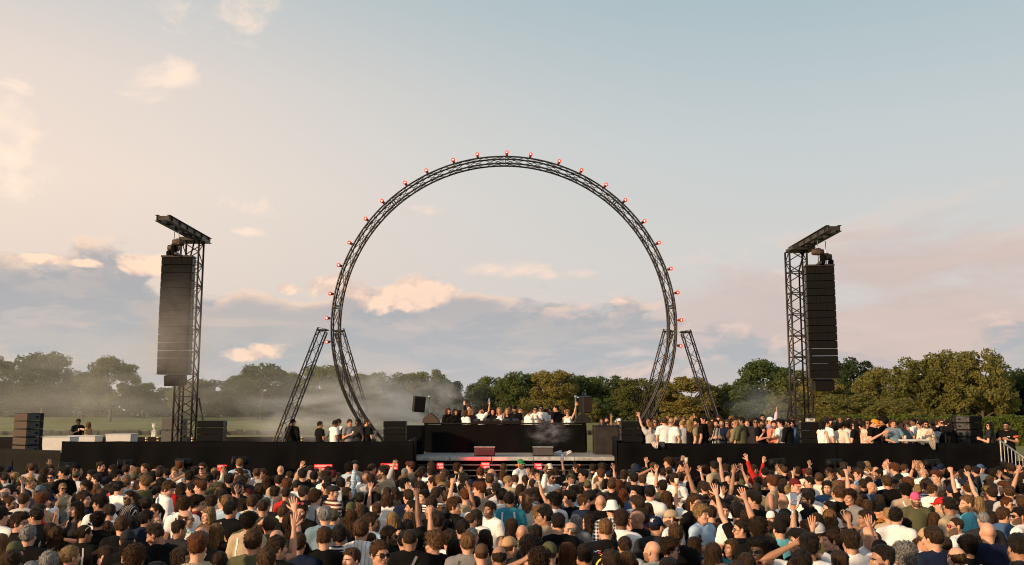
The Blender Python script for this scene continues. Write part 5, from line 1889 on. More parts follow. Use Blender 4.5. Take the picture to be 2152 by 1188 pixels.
def hair_mesh(style, fine, seed=0):
    st = 0.010 if fine else 0.016
    big = style in ('long', 'wavy')
    z0 = -0.40 if big else (-0.28 if style == 'pony' else -0.17)
    r = 0.16 if style == 'afro' else 0.135
    xs = axis_pts((-r, r, st))
    ys = axis_pts((-0.20, 0.14, st))
    zs = axis_pts((z0, -0.12, st * 1.5), (-0.12, 0.195, st)) if z0 < -0.2 else axis_pts((z0, 0.195, st))
    fn = lambda P: hair_sdf(P, style)
    V, Q = snets(fn(grid(xs, ys, zs)), xs, ys, zs)
    n = {'buzz': 0, 'receding': 60, 'fade': 240, 'short': 300, 'quiff': 320, 'curly': 620, 'afro': 760, 'long': 380, 'wavy': 380, 'bob': 320}.get(style, 280)
    if not fine:
        n = n // 4
    if n == 0:
        return V, Q
    rng = np.random.default_rng(seed + 11)
    p = V[rng.choice(len(V), n)] + rng.normal(size=(n, 3)) * 0.003
    def grad(p):
        e = 0.003
        return np.stack([fn(p + np.eye(3)[k] * e) - fn(p - np.eye(3)[k] * e) for k in range(3)], 1) / (2 * e)
    def unit(v):
        return v / (np.linalg.norm(v, axis=1)[:, None] + 1e-9)
    nr = unit(grad(p))
    wh = np.array((0.01, -0.05, 0.118))
    flow = p - wh
    if style in ('quiff', 'short', 'fade'):
        flow = flow * 0.6 + np.array((0.02, 0.10, 0.0)) * (sstep(p[:, 2], 0.05, 0.1))[:, None]
    if style in ('pony', 'bun', 'updo'):
        flow = np.array((0, -0.12, 0.05)) - p
    if style in ('long', 'wavy', 'bob'):
        flow = flow * 0.4 + np.array((0, -0.01, -0.12))
    flow = unit(flow) + rng.normal(size=(n, 3)) * (0.25 if style not in ('curly', 'afro') else 1.3)
    steps = 5
    L = {'long': 0.16, 'wavy': 0.15, 'bob': 0.11, 'fade': 0.030, 'short': 0.036, 'quiff': 0.05, 'curly': 0.045, 'afro': 0.05}.get(style, 0.05) * rng.uniform(.6, 1.3, n)[:, None]
    wd = {'long': 0.0085, 'wavy': 0.009, 'curly': 0.0050, 'afro': 0.0055}.get(style, 0.0055) * rng.uniform(.6, 1.4, n)[:, None]
    lift = {'fade': .006, 'short': .007, 'quiff': .010, 'curly': .016, 'afro': .016}.get(style, .005)
    rows = []
    d = unit(flow - nr * (flow * nr).sum(1)[:, None])
    sd = np.cross(d, nr)
    tw = rng.uniform(-1, 1, (n, 1))
    for k in range(steps):
        t = k / (steps - 1)
        w = wd * (1 - 0.85 * t ** 2)
        off = lift * math.sin(t * 2.2) + 0.0015
        q = p + nr * off
        if style in ('curly', 'afro'):
            q = q + sd * (np.sin(t * 4 + tw * 3) * 0.012) + nr * 0.008 * np.cos(t * 5 + tw)
        if style == 'wavy':
            q = q + sd * np.sin(t * 9 + tw * 3) * 0.008
        rows.append(np.stack([q - sd * w, q + sd * w], 1))
        p = p + d * L / (steps - 1)
        nr = unit(grad(p))
        p = p - nr * np.clip(fn(p), -0.02, 0.02)[:, None]
        if style in ('long', 'wavy', 'bob'):
            d = d + np.array((0, 0, -0.35))
        d = unit(d - nr * (d * nr).sum(1)[:, None])
    Rr = np.stack(rows, 1)                       # n, steps, 2, 3
    mid = Rr.mean(2)
    ok = (fn(mid) < 0.024).all(1) & (np.linalg.norm(np.diff(mid, axis=1), axis=2) < L * 0.6 + 0.012).all(1)
    if style in ('long', 'wavy', 'bob'):
        ok &= ~((mid[:, :, 1] > 0.06) & (mid[:, :, 2] < 0.05)).any(1)
    Rr = Rr[ok]
    n = len(Rr)
    if fine and style not in ('fade',):          # loose flyaway strands
        m = 46
        pick = rng.choice(n, m)
        fly = Rr[pick].copy()
        c = fly.mean(2, keepdims=True)
        fly = c + (fly - c) * 0.32
        out = unit(c[:, 0, 0, :] - np.array((0, -0.02, 0.0)))
        tt = np.linspace(0, 1, steps)[None, :, None, None]
        fly = fly + (out[:, None, None, :] * 0.022 + rng.normal(size=(m, 1, 1, 3)) * 0.010) * tt ** 1.5
        Rr = np.concatenate([Rr, fly])
        n = len(Rr)
    LV = Rr.reshape(-1, 3)
    base = (np.arange(n) * steps * 2)[:, None]
    qs = np.concatenate([base + np.array([[2 * k, 2 * k + 1, 2 * k + 3, 2 * k + 2]]) for k in range(steps - 1)], 0)
    return np.concatenate([V, LV]), np.concatenate([Q, qs + len(V)])


def fixq(Q):
    return Q


# ---- headgear and glasses (head space)
def cap_mb(trucker=False):
    b = MB()
    n = 18
    prof = [(0.0, 0.132), (0.03, 0.130), (0.058, 0.116), (0.078, 0.09), (0.0875, 0.055), (0.089, 0.028), (0.084, 0.028)]
    V, Fc = [], []
    for r, z in prof:
        for k in range(n):
            a = 2 * math.pi * k / n
            V.append((r * math.cos(a) * 0.95, r * math.sin(a) * 1.22 - 0.014, z + (0.012 * math.sin(a) if z < 0.06 else 0)))
    mi = []
    for i in range(len(prof) - 1):
        for k in range(n):
            Fc.append((i * n + k, i * n + (k + 1) % n, (i + 1) * n + (k + 1) % n, (i + 1) * n + k)[::-1])
    b.add(V, Fc, 0, True)
    V, Fc = [], []
    m = 12
    for j in range(4):
        t = j / 3
        for k in range(m + 1):
            a = math.pi * (0.12 + 0.76 * k / m)
            x = 0.084 * math.cos(a) * (1 - 0.06 * t)
            y = 0.104 * math.sin(a) - 0.014 + t * 0.075 * math.sin(a) ** 0.6
            V.append((x, y, 0.040 + 0.010 * math.sin(a) - 0.016 * (math.cos(a) ** 2) * (0.4 + t) - 0.012 * t))
    nn = len(V)
    V += [(x, y, z - 0.005) for x, y, z in V]
    for j in range(3):
        for k in range(m):
            q = (j * (m + 1) + k, j * (m + 1) + k + 1, (j + 1) * (m + 1) + k + 1, (j + 1) * (m + 1) + k)
            Fc.append(q[::-1])
            Fc.append(tuple(i + nn for i in q))
    for k in range(m):
        a = 3 * (m + 1) + k
        Fc.append((a, a + 1, a + 1 + nn, a + nn)[::-1])
    b.add(V, Fc, 1, True)
    b.lathe([(0.008, 0.13), (0.008, 0.137), (0, 0.139)], 8, 0, (0, -0.014, 0))
    return b


def hat_mb(kind):
    b = MB()
    prof = {'bucket': [(0, 0.150), (0.055, 0.147), (0.070, 0.135), (0.092, 0.055), (0.096, 0.045), (0.155, -0.002), (0.157, -0.008), (0.094, 0.036)],
            'fedora': [(0, 0.150), (0.04, 0.155), (0.07, 0.145), (0.090, 0.055), (0.094, 0.046), (0.150, 0.040), (0.165, 0.052), (0.166, 0.046), (0.092, 0.036)],
            'flat': [(0, 0.132), (0.05, 0.128), (0.085, 0.108), (0.104, 0.078), (0.100, 0.056), (0.088, 0.046)],
            'beanie': [(0, 0.145), (0.03, 0.142), (0.062, 0.122), (0.084, 0.085), (0.092, 0.045), (0.092, 0.012), (0.086, 0.012)]}[kind]
    V, Fc = [], []
    n = 22
    for r, z in prof:
        for k in range(n):
            a = 2 * math.pi * k / n
            wob = 0.006 * math.sin(3 * a + 1) if r > 0.12 else 0
            ext = 0.022 * max(0, math.sin(a)) if kind == 'flat' and 0.05 < z < 0.12 else 0
            V.append((r * math.cos(a) * 0.96, r * math.sin(a) * (1.16 if r < 0.12 else 1.08) - 0.014 + ext, z + wob))
    for i in range(len(prof) - 1):
        for k in range(n):
            Fc.append((i * n + k, i * n + (k + 1) % n, (i + 1) * n + (k + 1) % n, (i + 1) * n + k)[::-1])
    b.add(V, Fc, 0, True)
    if kind == 'fedora':
        b.lathe([(0.093, 0.048), (0.095, 0.05), (0.090, 0.072), (0.088, 0.072)], 22, 1, (0, -0.014, 0))
    return b


def glasses_mb(top=False):
    b = MB()
    for s in (-1, 1):
        n = 10
        V = []
        for k in range(n):
            a = 2 * math.pi * k / n
            V.append((s * 0.033 + 0.027 * math.cos(a), 0.104 - abs(s * 0.033 + 0.027 * math.cos(a)) ** 2 * 3.5, 0.0 + 0.021 * math.sin(a) - (0.003 if math.sin(a) < 0 else 0)))
        V2 = [(x, y - 0.004, z) for x, y, z in V]
        b.add(V + V2, [tuple(range(n))[::s], tuple(range(2 * n - 1, n - 1, -1))[::s]], 1)
        b.tube([Vector(v) + Vector((0, 0.001, 0)) for v in V], 0.0028, 5, 0, False, True)
        b.tube([(s * 0.060, 0.092, 0.004), (s * 0.079, 0.05, 0.004), (s * 0.083, -0.01, 0.002), (s * 0.082, -0.025, -0.012)], 0.003, 5)
    b.tube([(-0.010, 0.107, 0.005), (0, 0.110, 0.008), (0.010, 0.107, 0.005)], 0.0028, 5)
    return b


# ---- colours
SKINS = {'a': (0.60, 0.325, 0.215), 'b': (0.50, 0.262, 0.165), 'c': (0.34, 0.175, 0.105), 'd': (0.17, 0.082, 0.048), 'e': (0.075, 0.038, 0.024)}
HAIRS = {'k': (0.015, 0.011, 0.008), 'd': (0.036, 0.021, 0.012), 'b': (0.070, 0.036, 0.017), 'l': (0.17, 0.092, 0.042), 'y': (0.30, 0.19, 0.085), 'g': (0.22, 0.21, 0.20), 'r': (0.10, 0.035, 0.014)}
HAIRW = {'k': 'black', 'd': 'dark brown', 'b': 'brown', 'l': 'light brown', 'y': 'blond', 'g': 'grey', 'r': 'reddish brown'}
CLOTHS = {'black': (0.0062, 0.0060, 0.0062), 'charcoal': (0.024, 0.024, 0.027), 'grey': (0.20, 0.20, 0.205), 'palegrey': (0.42, 0.41, 0.40), 'white': (0.78, 0.77, 0.75), 'cream': (0.66, 0.58, 0.47),
          'beige': (0.40, 0.31, 0.21), 'khaki': (0.22, 0.18, 0.11), 'olive': (0.085, 0.085, 0.045), 'navy': (0.011, 0.018, 0.042), 'blue': (0.055, 0.105, 0.20), 'sky': (0.36, 0.50, 0.62), 'teal': (0.04, 0.23, 0.31),
          'aqua': (0.12, 0.42, 0.50), 'red': (0.42, 0.022, 0.018), 'maroon': (0.11, 0.018, 0.018), 'coral': (0.72, 0.24, 0.16), 'pink': (0.72, 0.10, 0.22), 'orange': (0.72, 0.26, 0.03), 'yellow': (0.70, 0.36, 0.02),
          'purple': (0.20, 0.14, 0.28), 'lilac': (0.52, 0.44, 0.56), 'brown': (0.10, 0.058, 0.034), 'green': (0.03, 0.20, 0.07), 'slate': (0.10, 0.14, 0.17), 'tan': (0.42, 0.27, 0.14), 'bluegrey': (0.16, 0.24, 0.29)}
CLW = {'palegrey': 'pale grey', 'sky': 'light blue', 'bluegrey': 'blue grey'}


def skin_mat(k):
    nm = 'skin ' + k
    if nm in MATS:
        return MATS[nm]
    m = mat(nm, SKINS[k], 0.48, 0.10, 14, 0.15, 130, spec=0.4)
    p = [n for n in m.node_tree.nodes if n.type == 'BSDF_PRINCIPLED'][0]
    p.inputs['Subsurface Weight'].default_value = 0.0
    return m


def hair_mat(k):
    nm = 'hair ' + HAIRW[k]
    if nm in MATS:
        return MATS[nm]
    return mat(nm, HAIRS[k], 0.5, 0.8, 75, 0.9, 190, spec=0.14, stretch=(1, 1, 0.3))


def cloth_mat(k):
    """plain colour, or colour+pattern: 'white/navy stripe', 'black/white check', ..."""
    if k in MATS:
        return MATS[k]
    if '/' not in k:
        return mat(k, CLOTHS[k], 0.88, 0.10, 5, 0.28, 11, spec=0.1, stretch=(1, 1, .45))
    cols, pat = k.split(' ')
    a, b = cols.split('/')
    m = mat(k, CLOTHS[a], 0.88, 0.10, 5, 0.28, 11, spec=0.1)
    g = NT.__new__(NT)
    g.t = m.node_tree
    p = [n for n in m.node_tree.nodes if n.type == 'BSDF_PRINCIPLED'][0]
    tc = g.n('ShaderNodeTexCoord')
    x, y, z = g.sep(tc.outputs['Object'])
    ca, cb = tuple(CLOTHS[a]) + (1,), tuple(CLOTHS[b]) + (1,)
    if pat in ('stripe', 'thin'):
        f = g.math('GREATER_THAN', g.math('FRACT', g.math('MULTIPLY', z, 26 if pat == 'stripe' else 20)), 0.5 if pat == 'stripe' else 0.82)
    elif pat == 'pin':
        f = g.math('GREATER_THAN', g.math('FRACT', g.math('MULTIPLY', x, 24)), 0.8)
    elif pat == 'check':
        f1 = g.math('GREATER_THAN', g.math('FRACT', g.math('MULTIPLY', z, 22)), 0.5)
        f2 = g.math('GREATER_THAN', g.math('FRACT', g.math('MULTIPLY', x, 22)), 0.5)
        f = g.math('MULTIPLY', g.math('ADD', f1, f2), 0.5)
    elif pat == 'floral':
        f = g.rng(g.noise(tc.outputs['Object'], 16, 3, 0.6, None, 1.2), 0.48, 0.54)
    elif pat == 'block':
        f = g.math('LESS_THAN', z, 1.20)
    elif pat == 'knit':
        f = g.rng(g.math('ADD', g.math('MULTIPLY', g.math('SINE', g.math('MULTIPLY', z, 95)), 0.5), g.noise(tc.outputs['Object'], 70, 2)), 0.35, 0.8)
    g.link(g.mix(f, ca, cb), p.inputs['Base Color'])
    return m


M_EYEW = mat('eye white', (0.62, 0.58, 0.54), 0.3, 0, 1)
M_IRIS = mat('dark iris', (0.02, 0.013, 0.009), 0.15, 0, 1)
M_LENSK = mat('dark sunglass lens', (0.008, 0.008, 0.009), 0.08, 0, 1, spec=0.8)
M_LENSR = mat('red sunglass lens', (0.45, 0.02, 0.02), 0.1, 0, 1, spec=0.8)
M_LENSC = mat('clear glass lens', (0.32, 0.22, 0.17), 0.1, 0, 1, spec=0.8)
M_FRAMEK = mat('black glasses frame', (0.01, 0.01, 0.01), 0.3, 0, 1)
M_FRAMEW = mat('white glasses frame', (0.7, 0.7, 0.7), 0.3, 0, 1)
LIPS = {k: mat('lips ' + k, (v[0] * .80, v[1] * .56, v[2] * .55), 0.45, 0, 1) for k, v in SKINS.items()}
M_BEARD = {}
def stubble_mat(sk, hk):
    nm = 'beard %s %s' % (sk, hk)
    s, h = SKINS[sk], HAIRS[hk]
    return mat(nm, tuple(h[i] * .85 + s[i] * .15 for i in range(3)), 0.7, 0.4, 120, 0.4, 200)


# ---- caches of shared meshes
_H, _T, _A, _B, _S, _HR, _G = {}, {}, {}, {}, {}, {}, {}


def get_head(fem, beard, fine):
    k = (fem, beard, fine)
    if k not in _H:
        _H[k] = make_head(*k)
    return _H[k]


def get_torso(fem):
    if fem not in _T:
        _T[fem] = make_torso(fem)
    return _T[fem]


def body_arrays(fem, beard, pose, yaw, pitch, fine=True):
    hV, hQ, hm = get_head(fem, beard, fine)
    M = np.array(head_matrix(R(yaw), R(pitch)))
    hV = hV @ M[:3, :3].T + M[:3, 3]
    tV, tQ = get_torso(fem)
    k = (pose, fem)
    if k not in _A:
        Vs, Qs, o = [], [], 0
        for a in pose_arms(pose, fem):
            for v, q in arm(*a):
                Vs.append(v)
                Qs.append(q + o)
                o += len(v)
        _A[k] = (np.concatenate(Vs), np.concatenate(Qs))
    aV, aQ = _A[k]
    V = np.concatenate([hV, tV, aV])
    Q = np.concatenate([hQ, tQ + len(hV), aQ + len(hV) + len(tV)])
    mi = np.concatenate([hm, np.zeros(len(tQ) + len(aQ), int)])
    return V, Q, mi


def tri_safe(name, V, Q, mats, mi=None):
    """quads where the last two corners coincide become triangles"""
    deg = Q[:, 2] == Q[:, 3]
    if not deg.any():
        return np_mesh(name, V, Q, mats, mi)
    T = np.concatenate([Q[:, [0, 1, 2]], Q[~deg][:, [0, 2, 3]]])
    m = None if mi is None else np.concatenate([mi, mi[~deg]])
    return np_mesh(name, V, T, mats, m)


def get_body(*k):
    if k not in _B:
        V, Q, mi = body_arrays(*k)
        _B[k] = tri_safe('person', V, Q, [M_EYEW] * 6, mi)
    return _B[k]


def get_shirt(kind, pose, fem, fine=True):
    cl = {'up2': 'up2', 'wave': 'wave', 'fist': 'fist'}
    k = (kind, pose, fem, fine)
    if k not in _S:
        V, Q = shirt_mesh(kind, pose, fem, fine)
        _S[k] = np_mesh('top', V, Q, [M_EYEW])
    return _S[k]


def get_hair(style, fine=True):
    k = (style, fine)
    if k not in _HR:
        V, Q = hair_mesh(style, fine)
        _HR[k] = np_mesh('hair', V, Q, [M_EYEW])
    return _HR[k]


def gear(kind):
    if kind not in _G:
        if kind == 'cap':
            b = cap_mb()
            me = b.mesh('cap', [M_EYEW, M_EYEW])
        elif kind in ('bucket', 'fedora', 'flat', 'beanie'):
            me = hat_mb(kind).mesh('hat', [M_EYEW, M_EYEW])
        elif kind == 'glasses':
            me = glasses_mb().mesh('glasses', [M_EYEW, M_EYEW])
        elif kind == 'trousers':
            me = np_mesh('trousers', *make_trousers(), [M_EYEW])
        elif kind == 'shoes':
            me = np_mesh('shoes', *make_shoes(), [M_EYEW])
        _G[kind] = me
    return _G[kind]


def dress(o, mats):
    for i, m in enumerate(mats):
        o.material_slots[i].link = 'OBJECT'
        o.material_slots[i].material = m


def skin_set(sk, hk, bald=False):
    return [skin_mat(sk), LIPS[sk], M_EYEW, M_IRIS, hair_mat(hk if not bald else 'd'), stubble_mat(sk, hk)]


def person(loc, rz, p, scale=1.0, mirror=False, tilt=0.0, full=True):
    """p: dict of looks. Builds body + clothing as children and returns the body object"""
    fem = p.get('fem', False)
    body = link('person', get_body(fem, p.get('beard', False), p['pose'], p.get('yaw', 0), p.get('pitch', 0)), None, loc, (tilt, 0, rz))
    dress(body, skin_set(p['skin'], p['hc']))
    sx = -1 if mirror else 1
    body.scale = (scale * sx * p.get('girth', 1.0), scale * p.get('girth', 1.0), scale)
    HM = head_matrix(R(p.get('yaw', 0)), R(p.get('pitch', 0)))
    tops = {'tee': 't_shirt', 'long': 'shirt', 'hood': 'hooded_jacket', 'tank': 'tank_top'}
    t = link(tops[p['top']], get_shirt(p['top'], p['pose'], fem), body)
    dress(t, [cloth_mat(p['col'])])
    if full:
        q = link('trousers', gear('trousers'), body)
        dress(q, [cloth_mat(p.get('legs', 'black'))])
        q = link('shoes', gear('shoes'), body)
        dress(q, [cloth_mat(p.get('shoe', 'black'))])
    hs = p['hair']
    if hs != 'bald':
        h = link('hair', get_hair(hs), body)
        h.matrix_local = HM
        dress(h, [hair_mat(p['hc'])])
    if p.get('hat'):
        kind, c1, c2, back = p['hat']
        h = link('cap' if kind == 'cap' else 'hat', gear(kind), body)
        h.matrix_local = HM @ Matrix.Rotation(R(180 if back else 0), 4, 'Z') @ Matrix.Rotation(R(-6), 4, 'X')
        if back:
            h.matrix_local = HM @ Matrix.Translation((0, -0.02, 0)) @ Matrix.Rotation(R(180), 4, 'Z') @ Matrix.Rotation(R(-4), 4, 'X')
        dress(h, [cloth_mat(c1), cloth_mat(c2)])
    gk = p.get('glasses')
    if gk:
        h = link('sunglasses' if gk[0] in 'srw' else 'glasses', gear('glasses'), body)
        up = gk.endswith('^')
        h.matrix_local = HM @ (Matrix.Translation((0, -0.045, 0.085)) @ Matrix.Rotation(R(38), 4, 'X') if up else Matrix.Identity(4))
        if up:
            h.matrix_local = HM @ Matrix.Translation((0, -0.02, 0.085)) @ Matrix.Rotation(R(30), 4, 'X') @ Matrix.Scale(1.08, 4)
        dress(h, [M_FRAMEW if gk[0] == 'w' else M_FRAMEK, {'s': M_LENSK, 'r': M_LENSR, 'g': M_LENSC, 'w': M_LENSK}[gk[0]]])
    return body
# ------------------------------------------------------------------ who stands where
# px py | hair colour | facing | top:colour | extras        (px, py: middle of the head in the photograph)
CROWD = """
60 1126 short g B tee:black
118 1124 wavy b B tee:black f
103 1052 buzz d R tee:white br hat=cap:navy
104 1186 short g B tee:charcoal
148 1170 updo y BR tank:black f
178 1122 updo d BR tee:black w^
218 1164 pony d R tank:black f dn
284 1174 curly b B tee:maroon
249 1136 buzz d B tee:black hat=cap:charcoal
271 1158 buzz k BR tee:black hat=cap:black
376 1113 fade d BR tee:charcoal
423 1128 bald d B tee:black br
456 1118 long l B tee:black f
484 1072 short k BR tee:black
348 1026 quiff b R long:white dn h=1.06
326 1073 pony d FL tank:beige f
272 1046 fade d FL long:black/palegrey_pin br s pose=phone
212 1059 quiff k L tee:white
160 1070 wavy d FL tank:charcoal f
181 1026 curly d F tee:black g
108 1003 short d F tee:olive s
132 1026 pony y FR tank:beige f s
42 1026 short k FR tank:lilac br sk=c
22 1058 bun b R tee:charcoal g br
85 1033 buzz d B tee:navy hat=cap:slate
160 1001 buzz d B tee:white hat=cap:olive
212 981 fade d R tee:black h=1.05
367 993 short y F tee:white
440 1011 short k F long:olive s hat=fedora:black
437 1084 bob y FL long:brown f
508 1061 bob d L tank:red f
530 1057 short b B long:cream
523 1099 curly k BR long:beige
386 1063 curly b B tee:white
413 1059 curly k R tee:maroon g
392 1090 receding b R long:teal/cream_floral g
308 1091 short k BR long:navy
336 1121 fade d L tee:black dn
257 1105 short b B tee:black
42 1099 quiff d R tee:black g
17 1142 long l B tee:charcoal f
26 1182 short d B tee:black
382 1174 long d R tee:black f
462 1180 bob d B tee:charcoal f
206 1096 curly k B tee:black
12 1040 receding g B tee:navy sk=a
203 1029 long l B tee:grey f
177 1049 short d R tee:navy
556 1107 short b B long:olive pose=head
634 1075 short d F tee:black br r^
684 1084 short g B tee:bluegrey
663 1047 curly b BR tee:palegrey
700 1035 buzz b R long:maroon/cream_knit hat=flat:charcoal
713 1127 short k B long:white/navy_stripe
682 1132 fade b B tee:black pose=up
771 1144 quiff b R tee:white s pose=phone
812 1127 short d R tee:black br s sk=c
851 1137 short k B hood:black
781 1097 short d R tee:sky g br
749 1113 short b B long:white/palegrey_pin
911 1142 curly l L tee:black g
884 1132 buzz d B tee:black sk=c
857 1111 short k B tee:black
799 1164 short b FR tee:charcoal s
983 1142 short l B tee:grey
951 1157 long k B tee:black f
1012 1165 buzz b B tee:charcoal hat=cap:brown
1049 1170 receding d B tee:palegrey
1070 1150 buzz b BR tee:charcoal hat=cap:tan
1019 1131 bob d B tank:black f
973 1113 short k B tee:black
954 1064 quiff b R long:black
1029 1071 short d FL tee:white br pose=peace
1070 1051 short k B tee:teal h=1.03
813 1049 bob b B tee:white pose=bent2
826 1091 long y B tank:charcoal f
857 1091 long l B tank:black f
753 1071 long l B tee:white f
738 1086 long b B tank:black f
786 1021 short b R tee:black g
624 1021 buzz d BR tee:white hat=cap:charcoal
577 1037 quiff d B long:white
582 1151 short d BR tee:black
560 1178 short b B tee:charcoal
610 1096 wavy d B tank:black f
920 1096 short d B tee:black pose=fist
900 1076 bald c B tee:black pose=bent sk=c
647 1142 short b B tee:navy
1098 1121 bald b B tee:grey
1173 1101 fade k B tee:black h=1.05
1198 1114 receding g L tee:charcoal g
1193 1162 long r B tee:black f
1273 1114 fade l B hood:black
1230 1168 short k B tee:aqua
1283 1183 short d B tee:black
1286 1071 short d B long:black/white_check hat=bucket:white
1422 1044 short b BR long:cream f hat=bucket:cream
1262 1056 bald d B tee:black br
1338 1091 bald d L tee:black sk=c
1378 1107 short k BR long:charcoal hat=cap:navy
1409 1089 short d L tee:white br hat=cap:beige::b
1371 1157 bald l BL tank:cream br
1408 1154 curly d R tank:black s
1461 1147 bob d R tank:charcoal f s^
1550 1078 short k BR tee:white/yellow_block h=1.06
1556 1112 fade d L tee:black g
1592 1115 curly d B tee:black
1594 1157 quiff k FL tee:navy s h=1.03
1494 1081 fade d B tee:brown
1522 1074 short d F tee:black
1476 1081 curly y FR tee:sky
1461 1056 short b FR tee:black s
1504 1056 short d L tee:grey
1115 1159 curly k B tee:black
1131 1181 curly d B tee:black pose=head
1236 1096 wavy d L long:black f s
1163 1054 curly k L tee:white br
1391 1024 short k BL tee:olive g sk=d
1320 1182 long b BR tank:black f
1188 1026 bob d FL tee:black f r
1165 1004 short d FR long:white s br pose=bent
1338 989 short b BL tee:white hat=bucket:navy
1404 973 curly b L tee:white h=1.07
1236 1056 short b R tee:navy
1420 1124 short b B tee:black
1401 1046 long b B tee:black f
1547 1073 short k BR tee:black
1125 1036 long d B tee:black f
1145 1085 short k L tee:beige
1310 1040 wavy r B tank:green f
1360 1072 wavy d B tank:beige f
1941 1131 short b FR tee:white s hat=cap:tan dn h=1.05
2008 1105 buzz d L long:white r br
2010 1173 receding b B tee:charcoal
2033 1151 curly k B tee:black
2080 1146 quiff k L tee:black dn
2074 1118 bald b B tee:navy
2144 1147 quiff d FL tee:black
2141 1084 short k L tee:white br s
2110 1084 short b R long:blue s
2082 1090 bob d R tank:navy f
2067 1092 buzz g B tee:charcoal
2031 1059 fade l L tee:aqua br
2056 1059 long y B tank:cream f
2077 1038 quiff y L tee:white g
1977 1061 buzz b BL tee:beige hat=cap:red
1924 1049 short d F tee:olive br hat=cap:pink
1962 1092 long b B tee:black f
1900 1110 curly k B tank:black f
1887 1084 short k BR long:white
1851 1074 buzz k L tee:black/orange_floral hat=cap:black
1818 1090 short d L tee:charcoal
1787 1141 quiff d B tee:white pose=bent2
1828 1128 bald b FR tee:white
1829 1156 buzz d BR tee:white hat=cap:black pose=point sk=c
1751 1136 short d L tee:charcoal
1900 1173 curly g B tee:grey
1638 1113 fade k B tee:aqua
1650 1087 buzz d BL tee:white hat=cap:black:white:b
1719 1119 buzz b B tee:olive hat=cap:palegrey::b pose=phonehi
1611 1151 short k L tee:white g
1715 1095 long d B tee:black f
1685 1186 short k B tee:black
1743 1087 wavy l B tank:black f
1779 1092 bun l B tank:charcoal f w^
1757 1036 buzz b B tee:white hat=cap:olive::b
1785 1046 curly d FL tee:grey
1808 1064 long b B tee:black f
1803 997 short b L long:sky h=1.06
1846 997 short k L tee:navy
1880 1015 buzz d F tee:blue hat=cap:charcoal
1928 1028 bob y BL tank:white f
1959 1031 short b R tee:white
1903 1033 curly k B tee:beige
2036 1008 buzz d L tee:white hat=cap:navy
2010 1026 short k B tee:cream hat=cap:white::b
1672 1021 buzz d FR tee:white hat=cap:maroon:coral
1697 1051 short k L long:black br
1646 1054 bald b B tee:white
1741 992 short d L tee:beige s
1820 979 long y L tank:cream f
1862 977 bald b L tee:white
1977 985 short k FL tee:black s hat=cap:navy
2118 1060 short r FR tee:black s
2140 1030 curly k B tee:black
20 990 buzz d B tee:black hat=cap:navy
160 985 buzz d R tee:black hat=cap:black
105 988 short b FR tee:charcoal
245 1000 curly k R tee:black
322 1000 long k B tee:black f
425 984 short b F tee:brown s
470 990 short d F tee:black
495 1003 buzz b FR tee:charcoal
590 988 bald b B tee:black
660 1002 short k B tee:charcoal
735 985 curly k BR tee:sky
822 997 long y B tank:black f
880 1000 short b B tee:white
960 985 curly b B tee:black
1010 994 short r B tee:black
1095 975 buzz d FR tee:white s br hat=cap:green
1245 985 short d B tee:black
1290 988 short d B tee:charcoal
1155 985 buzz y B tee:cream hat=bucket:cream
1210 985 short b L tee:black s
1480 990 curly b B tee:black
1560 1000 wavy d B tank:black f
1640 985 short b L tee:beige
1690 995 wavy k F tank:black f hat=beanie:red
1900 985 short b R tee:white
1930 978 long y L tank:grey f
2060 985 buzz b R tee:slate hat=cap:blue
2100 990 buzz d BL tee:black hat=cap:black
2125 985 short d B tee:black
1530 1010 bald b B tee:white
1590 1030 short d B tee:khaki
1440 1000 short d L tee:white
1350 1010 short b B tee:navy
1300 1020 long r B tee:white f
560 1010 wavy b B tank:black f
700 1000 buzz r B tee:black hat=cap:maroon
770 1005 bald c B tee:white sk=c
850 1020 curly k B tee:black
910 1015 short d L tee:white
"""
# raised hands: px py of the fingertips | hair colour | top:colour | pose
RAISED = """
629 968 short d long:beige wave
742 968 short k long:sky/white_thin fist
822 966 short d long:palegrey wave
941 990 short d tee:charcoal point
1183 960 short d tee:black phonehi
1110 985 short b tee:white bent
1136 990 long l tank:black up
1358 962 short b tee:black bent
1385 978 short d tee:white bent
1429 957 short d tee:charcoal wave
1447 965 short b tee:white cuphi
1457 975 short d tee:black up
1474 976 bob d tee:navy up
1519 954 short k tee:black fist
1539 971 short d tee:charcoal up2
1565 974 short d tee:black wave
1577 950 short k long:red up
1604 956 short k long:red up
1516 1012 short d tee:black up
1572 1022 short k tee:olive wave
1670 978 short k tee:black peace
1700 968 short d tee:black bent
1790 972 short b tee:black point
1866 966 bald b tee:white bent
1908 966 short b tee:black wave
1945 975 short d tee:navy bent
2006 974 short b tee:black fist
2052 978 short d tee:charcoal point
2126 976 short d tee:black wave
1430 1010 bob d tee:white cuphi
595 1080 short b tee:olive bent
905 1052 short d tee:white fist
"""
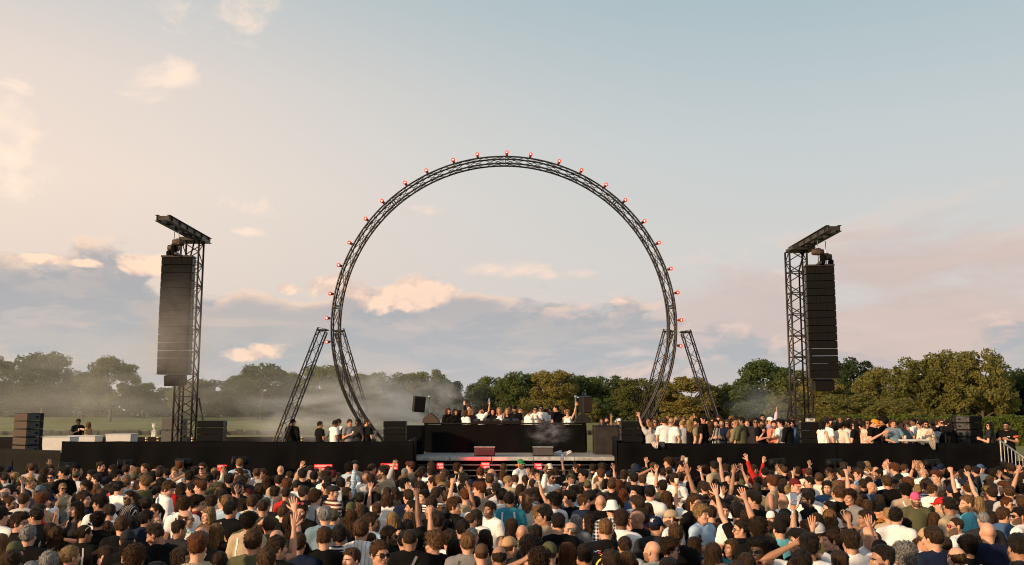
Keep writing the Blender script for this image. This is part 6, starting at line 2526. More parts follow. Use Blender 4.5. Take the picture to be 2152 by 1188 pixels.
# guests on the right-hand deck, on the booth and on the left deck
RIGHT = """
1368 895 pony l B tee:palegrey f pose=up mir
1396 886 short b B tee:white
1410 888 short b FL tee:white s hat=cap:tan
1433 891 buzz y B long:palegrey
1448 891 long y B tee:black f
1465 889 quiff k L tee:khaki pose=bent br
1478 882 short k L tee:black
1492 895 long b B tank:black f
1504 890 short k F long:black/white_pin br
1516 889 short b F tee:navy br
1529 890 long b FL tank:brown f s
1546 891 pony y L long:khaki f s pose=phone
1558 885 short k L long:olive
1588 887 short k F tee:charcoal s
1597 889 short k FR tee:black br
1603 900 long k F tank:black f s pose=phone
1363 885 short d F tee:black d=1.2
1376 887 wavy b F tank:black f s d=1
1421 883 buzz y B tee:black d=1.6
1437 885 short l F tee:white d=2
1423 892 short k B tee:grey d=.7
1498 886 bob d F tee:black f s d=1.2
1511 882 short b FL tee:white d=1.6
1540 888 short d FR tee:black d=1.5
1570 889 short b F tee:white/navy_thin d=1
1576 892 wavy d L tank:maroon f d=1.2
1619 885 buzz d FR long:lilac hat=cap:white pose=wave d=.8
1626 892 short d F tee:coral br
1640 890 quiff k L tee:white
1655 890 fade k L long:black br s
1665 884 short b F tee:black d=1.8
1612 887 bob d F tee:black f d=1.8
1727 894 bob k R tank:white f s pose=mouth
1736 890 short k R tee:white s pose=mouth
1752 896 wavy k B tank:black f pose=bent d=.6
1766 897 updo k BR long:cream f
1779 895 curly k B tee:white f
1796 894 wavy k L tee:black f s
1813 894 short k R long:cream/coral_floral
1822 889 short d F tee:grey s d=1.2
1835 889 buzz b FR tee:black hat=cap:orange dn pose=clap gi=1.22
1855 886 afro k L tee:black d=.5
1848 893 short b R tee:charcoal d=1
1877 890 short b F tee:bluegrey pose=lean
1891 893 short d F tee:black d=1
1903 896 pony b F long:slate f pose=mouth d=.4
1919 888 fade k L long:white d=1.2
1933 895 short k L tee:black d=.5
1945 892 short k F long:cream s br pose=clap
1959 892 buzz k B tee:sky d=.4
1980 896 buzz b FL long:black d=.4
1978 888 short b F tee:white s d=1.4
1996 899 wavy k L hood:black f s d=.3
2079 895 bob k L tee:charcoal s pose=front
2115 895 short k FL tee:black s br gi=1.2
1352 893 short d BR tee:black d=.8
1390 892 bob d F tank:black f s d=1.8
1455 883 wavy y B tank:white f d=1.6
1485 888 short b F tee:grey d=1.8
1690 893 short k F tee:white s d=2.2
1708 892 bob d F tank:black f d=2.2
1745 888 short d F tee:charcoal d=1.8
1785 889 short k L tee:black d=1.6
1805 889 curly d F tee:white d=1.9
1868 891 bob b L tee:black f d=1.7
2000 893 short d R tee:white d=1.6
2040 893 short k R tee:black d=1.2
"""
BOOTH = """
942 864 bob r FR long:black f
957 866 wavy d FR long:black f
966 868 bob d R tee:black f d=.4
979 869 bob b R tee:white f
989 866 bob y R long:black f pose=up
986 858 short b F tee:charcoal f d=.7
1010 863 buzz k R tee:white br pose=phonehi
1036 865 bob k F long:black f
1049 863 wavy y F tank:white f
1066 865 wavy y F tank:black f
1082 860 short k F tee:black hat=cap:black br
1071 859 short d F tee:grey d=.8
1094 866 wavy y F tank:palegrey f d=.5
1110 868 short d R long:white
1125 861 short k F tee:white s pose=clap
1137 859 short k F long:white s d=.4
1147 866 short b R tee:grey d=.6
1156 864 short k F tee:white d=.5
1169 859 fade k L tee:black pose=reach
1186 864 bob b FR tee:charcoal f d=.5
1193 868 curly y F tank:white f s pose=up
"""
SIDE = """
1264 886 buzz d F tee:black pose=bent mir
1275 883 short k F tee:charcoal
1276 891 short k R tee:black
1300 886 buzz b BL tee:black hat=cap:white
"""
LEFT = """
615 886 buzz k BR long:black hat=cap:black pose=cup
673 893 short k R tee:black pose=cup
702 890 short k R tee:white dn pose=front
711 888 short d FL tee:white d=.5
722 905 bob d BR tee:brown f
735 889 short b FR tee:grey pose=cup
752 887 short k FL tee:charcoal
771 889 fade b R tee:black br pose=cup
"""
FARL = """
86 896 short d R tee:sky
165 887 short k FR tee:black sk=e pose=cup
186 893 bob l L tank:tan f pose=reach mir
"""

FACE = {'B': 0, 'BL': 42, 'BR': -42, 'L': 88, 'R': -88, 'FL': 138, 'FR': -138, 'F': 176}
RND = random.Random(2024)


def parse(line):
    t = line.split()
    p = dict(px=float(t[0]), py=float(t[1]), hair=t[2], hc=t[3] if t[3] in HAIRS else 'd', face=t[4])
    top, col = t[5].split(':')
    p['top'], p['col'] = top, col.replace('_', ' ')
    p['pose'] = None
    for e in t[6:]:
        if e == 'f': p['fem'] = True
        elif e == 'br': p['beard'] = True
        elif e in ('s', 'g', 'r', 'w', 's^', 'r^', 'w^'): p['glasses'] = e
        elif e == 'dn': p['dn'] = True
        elif e == 'mir': p['mir'] = True
        elif e.startswith('pose='): p['pose'] = e[5:]
        elif e.startswith('sk='): p['skin'] = e[3:]
        elif e.startswith('h='): p['h'] = float(e[2:])
        elif e.startswith('d='): p['d'] = float(e[2:])
        elif e.startswith('gi='): p['girth'] = float(e[3:])
        elif e.startswith('hat='):
            q = e[4:].split(':')
            p['hat'] = (q[0], q[1], (q[2] if len(q) > 2 and q[2] else q[1]), len(q) > 3 and q[3] == 'b')
    return p


def finish(p):
    """fills in what the table leaves open and turns facing into body turn + head turn"""
    fem = p.get('fem', False)
    if 'skin' not in p:
        p['skin'] = RND.choices('abcde', (36, 34, 19, 7, 4))[0] if p['hc'] in 'kd' else RND.choices('ab', (60, 40))[0]
    if p['pose'] is None:
        p['pose'] = RND.choices(('down', 'front', 'cup'), (5, 4, 1))[0]
    A = FACE[p['face']] + RND.uniform(-9, 9) if isinstance(p['face'], str) else p['face']
    tot = A
    body = A if abs(A) > 125 else A * 0.62
    if p['pose'] in ('up', 'up2', 'wave', 'point', 'fist', 'peace', 'bent2', 'phonehi', 'cuphi') and abs(A) < 100:
        body = A * 0.4
    yaw = max(-60, min(60, tot - body))
    yaw = round(yaw / 20) * 20
    p['rz'] = R(tot - yaw)
    mir = p.get('mir')
    if mir is None:
        mir = RND.random() < 0.5 if p['pose'] not in ('down', 'front', 'clap', 'up2', 'bent2', 'lean') else False
    if p['col'].endswith('pin'):
        mir = False
    p['mir'] = mir
    p['yaw'] = -yaw if mir else yaw
    p['pitch'] = -20 if p.get('dn') else 0
    if p.get('hat') and p['hat'][0] in ('cap', 'fedora', 'flat', 'bucket', 'beanie') and p['hair'] in ('quiff', 'curly', 'afro', 'short'):
        p['hair'] = 'fade' if p['hair'] == 'short' else 'short'
        if p['hair'] == 'fade':
            p['hair'] = 'buzz'
    p.setdefault('legs', RND.choice(('black', 'navy', 'charcoal', 'beige', 'blue', 'black')))
    p.setdefault('shoe', RND.choice(('white', 'black', 'charcoal')))
    if 'h' not in p:
        p['h'] = RND.gauss(0.94, 0.024) if fem else RND.gauss(1.005, 0.032)
    return p


PEOPLE = []          # (object, look words, px, py, zone, params)


TOPW = {'tee': 't-shirt', 'long': 'shirt', 'hood': 'hooded jacket', 'tank': 'tank top'}
def colw(c):
    if '/' in c:
        cols, pat = c.split(' ')
        a, b = [CLW.get(x, x) for x in cols.split('/')]
        return {'stripe': '%s and %s striped', 'thin': '%s and %s striped', 'pin': '%s and %s pinstriped', 'check': '%s and %s checked', 'floral': '%s and %s patterned', 'block': '%s and %s', 'knit': '%s and %s knitted'}[pat] % (a, b)
    return CLW.get(c, c)


POSEW = {'up': 'one arm raised', 'up2': 'both arms raised', 'wave': 'waving one arm', 'point': 'pointing upwards', 'peace': 'two fingers raised', 'bent': 'one hand raised', 'bent2': 'both hands raised', 'fist': 'fist in the air',
         'phone': 'holding a phone', 'phonehi': 'holding a phone up', 'cuphi': 'raising a cup', 'head': 'hand on head', 'mouth': 'hand at mouth', 'lean': 'leaning on the wall', 'reach': 'arm stretched out', 'cup': 'holding a cup', 'clap': 'hands together'}
FACEW = {'B': 'seen from behind', 'BL': 'turned half left', 'BR': 'turned half right', 'L': 'facing left', 'R': 'facing right', 'FL': 'facing front left', 'FR': 'facing front right', 'F': 'facing the camera'}


def look(p):
    w = 'person in %s %s' % (colw(p['col']), TOPW[p['top']])
    if p.get('hat'):
        k, c, c2, b = p['hat']
        w += ' and %s%s %s' % ('backwards ' if b else '', colw(c), {'cap': 'cap', 'bucket': 'bucket hat', 'fedora': 'brimmed hat', 'flat': 'flat cap', 'beanie': 'beanie'}[k])
    elif p.get('glasses'):
        gk = p['glasses']
        w += ' and %s' % {'s': 'sunglasses', 'g': 'glasses', 'r': 'red sunglasses', 'w': 'white sunglasses'}[gk[0]]
        if gk.endswith('^'):
            w += ' on head'
    if p['pose'] in POSEW:
        w += ', ' + POSEW[p['pose']]
    elif isinstance(p['face'], str):
        w += ', ' + FACEW[p['face']]
    return w


PH_BODY = MB().box((0, 0, 0), (0.074, 0.009, 0.152), 0, None, 0.004).box((0.02, 0.006, 0.052), (0.026, 0.004, 0.03), 0, None, .001).mesh('body', M_BLACK)
PH_BODY_R = MB().box((0, 0, 0), (0.074, 0.009, 0.152), 0, None, 0.004).box((0.02, 0.006, 0.052), (0.026, 0.004, 0.03), 0, None, .001).mesh('body', mat('red phone case', (0.5, 0.02, 0.02), .4, .1, 8))
PH_SCR = MB().box((0, -0.0052, 0), (0.066, 0.002, 0.142), 0).mesh('screen', mat('phone screen', (0.02, 0.02, 0.02), 0.15, 0, 1, emis=(0.35, 0.42, 0.5), estr=0.5))
CUP_W = MB().lathe([(0.028, -0.055), (0.040, 0.06), (0.037, 0.06), (0.027, -0.045)], 12).mesh('cup', mat('clear plastic cup', (0.6, 0.55, 0.45), 0.2, 0.05, 4))
CUP_D = MB().lathe([(0.0, -0.04), (0.030, -0.04), (0.034, 0.02), (0.0, 0.02)], 12).mesh('drink', mat('amber drink', (0.45, 0.2, 0.04), 0.2, .05, 4))


def hold(body, p, what, lab):
    """a phone or cup in the right hand, standing on its own in the scene"""
    a = pose_arms(p['pose'], p.get('fem', False))[0]
    wr, fd = Vector(a[2]), (Vector(a[5]) if a[5] is not None else (Vector(a[2]) - Vector(a[1]))).normalized()
    pn = Vector(a[3])
    pn = (pn - fd * pn.dot(fd)).normalized()
    loc = wr + fd * 0.105 + pn * 0.024
    Mb = Matrix.LocRotScale(body.location, body.rotation_euler, body.scale)
    wl = Mb @ loc
    if what == 'phone':
        t = thing('smartphone', wl, lab, 'phone', (0, 0, p['rz']), 'phones held by people in the crowd')
        link('body', PH_BODY_R if p.get('red') else PH_BODY, t, (0, 0, 0.045))
        link('screen', PH_SCR, t, (0, 0, 0.045))
    else:
        t = thing('drink_cup', wl, lab, 'cup', (0, 0, p['rz']), 'cups held by people')
        link('cup', CUP_W, t, (0, 0, 0.02))
        link('drink', CUP_D, t, (0, 0, 0.02))
    return t


def add_person(p, loc, scale, zone):
    o = person(loc, p['rz'], p, scale, p['mir'])
    PEOPLE.append((o, look(p), p['px'], p['py'], zone, p))
    return o


# --- crowd table
SPOTS = []
for line in CROWD.strip().splitlines():
    p = finish(parse(line))
    q = at_height(p['px'], p['py'], 1.633 * p['h'])
    if q.y > 25.6:
        q = at(p['px'], p['py'], 25.6)
        p['h'] = max(0.9, min(1.12, q.z / 1.633))
    for s in SPOTS:                                      # keep two bodies from sharing one place
        dx, dy = q.x - s[0], q.y - s[1]
        dd = math.hypot(dx, dy)
        if dd < 0.34:
            k = (0.34 - dd) / max(dd, 0.02)
            q.x += dx * k * .6
            q.y += dy * k
    SPOTS.append((q.x, q.y, p))
    add_person(p, (q.x, q.y, 0), p['h'], 'crowd')

for line in RAISED.strip().splitlines():
    t = line.split()
    fem = t[2] in ('long', 'bob')
    top, col = t[4].split(':')
    p = dict(px=float(t[0]), py=float(t[1]), hair=t[2], hc=t[3], face='B', top=top, col=col.replace('_', ' '), pose=t[5], fem=fem)
    p = finish(p)
    hz = {'bent': 1.90, 'bent2': 1.90, 'phonehi': 2.02, 'cuphi': 2.02, 'fist': 2.08, 'up': 2.10, 'up2': 2.10, 'wave': 2.06, 'point': 2.12, 'peace': 2.12}[p['pose']]
    q = at_height(p['px'], p['py'], hz * p['h'])
    if q.y > 25.4:
        q = at(p['px'], p['py'], 25.4)
    a = pose_arms(p['pose'], fem)[0][2]
    q.x -= (a.x * (-1 if p['mir'] else 1)) * 0.9
    SPOTS.append((q.x, q.y, p))
    hp = q
    p['px'], p['py'] = p['px'], p['py'] + 40
    add_person(p, (q.x, q.y, 0), p['h'], 'crowd')

# --- people between those, in the nearer rows single, further back as one mass
def proj(x, y, z):
    dy, dz = y, z - CAM_H
    c, s = math.cos(PITCH), math.sin(PITCH)
    f = dy * c + dz * s
    u = -dy * s + dz * c
    return W_PX / 2 + F_PX * x / f, H_PX / 2 - F_PX * u / f


def random_look(rnd):
    fem = rnd.random() < 0.3
    hc = rnd.choices('kdblygr', (21, 33, 26, 9, 5, 3, 3))[0]
    p = dict(fem=fem, hc=hc, pose=None)
    p['hair'] = rnd.choices(('long', 'wavy', 'bob', 'pony', 'bun', 'updo'), (5, 4, 3, 2, 1, 1))[0] if fem else rnd.choices(('short', 'fade', 'quiff', 'curly', 'buzz', 'bald', 'receding', 'afro'), (34, 20, 12, 14, 7, 6, 3, 1))[0]
    p['face'] = rnd.choices(('B', 'BL', 'BR', 'L', 'R', 'FL', 'FR', 'F'), (50, 15, 14, 8, 7, 3, 3, 2))[0]
    p['top'] = rnd.choices(('tee', 'long', 'tank', 'hood'), (58, 18, 26 if fem else 6, 3))[0]
    p['col'] = rnd.choices(('black', 'charcoal', 'white', 'navy', 'grey', 'palegrey', 'beige', 'olive', 'cream', 'blue', 'brown', 'sky', 'maroon', 'khaki', 'teal', 'white/navy stripe', 'red', 'lilac', 'black/white thin', 'navy/white floral', 'cream/brown floral', 'black/cream floral', 'blue/white check', 'grey/white thin', 'green', 'coral', 'black/orange floral'),
                           (26, 7, 33, 6, 5, 7, 7, 4, 6, 3, 3, 5, 1.5, 3, 1, 1.5, 1, 1, 1.2, 1, 1.2, 1.5, 1.2, 1, .5, .6, .8))[0]
    if not fem and rnd.random() < 0.22 and p['face'] != 'B':
        p['beard'] = True
    if rnd.random() < 0.15:
        p['hat'] = ('cap', rnd.choice(('black', 'navy', 'charcoal', 'black', 'white', 'beige', 'olive', 'brown', 'navy')), None, rnd.random() < .35)
        p['hat'] = (p['hat'][0], p['hat'][1], p['hat'][1], p['hat'][3])
    elif p['face'] != 'B' and rnd.random() < 0.3:
        p['glasses'] = rnd.choice('ssg')
    return p


FILL = []
y = 8.2
row = 0
while y < 24.2:
    x = -0.62 * y - 1.2 + (row % 2) * 0.26
    while x < 0.62 * y + 1.2:
        qx, qy = x + RND.uniform(-.15, .15), y + RND.uniform(-.16, .16)
        x += 0.475
        near = min(((qx - s[0]) ** 2 + (qy - s[1]) ** 2 for s in SPOTS), default=9)
        if near < 0.36 ** 2:
            continue
        px, py = proj(qx, qy, 1.64)
        hh = 0.23 * F_PX / qy
        clash = False
        for sx, sy, sp in SPOTS:
            if sy > qy - 0.05 and 'fill' not in sp:
                ex, ey = proj(sx, sy, 1.633 * sp['h'])
                if abs(ex - px) < hh * 0.46 and -hh * 0.95 < ey - py < hh * 0.55:
                    clash = True
                    break
        if clash:
            continue
        FILL.append((qx, qy))
        SPOTS.append((qx, qy, {'fill': 1, 'h': 1}))
    y += 0.43
    row += 1

N_SINGLE = 252
inview = sorted([f for f in FILL if -20 < proj(f[0], f[1], 1.64)[0] < W_PX + 20], key=lambda f: f[1])
single = inview[:max(0, N_SINGLE - len(PEOPLE))]
rest = [f for f in FILL if f not in set(single)]
for qx, qy in single:
    p = finish(random_look(RND))
    p['px'], p['py'] = proj(qx, qy, 1.633 * p['h'])
    add_person(p, (qx, qy, 0), p['h'], 'crowd')

# --- guests on the decks
def deck_people(table, Y0, floor, zone, lo=0.88, hi=1.10):
    for line in table.strip().splitlines():
        p = finish(parse(line))
        Yd = Y0 + p.get('d', 0.0)
        q = at(p['px'], p['py'], Yd)
        h = (q.z - floor) / 1.633
        h = max(lo, min(hi, h))
        add_person(p, (q.x, Yd, floor), h, zone)


deck_people(RIGHT, 29.3, DECK_R, 'right deck')
deck_people(BOOTH, 35.75, REAR, 'booth')
deck_people(SIDE, 34.6, DECK_R, 'stage side')
deck_people(LEFT, 35.0, DECK_L, 'left deck', 0.85)
deck_people(FARL, 41.6, DECK_L, 'far left', 0.8)

# --- the rear mass: instances of whole figures on points, one object
def rear_crowd():
    rnd = random.Random(99)
    col = bpy.data.collections.new('rear_figures')
    figs = []
    for i in range(56):
        p = random_look(rnd)
        p['face'] = rnd.choice(('B', 'B', 'BL', 'BR', 'B', 'B', 'BL', 'BR', 'L', 'R', 'FL'))
        p['pose'] = rnd.choices(('down', 'front', 'bent', 'up', 'wave', 'phonehi', 'head'), (30, 16, 1, .4, .4, .6, 1))[0]
        p = finish(p)
        fem = p['fem']
        V, Q, mi = body_arrays(fem, p.get('beard', False), p['pose'], p['yaw'], p['pitch'], False)
        mats = skin_set(p['skin'], p['hc']) + [cloth_mat(p['col']), hair_mat(p['hc']), cloth_mat('black')]
        Vs, Qs, Ms = [V], [Q], [mi]
        o = len(V)
        def put(me_v, me_q, m, M=None):
            nonlocal o
            v = me_v if M is None else me_v @ np.array(M)[:3, :3].T + np.array(M)[:3, 3]
            Vs.append(v)
            Qs.append(me_q + o)
            Ms.append(np.full(len(me_q), m))
            o += len(v)
        k = ('arr', p['top'], p['pose'], fem)
        if k not in _S:
            _S[k] = shirt_mesh(p['top'], p['pose'], fem, False)
        put(*_S[k], 6)
        HM = head_matrix(R(p['yaw']), R(p['pitch']))
        if p['hair'] != 'bald':
            k = ('arr', p['hair'])
            if k not in _HR:
                _HR[k] = hair_mesh(p['hair'], False)
            put(*_HR[k], 7, HM)
        if 'trs' not in _G:
            _G['trs'] = make_trousers()
        put(*_G['trs'], 8)
        if p.get('hat'):
            b = cap_mb()
            mats.append(cloth_mat(p['hat'][1]))
            put(np.array(b.v), np.array([f if len(f) == 4 else (f + f[-1:])[:4] if len(f) == 3 else f[:4] for f in b.f if len(f) in (3, 4)]), 9, HM @ Matrix.Rotation(math.pi if p['hat'][3] else 0, 4, 'Z'))
        me = tri_safe('figure', np.concatenate(Vs), np.concatenate(Qs), mats, np.concatenate(Ms))
        ob = bpy.data.objects.new('figure_%03d' % i, me)
        col.objects.link(ob)
        figs.append(p)
    scatter('rear_crowd', [(a, b, 0) for a, b in rest], figs, col, rnd, 'dense rear rows of the crowd packed up to the stage', False)
    pts = []
    for k in range(60):
        Yd = rnd.uniform(30.3, 34.0)
        q = at(1350 + k * 11.0 + rnd.uniform(-6, 6), 886, Yd)
        pts.append((q.x, Yd, DECK_R))
    scatter('rear_guests', pts, figs, col, rnd, 'further guests packed behind the front row on the right deck', True)


def scatter(name, pts, figs, col, rnd, label, anyway):
    n = len(pts)
    me = bpy.data.meshes.new(name)
    me.from_pydata(pts, [], [])
    ia = me.attributes.new('fig', 'INT', 'POINT')
    ra = me.attributes.new('turn', 'FLOAT_VECTOR', 'POINT')
    sa = me.attributes.new('size', 'FLOAT_VECTOR', 'POINT')
    for k in range(n):
        f = rnd.randrange(len(figs))
        ia.data[k].value = f
        ra.data[k].vector = (0, 0, figs[f]['rz'] + (rnd.choice((0, 1.5, 2.2, 3.1, -2.2, -1.5)) if anyway else rnd.uniform(-.3, .3)))
        s = figs[f]['h'] * rnd.uniform(.97, 1.03)
        sa.data[k].vector = (s * rnd.choice((-1, 1)), s, s)
    o = link(name, me, None, kind='stuff', label=label, category='crowd')
    ng = bpy.data.node_groups.new('place_figures', 'GeometryNodeTree')
    ng.interface.new_socket('Geometry', in_out='INPUT', socket_type='NodeSocketGeometry')
    ng.interface.new_socket('Geometry', in_out='OUTPUT', socket_type='NodeSocketGeometry')
    N = ng.nodes
    gi, go = N.new('NodeGroupInput'), N.new('NodeGroupOutput')
    ci = N.new('GeometryNodeCollectionInfo')
    ci.inputs['Collection'].default_value = col
    ci.inputs['Separate Children'].default_value = True
    ci.inputs['Reset Children'].default_value = True
    iop = N.new('GeometryNodeInstanceOnPoints')
    iop.inputs['Pick Instance'].default_value = True
    def attr(nm, ty):
        a = N.new('GeometryNodeInputNamedAttribute')
        a.data_type = ty
        a.inputs['Name'].default_value = nm
        return a.outputs['Attribute']
    L = ng.links
    L.new(gi.outputs[0], iop.inputs['Points'])
    L.new(ci.outputs[0], iop.inputs['Instance'])
    L.new(attr('fig', 'INT'), iop.inputs['Instance Index'])
    L.new(attr('turn', 'FLOAT_VECTOR'), iop.inputs['Rotation'])
    L.new(attr('size', 'FLOAT_VECTOR'), iop.inputs['Scale'])
    L.new(iop.outputs[0], go.inputs[0])
    md = o.modifiers.new('figures', 'NODES')
    md.node_group = ng
rear_crowd()


# ------------------------------------------------------------------ labels that single each person out
def label_people():
    zones = {}
    for rec in PEOPLE:
        zones.setdefault(rec[4], []).append(rec)
    grp = {'crowd': 'people standing in the crowd', 'right deck': 'guests on the right deck', 'booth': 'people behind the booth', 'stage side': 'people beside the stage', 'left deck': 'guests on the left deck', 'far left': 'guests at the far left'}
    where = {'crowd': 'in the crowd', 'right deck': 'on the right deck', 'booth': 'behind the booth', 'stage side': 'beside the stage', 'left deck': 'on the left deck', 'far left': 'by the far left bars'}
    for z, recs in zones.items():
        cnt = {}
        for r in recs:
            cnt[r[1]] = cnt.get(r[1], 0) + 1
        tops = {}
        for r in recs:
            tops[r[1].split(',')[0]] = tops.get(r[1].split(',')[0], 0) + 1
        marks = [r for r in recs if cnt[r[1]] == 1 and tops[r[1].split(',')[0]] == 1]
        used = {}
        for r in recs:
            o, lk, px, py, _, p = r
            if r in marks:
                lb = '%s, %s' % (lk, where[z])
            else:
                hh = max(12.0, (py - 862) * 0.19) if z == 'crowd' else 16.0
                best = None
                for m in marks:
                    dx, dy = (m[2] - px) / hh, (m[3] - py) / (hh * .7)
                    dd = math.hypot(dx, dy)
                    if best is None or dd < best[0]:
                        best = (dd, m, dx, dy)
                short = lk.split(',')[0]
                tail = lk[len(short):].replace(',', '').strip()
                if best is None:
                    lb = lk
                else:
                    _, m, dx, dy = best
                    if abs(dx) > abs(dy) * 0.8:
                        rel = 'left of' if dx > 0 else 'right of'
                    else:
                        rel = 'behind' if dy > 0 else 'in front of'
                    mp = m[5]
                    mark = colw(mp['hat'][1]) + ' ' + {'cap': 'cap', 'bucket': 'bucket hat', 'fedora': 'brimmed hat', 'flat': 'flat cap', 'beanie': 'beanie'}[mp['hat'][0]] if mp.get('hat') and False else m[1].split(',')[0].replace('person in ', '')
                    lb = '%s %s, %s the %s' % (short, tail, rel, mark)
            used.setdefault(lb, []).append(r)
        words = ['', 'second ', 'third ', 'fourth ', 'fifth ', 'sixth ', 'seventh ', 'eighth ', 'ninth ', 'tenth ', 'eleventh ', 'twelfth ']
        for lb, rs in used.items():
            rs.sort(key=lambda r: r[2])
            for i, r in enumerate(rs):
                l2 = lb
                if len(rs) > 1:
                    l2 = lb + (', leftmost such' if i == 0 else ', %sfrom left' % words[min(i, 11)])
                w = l2.split()
                if len(w) > 16:
                    l2 = l2.replace(' seen from behind', '').replace(' facing the camera', '').replace(' facing front left', '').replace(' facing front right', '').replace(' turned half left', '').replace(' turned half right', '')
                    w = l2.split()
                if len(w) > 16:
                    l2 = l2.replace(' and ', ' ')
                    w = l2.split()
                r[0]['label'] = ' '.join(l2.split()[:16]).rstrip(',').replace(' ,', ',')
                r[0]['category'] = 'person'
                r[0]['group'] = grp[z]
    seen = {}
    for r in PEOPLE:
        lb = r[0]['label']
        seen[lb] = seen.get(lb, 0) + 1
        if seen[lb] > 1:
            side = 'far left' if r[2] < 540 else 'left middle' if r[2] < 1076 else 'right middle' if r[2] < 1610 else 'far right'
            r[0]['label'] = ' '.join(lb.split()[:11]).rstrip(',') + ', at the %s' % side
            print('DUP', lb, '->', r[0]['label'])
label_people()

for o, lk, px, py, z, p in list(PEOPLE):
    if p['pose'] in ('phone', 'phonehi'):
        p['red'] = p['px'] == 272
        l0 = o['label'].replace('person in ', '').replace(', holding a phone up', '').replace(', holding a phone', '').replace(' holding a phone up', '').replace(' holding a phone', '').replace(',', '')
        hold(o, p, 'phone', ' '.join((('red' if p['red'] else 'black') + ' phone held by one in ' + l0).split()[:16]))
    elif p['pose'] in ('cup', 'cuphi'):
        l0 = o['label'].replace('person in ', '').replace(', holding a cup', '').replace(' holding a cup', '').replace(', raising a cup', '').replace(' raising a cup', '').replace(',', '')
        hold(o, p, 'cup', ' '.join(('cup held by one in ' + l0).split()[:16]))
# ------------------------------------------------------------------ prints, emblems, badge, fan, camera
from mathutils.bvhtree import BVHTree
def child_of(o, names):
    for c in o.children:
        if c.name.split('.')[0] in names:
            return c


def who(px, py):
    return min((r for r in PEOPLE), key=lambda r: abs(r[2] - px) + abs(r[3] - py))


def conform(garment, flat, back, z0, x0, name, m, parent, lift=0.004):
    """lay flat (x, z) shapes on the back or front of a garment: list of (verts, faces)"""
    me = garment.data
    bv = BVHTree.FromPolygons([v.co for v in me.vertices], [tuple(p.vertices) for p in me.polygons])
    b = MB()
    for vs, fs in flat:
        out = []
        for x, z in vs:
            d = Vector((0, 1 if back else -1, 0))
            hit = bv.ray_cast(Vector((x0 + x, -1 if back else 1, z0 + z)), d)[0]
            if hit is None:
                hit = Vector((x0 + x, -0.1 if back else 0.1, z0 + z))
            out.append(hit - d * lift)
        b.add(out, fs)
    o = b.build(name, m, parent)
    return o


def arc(cx, cz, r0, r1, a0, a1, n=28):
    vs, fs = [], []
    for k in range(n + 1):
        a = a0 + (a1 - a0) * k / n
        vs += [(cx + r0 * math.cos(a), cz + r0 * math.sin(a)), (cx + r1 * math.cos(a), cz + r1 * math.sin(a))]
    fs = [(2 * k, 2 * k + 1, 2 * k + 3, 2 * k + 2) for k in range(n)]
    return vs, fs


def bars(segs, w):
    out = []
    for (x0, z0), (x1, z1) in segs:
        L = math.hypot(x1 - x0, z1 - z0)
        ux, uz = (x1 - x0) / L * w / 2, (z1 - z0) / L * w / 2
        n = 4
        vs = []
        for k in range(n + 1):
            t = k / n
            vs += [(x0 + (x1 - x0) * t - uz, z0 + (z1 - z0) * t + ux), (x0 + (x1 - x0) * t + uz, z0 + (z1 - z0) * t - ux)]
        out.append((vs, [(2 * k, 2 * k + 1, 2 * k + 3, 2 * k + 2) for k in range(n)]))
    return out


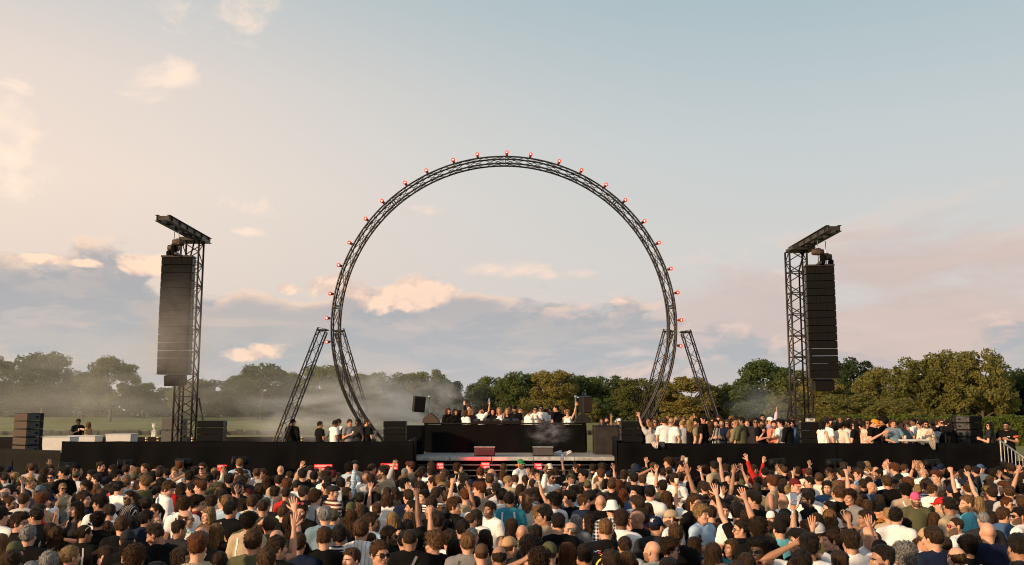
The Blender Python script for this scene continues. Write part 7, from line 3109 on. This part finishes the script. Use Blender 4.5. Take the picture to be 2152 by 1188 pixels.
def extras():
    M_YEL = mat('yellow print', (0.75, 0.52, 0.03), 0.7, 0.05, 9)
    M_WPR = mat('white print', (0.75, 0.74, 0.72), 0.7, 0.05, 9)
    # big yellow round face printed on the back of a black jacket, coloured dashes above it
    o = who(1273, 1114)[0]
    j = child_of(o, ('hooded_jacket',))
    conform(j, [arc(0, 0, 0.105, 0.122, 0, 6.2832, 40), arc(-0.036, 0.035, 0.0, 0.016, 0, 6.2832, 12), arc(0.036, 0.035, 0.0, 0.016, 0, 6.2832, 12), arc(0, -0.005, 0.055, 0.067, 3.35, 6.07, 20)], True, 1.235, 0, 'print', M_YEL, j)
    rnd = random.Random(3)
    for k, c in enumerate(('pink', 'aqua', 'yellow', 'white', 'red', 'green')):
        segs = []
        for q in range(4):
            x, z = rnd.uniform(-.17, .17), rnd.uniform(0.13, .19)
            a = rnd.uniform(-.7, .7)
            segs.append(((x, z), (x + .035 * math.cos(a), z + .035 * math.sin(a))))
        conform(j, bars(segs, 0.008), True, 1.235, 0, 'print', cloth_mat(c), j)
    # letters across the shoulders of a black t-shirt
    o = who(1173, 1101)[0]
    j = child_of(o, ('t_shirt',))
    fc = bpy.data.curves.new('letters', 'FONT')
    fc.body = 'LINCHA'
    fc.size = 0.075
    fc.align_x = 'CENTER'
    to = bpy.data.objects.new('letters', fc)
    COL.objects.link(to)
    dg = bpy.context.evaluated_depsgraph_get()
    me = bpy.data.meshes.new_from_object(to.evaluated_get(dg))
    bpy.data.objects.remove(to)
    flat = [([(v.co.x, v.co.y) for v in me.vertices], [tuple(p.vertices) for p in me.polygons])]
    conform(j, flat, True, 1.27, 0, 'lettering', M_YEL, j)
    # white interlocked letters on the navy cap
    o = who(1378, 1107)[0]
    c = child_of(o, ('cap',))
    N = [((-.022, -.02), (-.022, .02)), ((-.022, .02), (.006, -.02)), ((.006, -.02), (.006, .02)), ((-.004, .022), (.009, .002)), ((.022, .022), (.009, .002)), ((.009, .002), (.009, -.024))]
    conform(c, bars(N, 0.006), True, 0.082, 0.0, 'emblem', M_WPR, c, 0.002)
    # the guard's badge and armband
    o = who(2115, 895)[0]
    j = child_of(o, ('t_shirt',))
    conform(j, [([(-.03, -.04), (.03, -.04), (.03, .04), (-.03, .04)], [(0, 1, 2, 3)])], False, 1.16, 0.0, 'badge', M_WPR, j, 0.008)
    conform(j, [([(.05, -.008), (.11, -.008), (.11, .008), (.05, .008)], [(0, 1, 2, 3)])], False, 1.30, -0.16, 'chest_tab', M_WPR, j, 0.005)
    a = pose_arms(PEOPLE[[r[0] for r in PEOPLE].index(o)][5]['pose'], False)[1]
    S, E = Vector(a[0]), Vector(a[1])
    MB().tube([S.lerp(E, .34), S.lerp(E, .52)], 0.080, 14, 0, False).build('armband', mat('red orange band', (0.75, 0.09, 0.03), .7, .1, 9), j)
    # a folding fan held up in the crowd
    p = at(649, 996, 21.5)
    t = thing('folding_fan', (p.x, 21.5, p.z - 0.16), 'white and pink folding fan held up in the crowd at left', 'fan', (R(8), R(-12), R(10)))
    for k in range(9):
        a = R(35 + k * 13)
        a2 = a + R(13)
        z = 0.004 if k % 2 else 0
        V = [(0.05 * math.cos(a), -z, 0.05 * math.sin(a)), (0.24 * math.cos(a), z, 0.24 * math.sin(a)), (0.24 * math.cos(a2), -z, 0.24 * math.sin(a2)), (0.05 * math.cos(a2), z, 0.05 * math.sin(a2))]
        MB().add(V, [(0, 1, 2, 3)]).build('leaf', mat('fan paper %d' % (k % 2), (0.74, 0.62, 0.58) if k % 2 else (0.72, 0.42, 0.40), .8, .1, 9), t)
    MB().tube([(0, 0, 0.06), (0, 0, -0.05)], 0.008, 6).build('handle', M_BROWN, t)
    # video camera on the shoulder of the cameraman beside the right stack
    p = at(1988, 902, 29.1)
    t = thing('video_camera', (p.x, 29.15, p.z), 'black video camera on a long boom beside the right speaker stack', 'camera')
    MB().box((0, 0, 0), (0.34, 0.16, 0.18), 0, None, .02).build('body', M_BLACK, t)
    MB().lathe([(0.06, 0), (0.06, 0.12), (0.075, 0.13), (0.075, 0.2)], 14, 0, (-0.16, 0, 0), (-1, 0, 0)).build('lens', M_BLACK, t)
    MB().tube([(0.1, 0, 0.08), (0.3, 0.1, 0.42), (0.75, 0.2, 0.55)], 0.022, 8).build('boom', M_BLACK, t)
    MB().tube([(0, 0, -0.08), (0.02, 0, DECK_R - p.z)], 0.03, 8).build('post', M_BLACK, t)
extras()


def straps_and_bands():
    rnd = random.Random(12)
    n = 0
    for o, lk, px, py, z, p in PEOPLE:
        if p['pose'] in ('up', 'up2', 'wave', 'point', 'fist', 'peace', 'bent', 'bent2', 'phonehi', 'cuphi') and p['top'] != 'long' and rnd.random() < 0.6:
            a = pose_arms(p['pose'], p.get('fem', False))[0]
            e, w = Vector(a[1]), Vector(a[2])
            MB().tube([e.lerp(w, .90), e.lerp(w, .97)], 0.029, 10, 0, False).build('wristband', rnd.choice((M_BLACK, M_WHITE, M_ALU, cloth_mat('sky'))), o)
        if z == 'crowd' and py > 1020 and p['face'] in ('B', 'BL', 'BR') and p['hair'] not in ('long', 'wavy') and n < 34 and rnd.random() < 0.4:
            g_ = child_of(o, ('t_shirt', 'shirt', 'tank_top'))
            if g_ is None:
                continue
            n += 1
            s = rnd.choice((-1, 1))
            segs = [((s * 0.085, 0.25), (s * 0.05, 0.18)), ((s * 0.05, 0.18), (0, 0.08)), ((0, 0.08), (-s * 0.09, -0.08))] if rnd.random() < 0.6 else [((-.09, .24), (-.10, .1)), ((-.10, .1), (-.11, -.06)), ((.09, .24), (.10, .1)), ((.10, .1), (.11, -.06))]
            conform(g_, bars(segs, rnd.uniform(.018, .03)), True, 1.22, 0, 'bag_strap', cloth_mat(rnd.choice(('black', 'white', 'charcoal', 'brown', 'olive')) if 'black' not in p['col'] else rnd.choice(('white', 'grey', 'tan', 'palegrey'))), g_, 0.006)
straps_and_bands()
print('people', len(PEOPLE), 'rest', len(rest), 'bodies', len(_B), 'shirts', len(_S), 'polys', sum(len(m.polygons) for m in bpy.data.meshes))
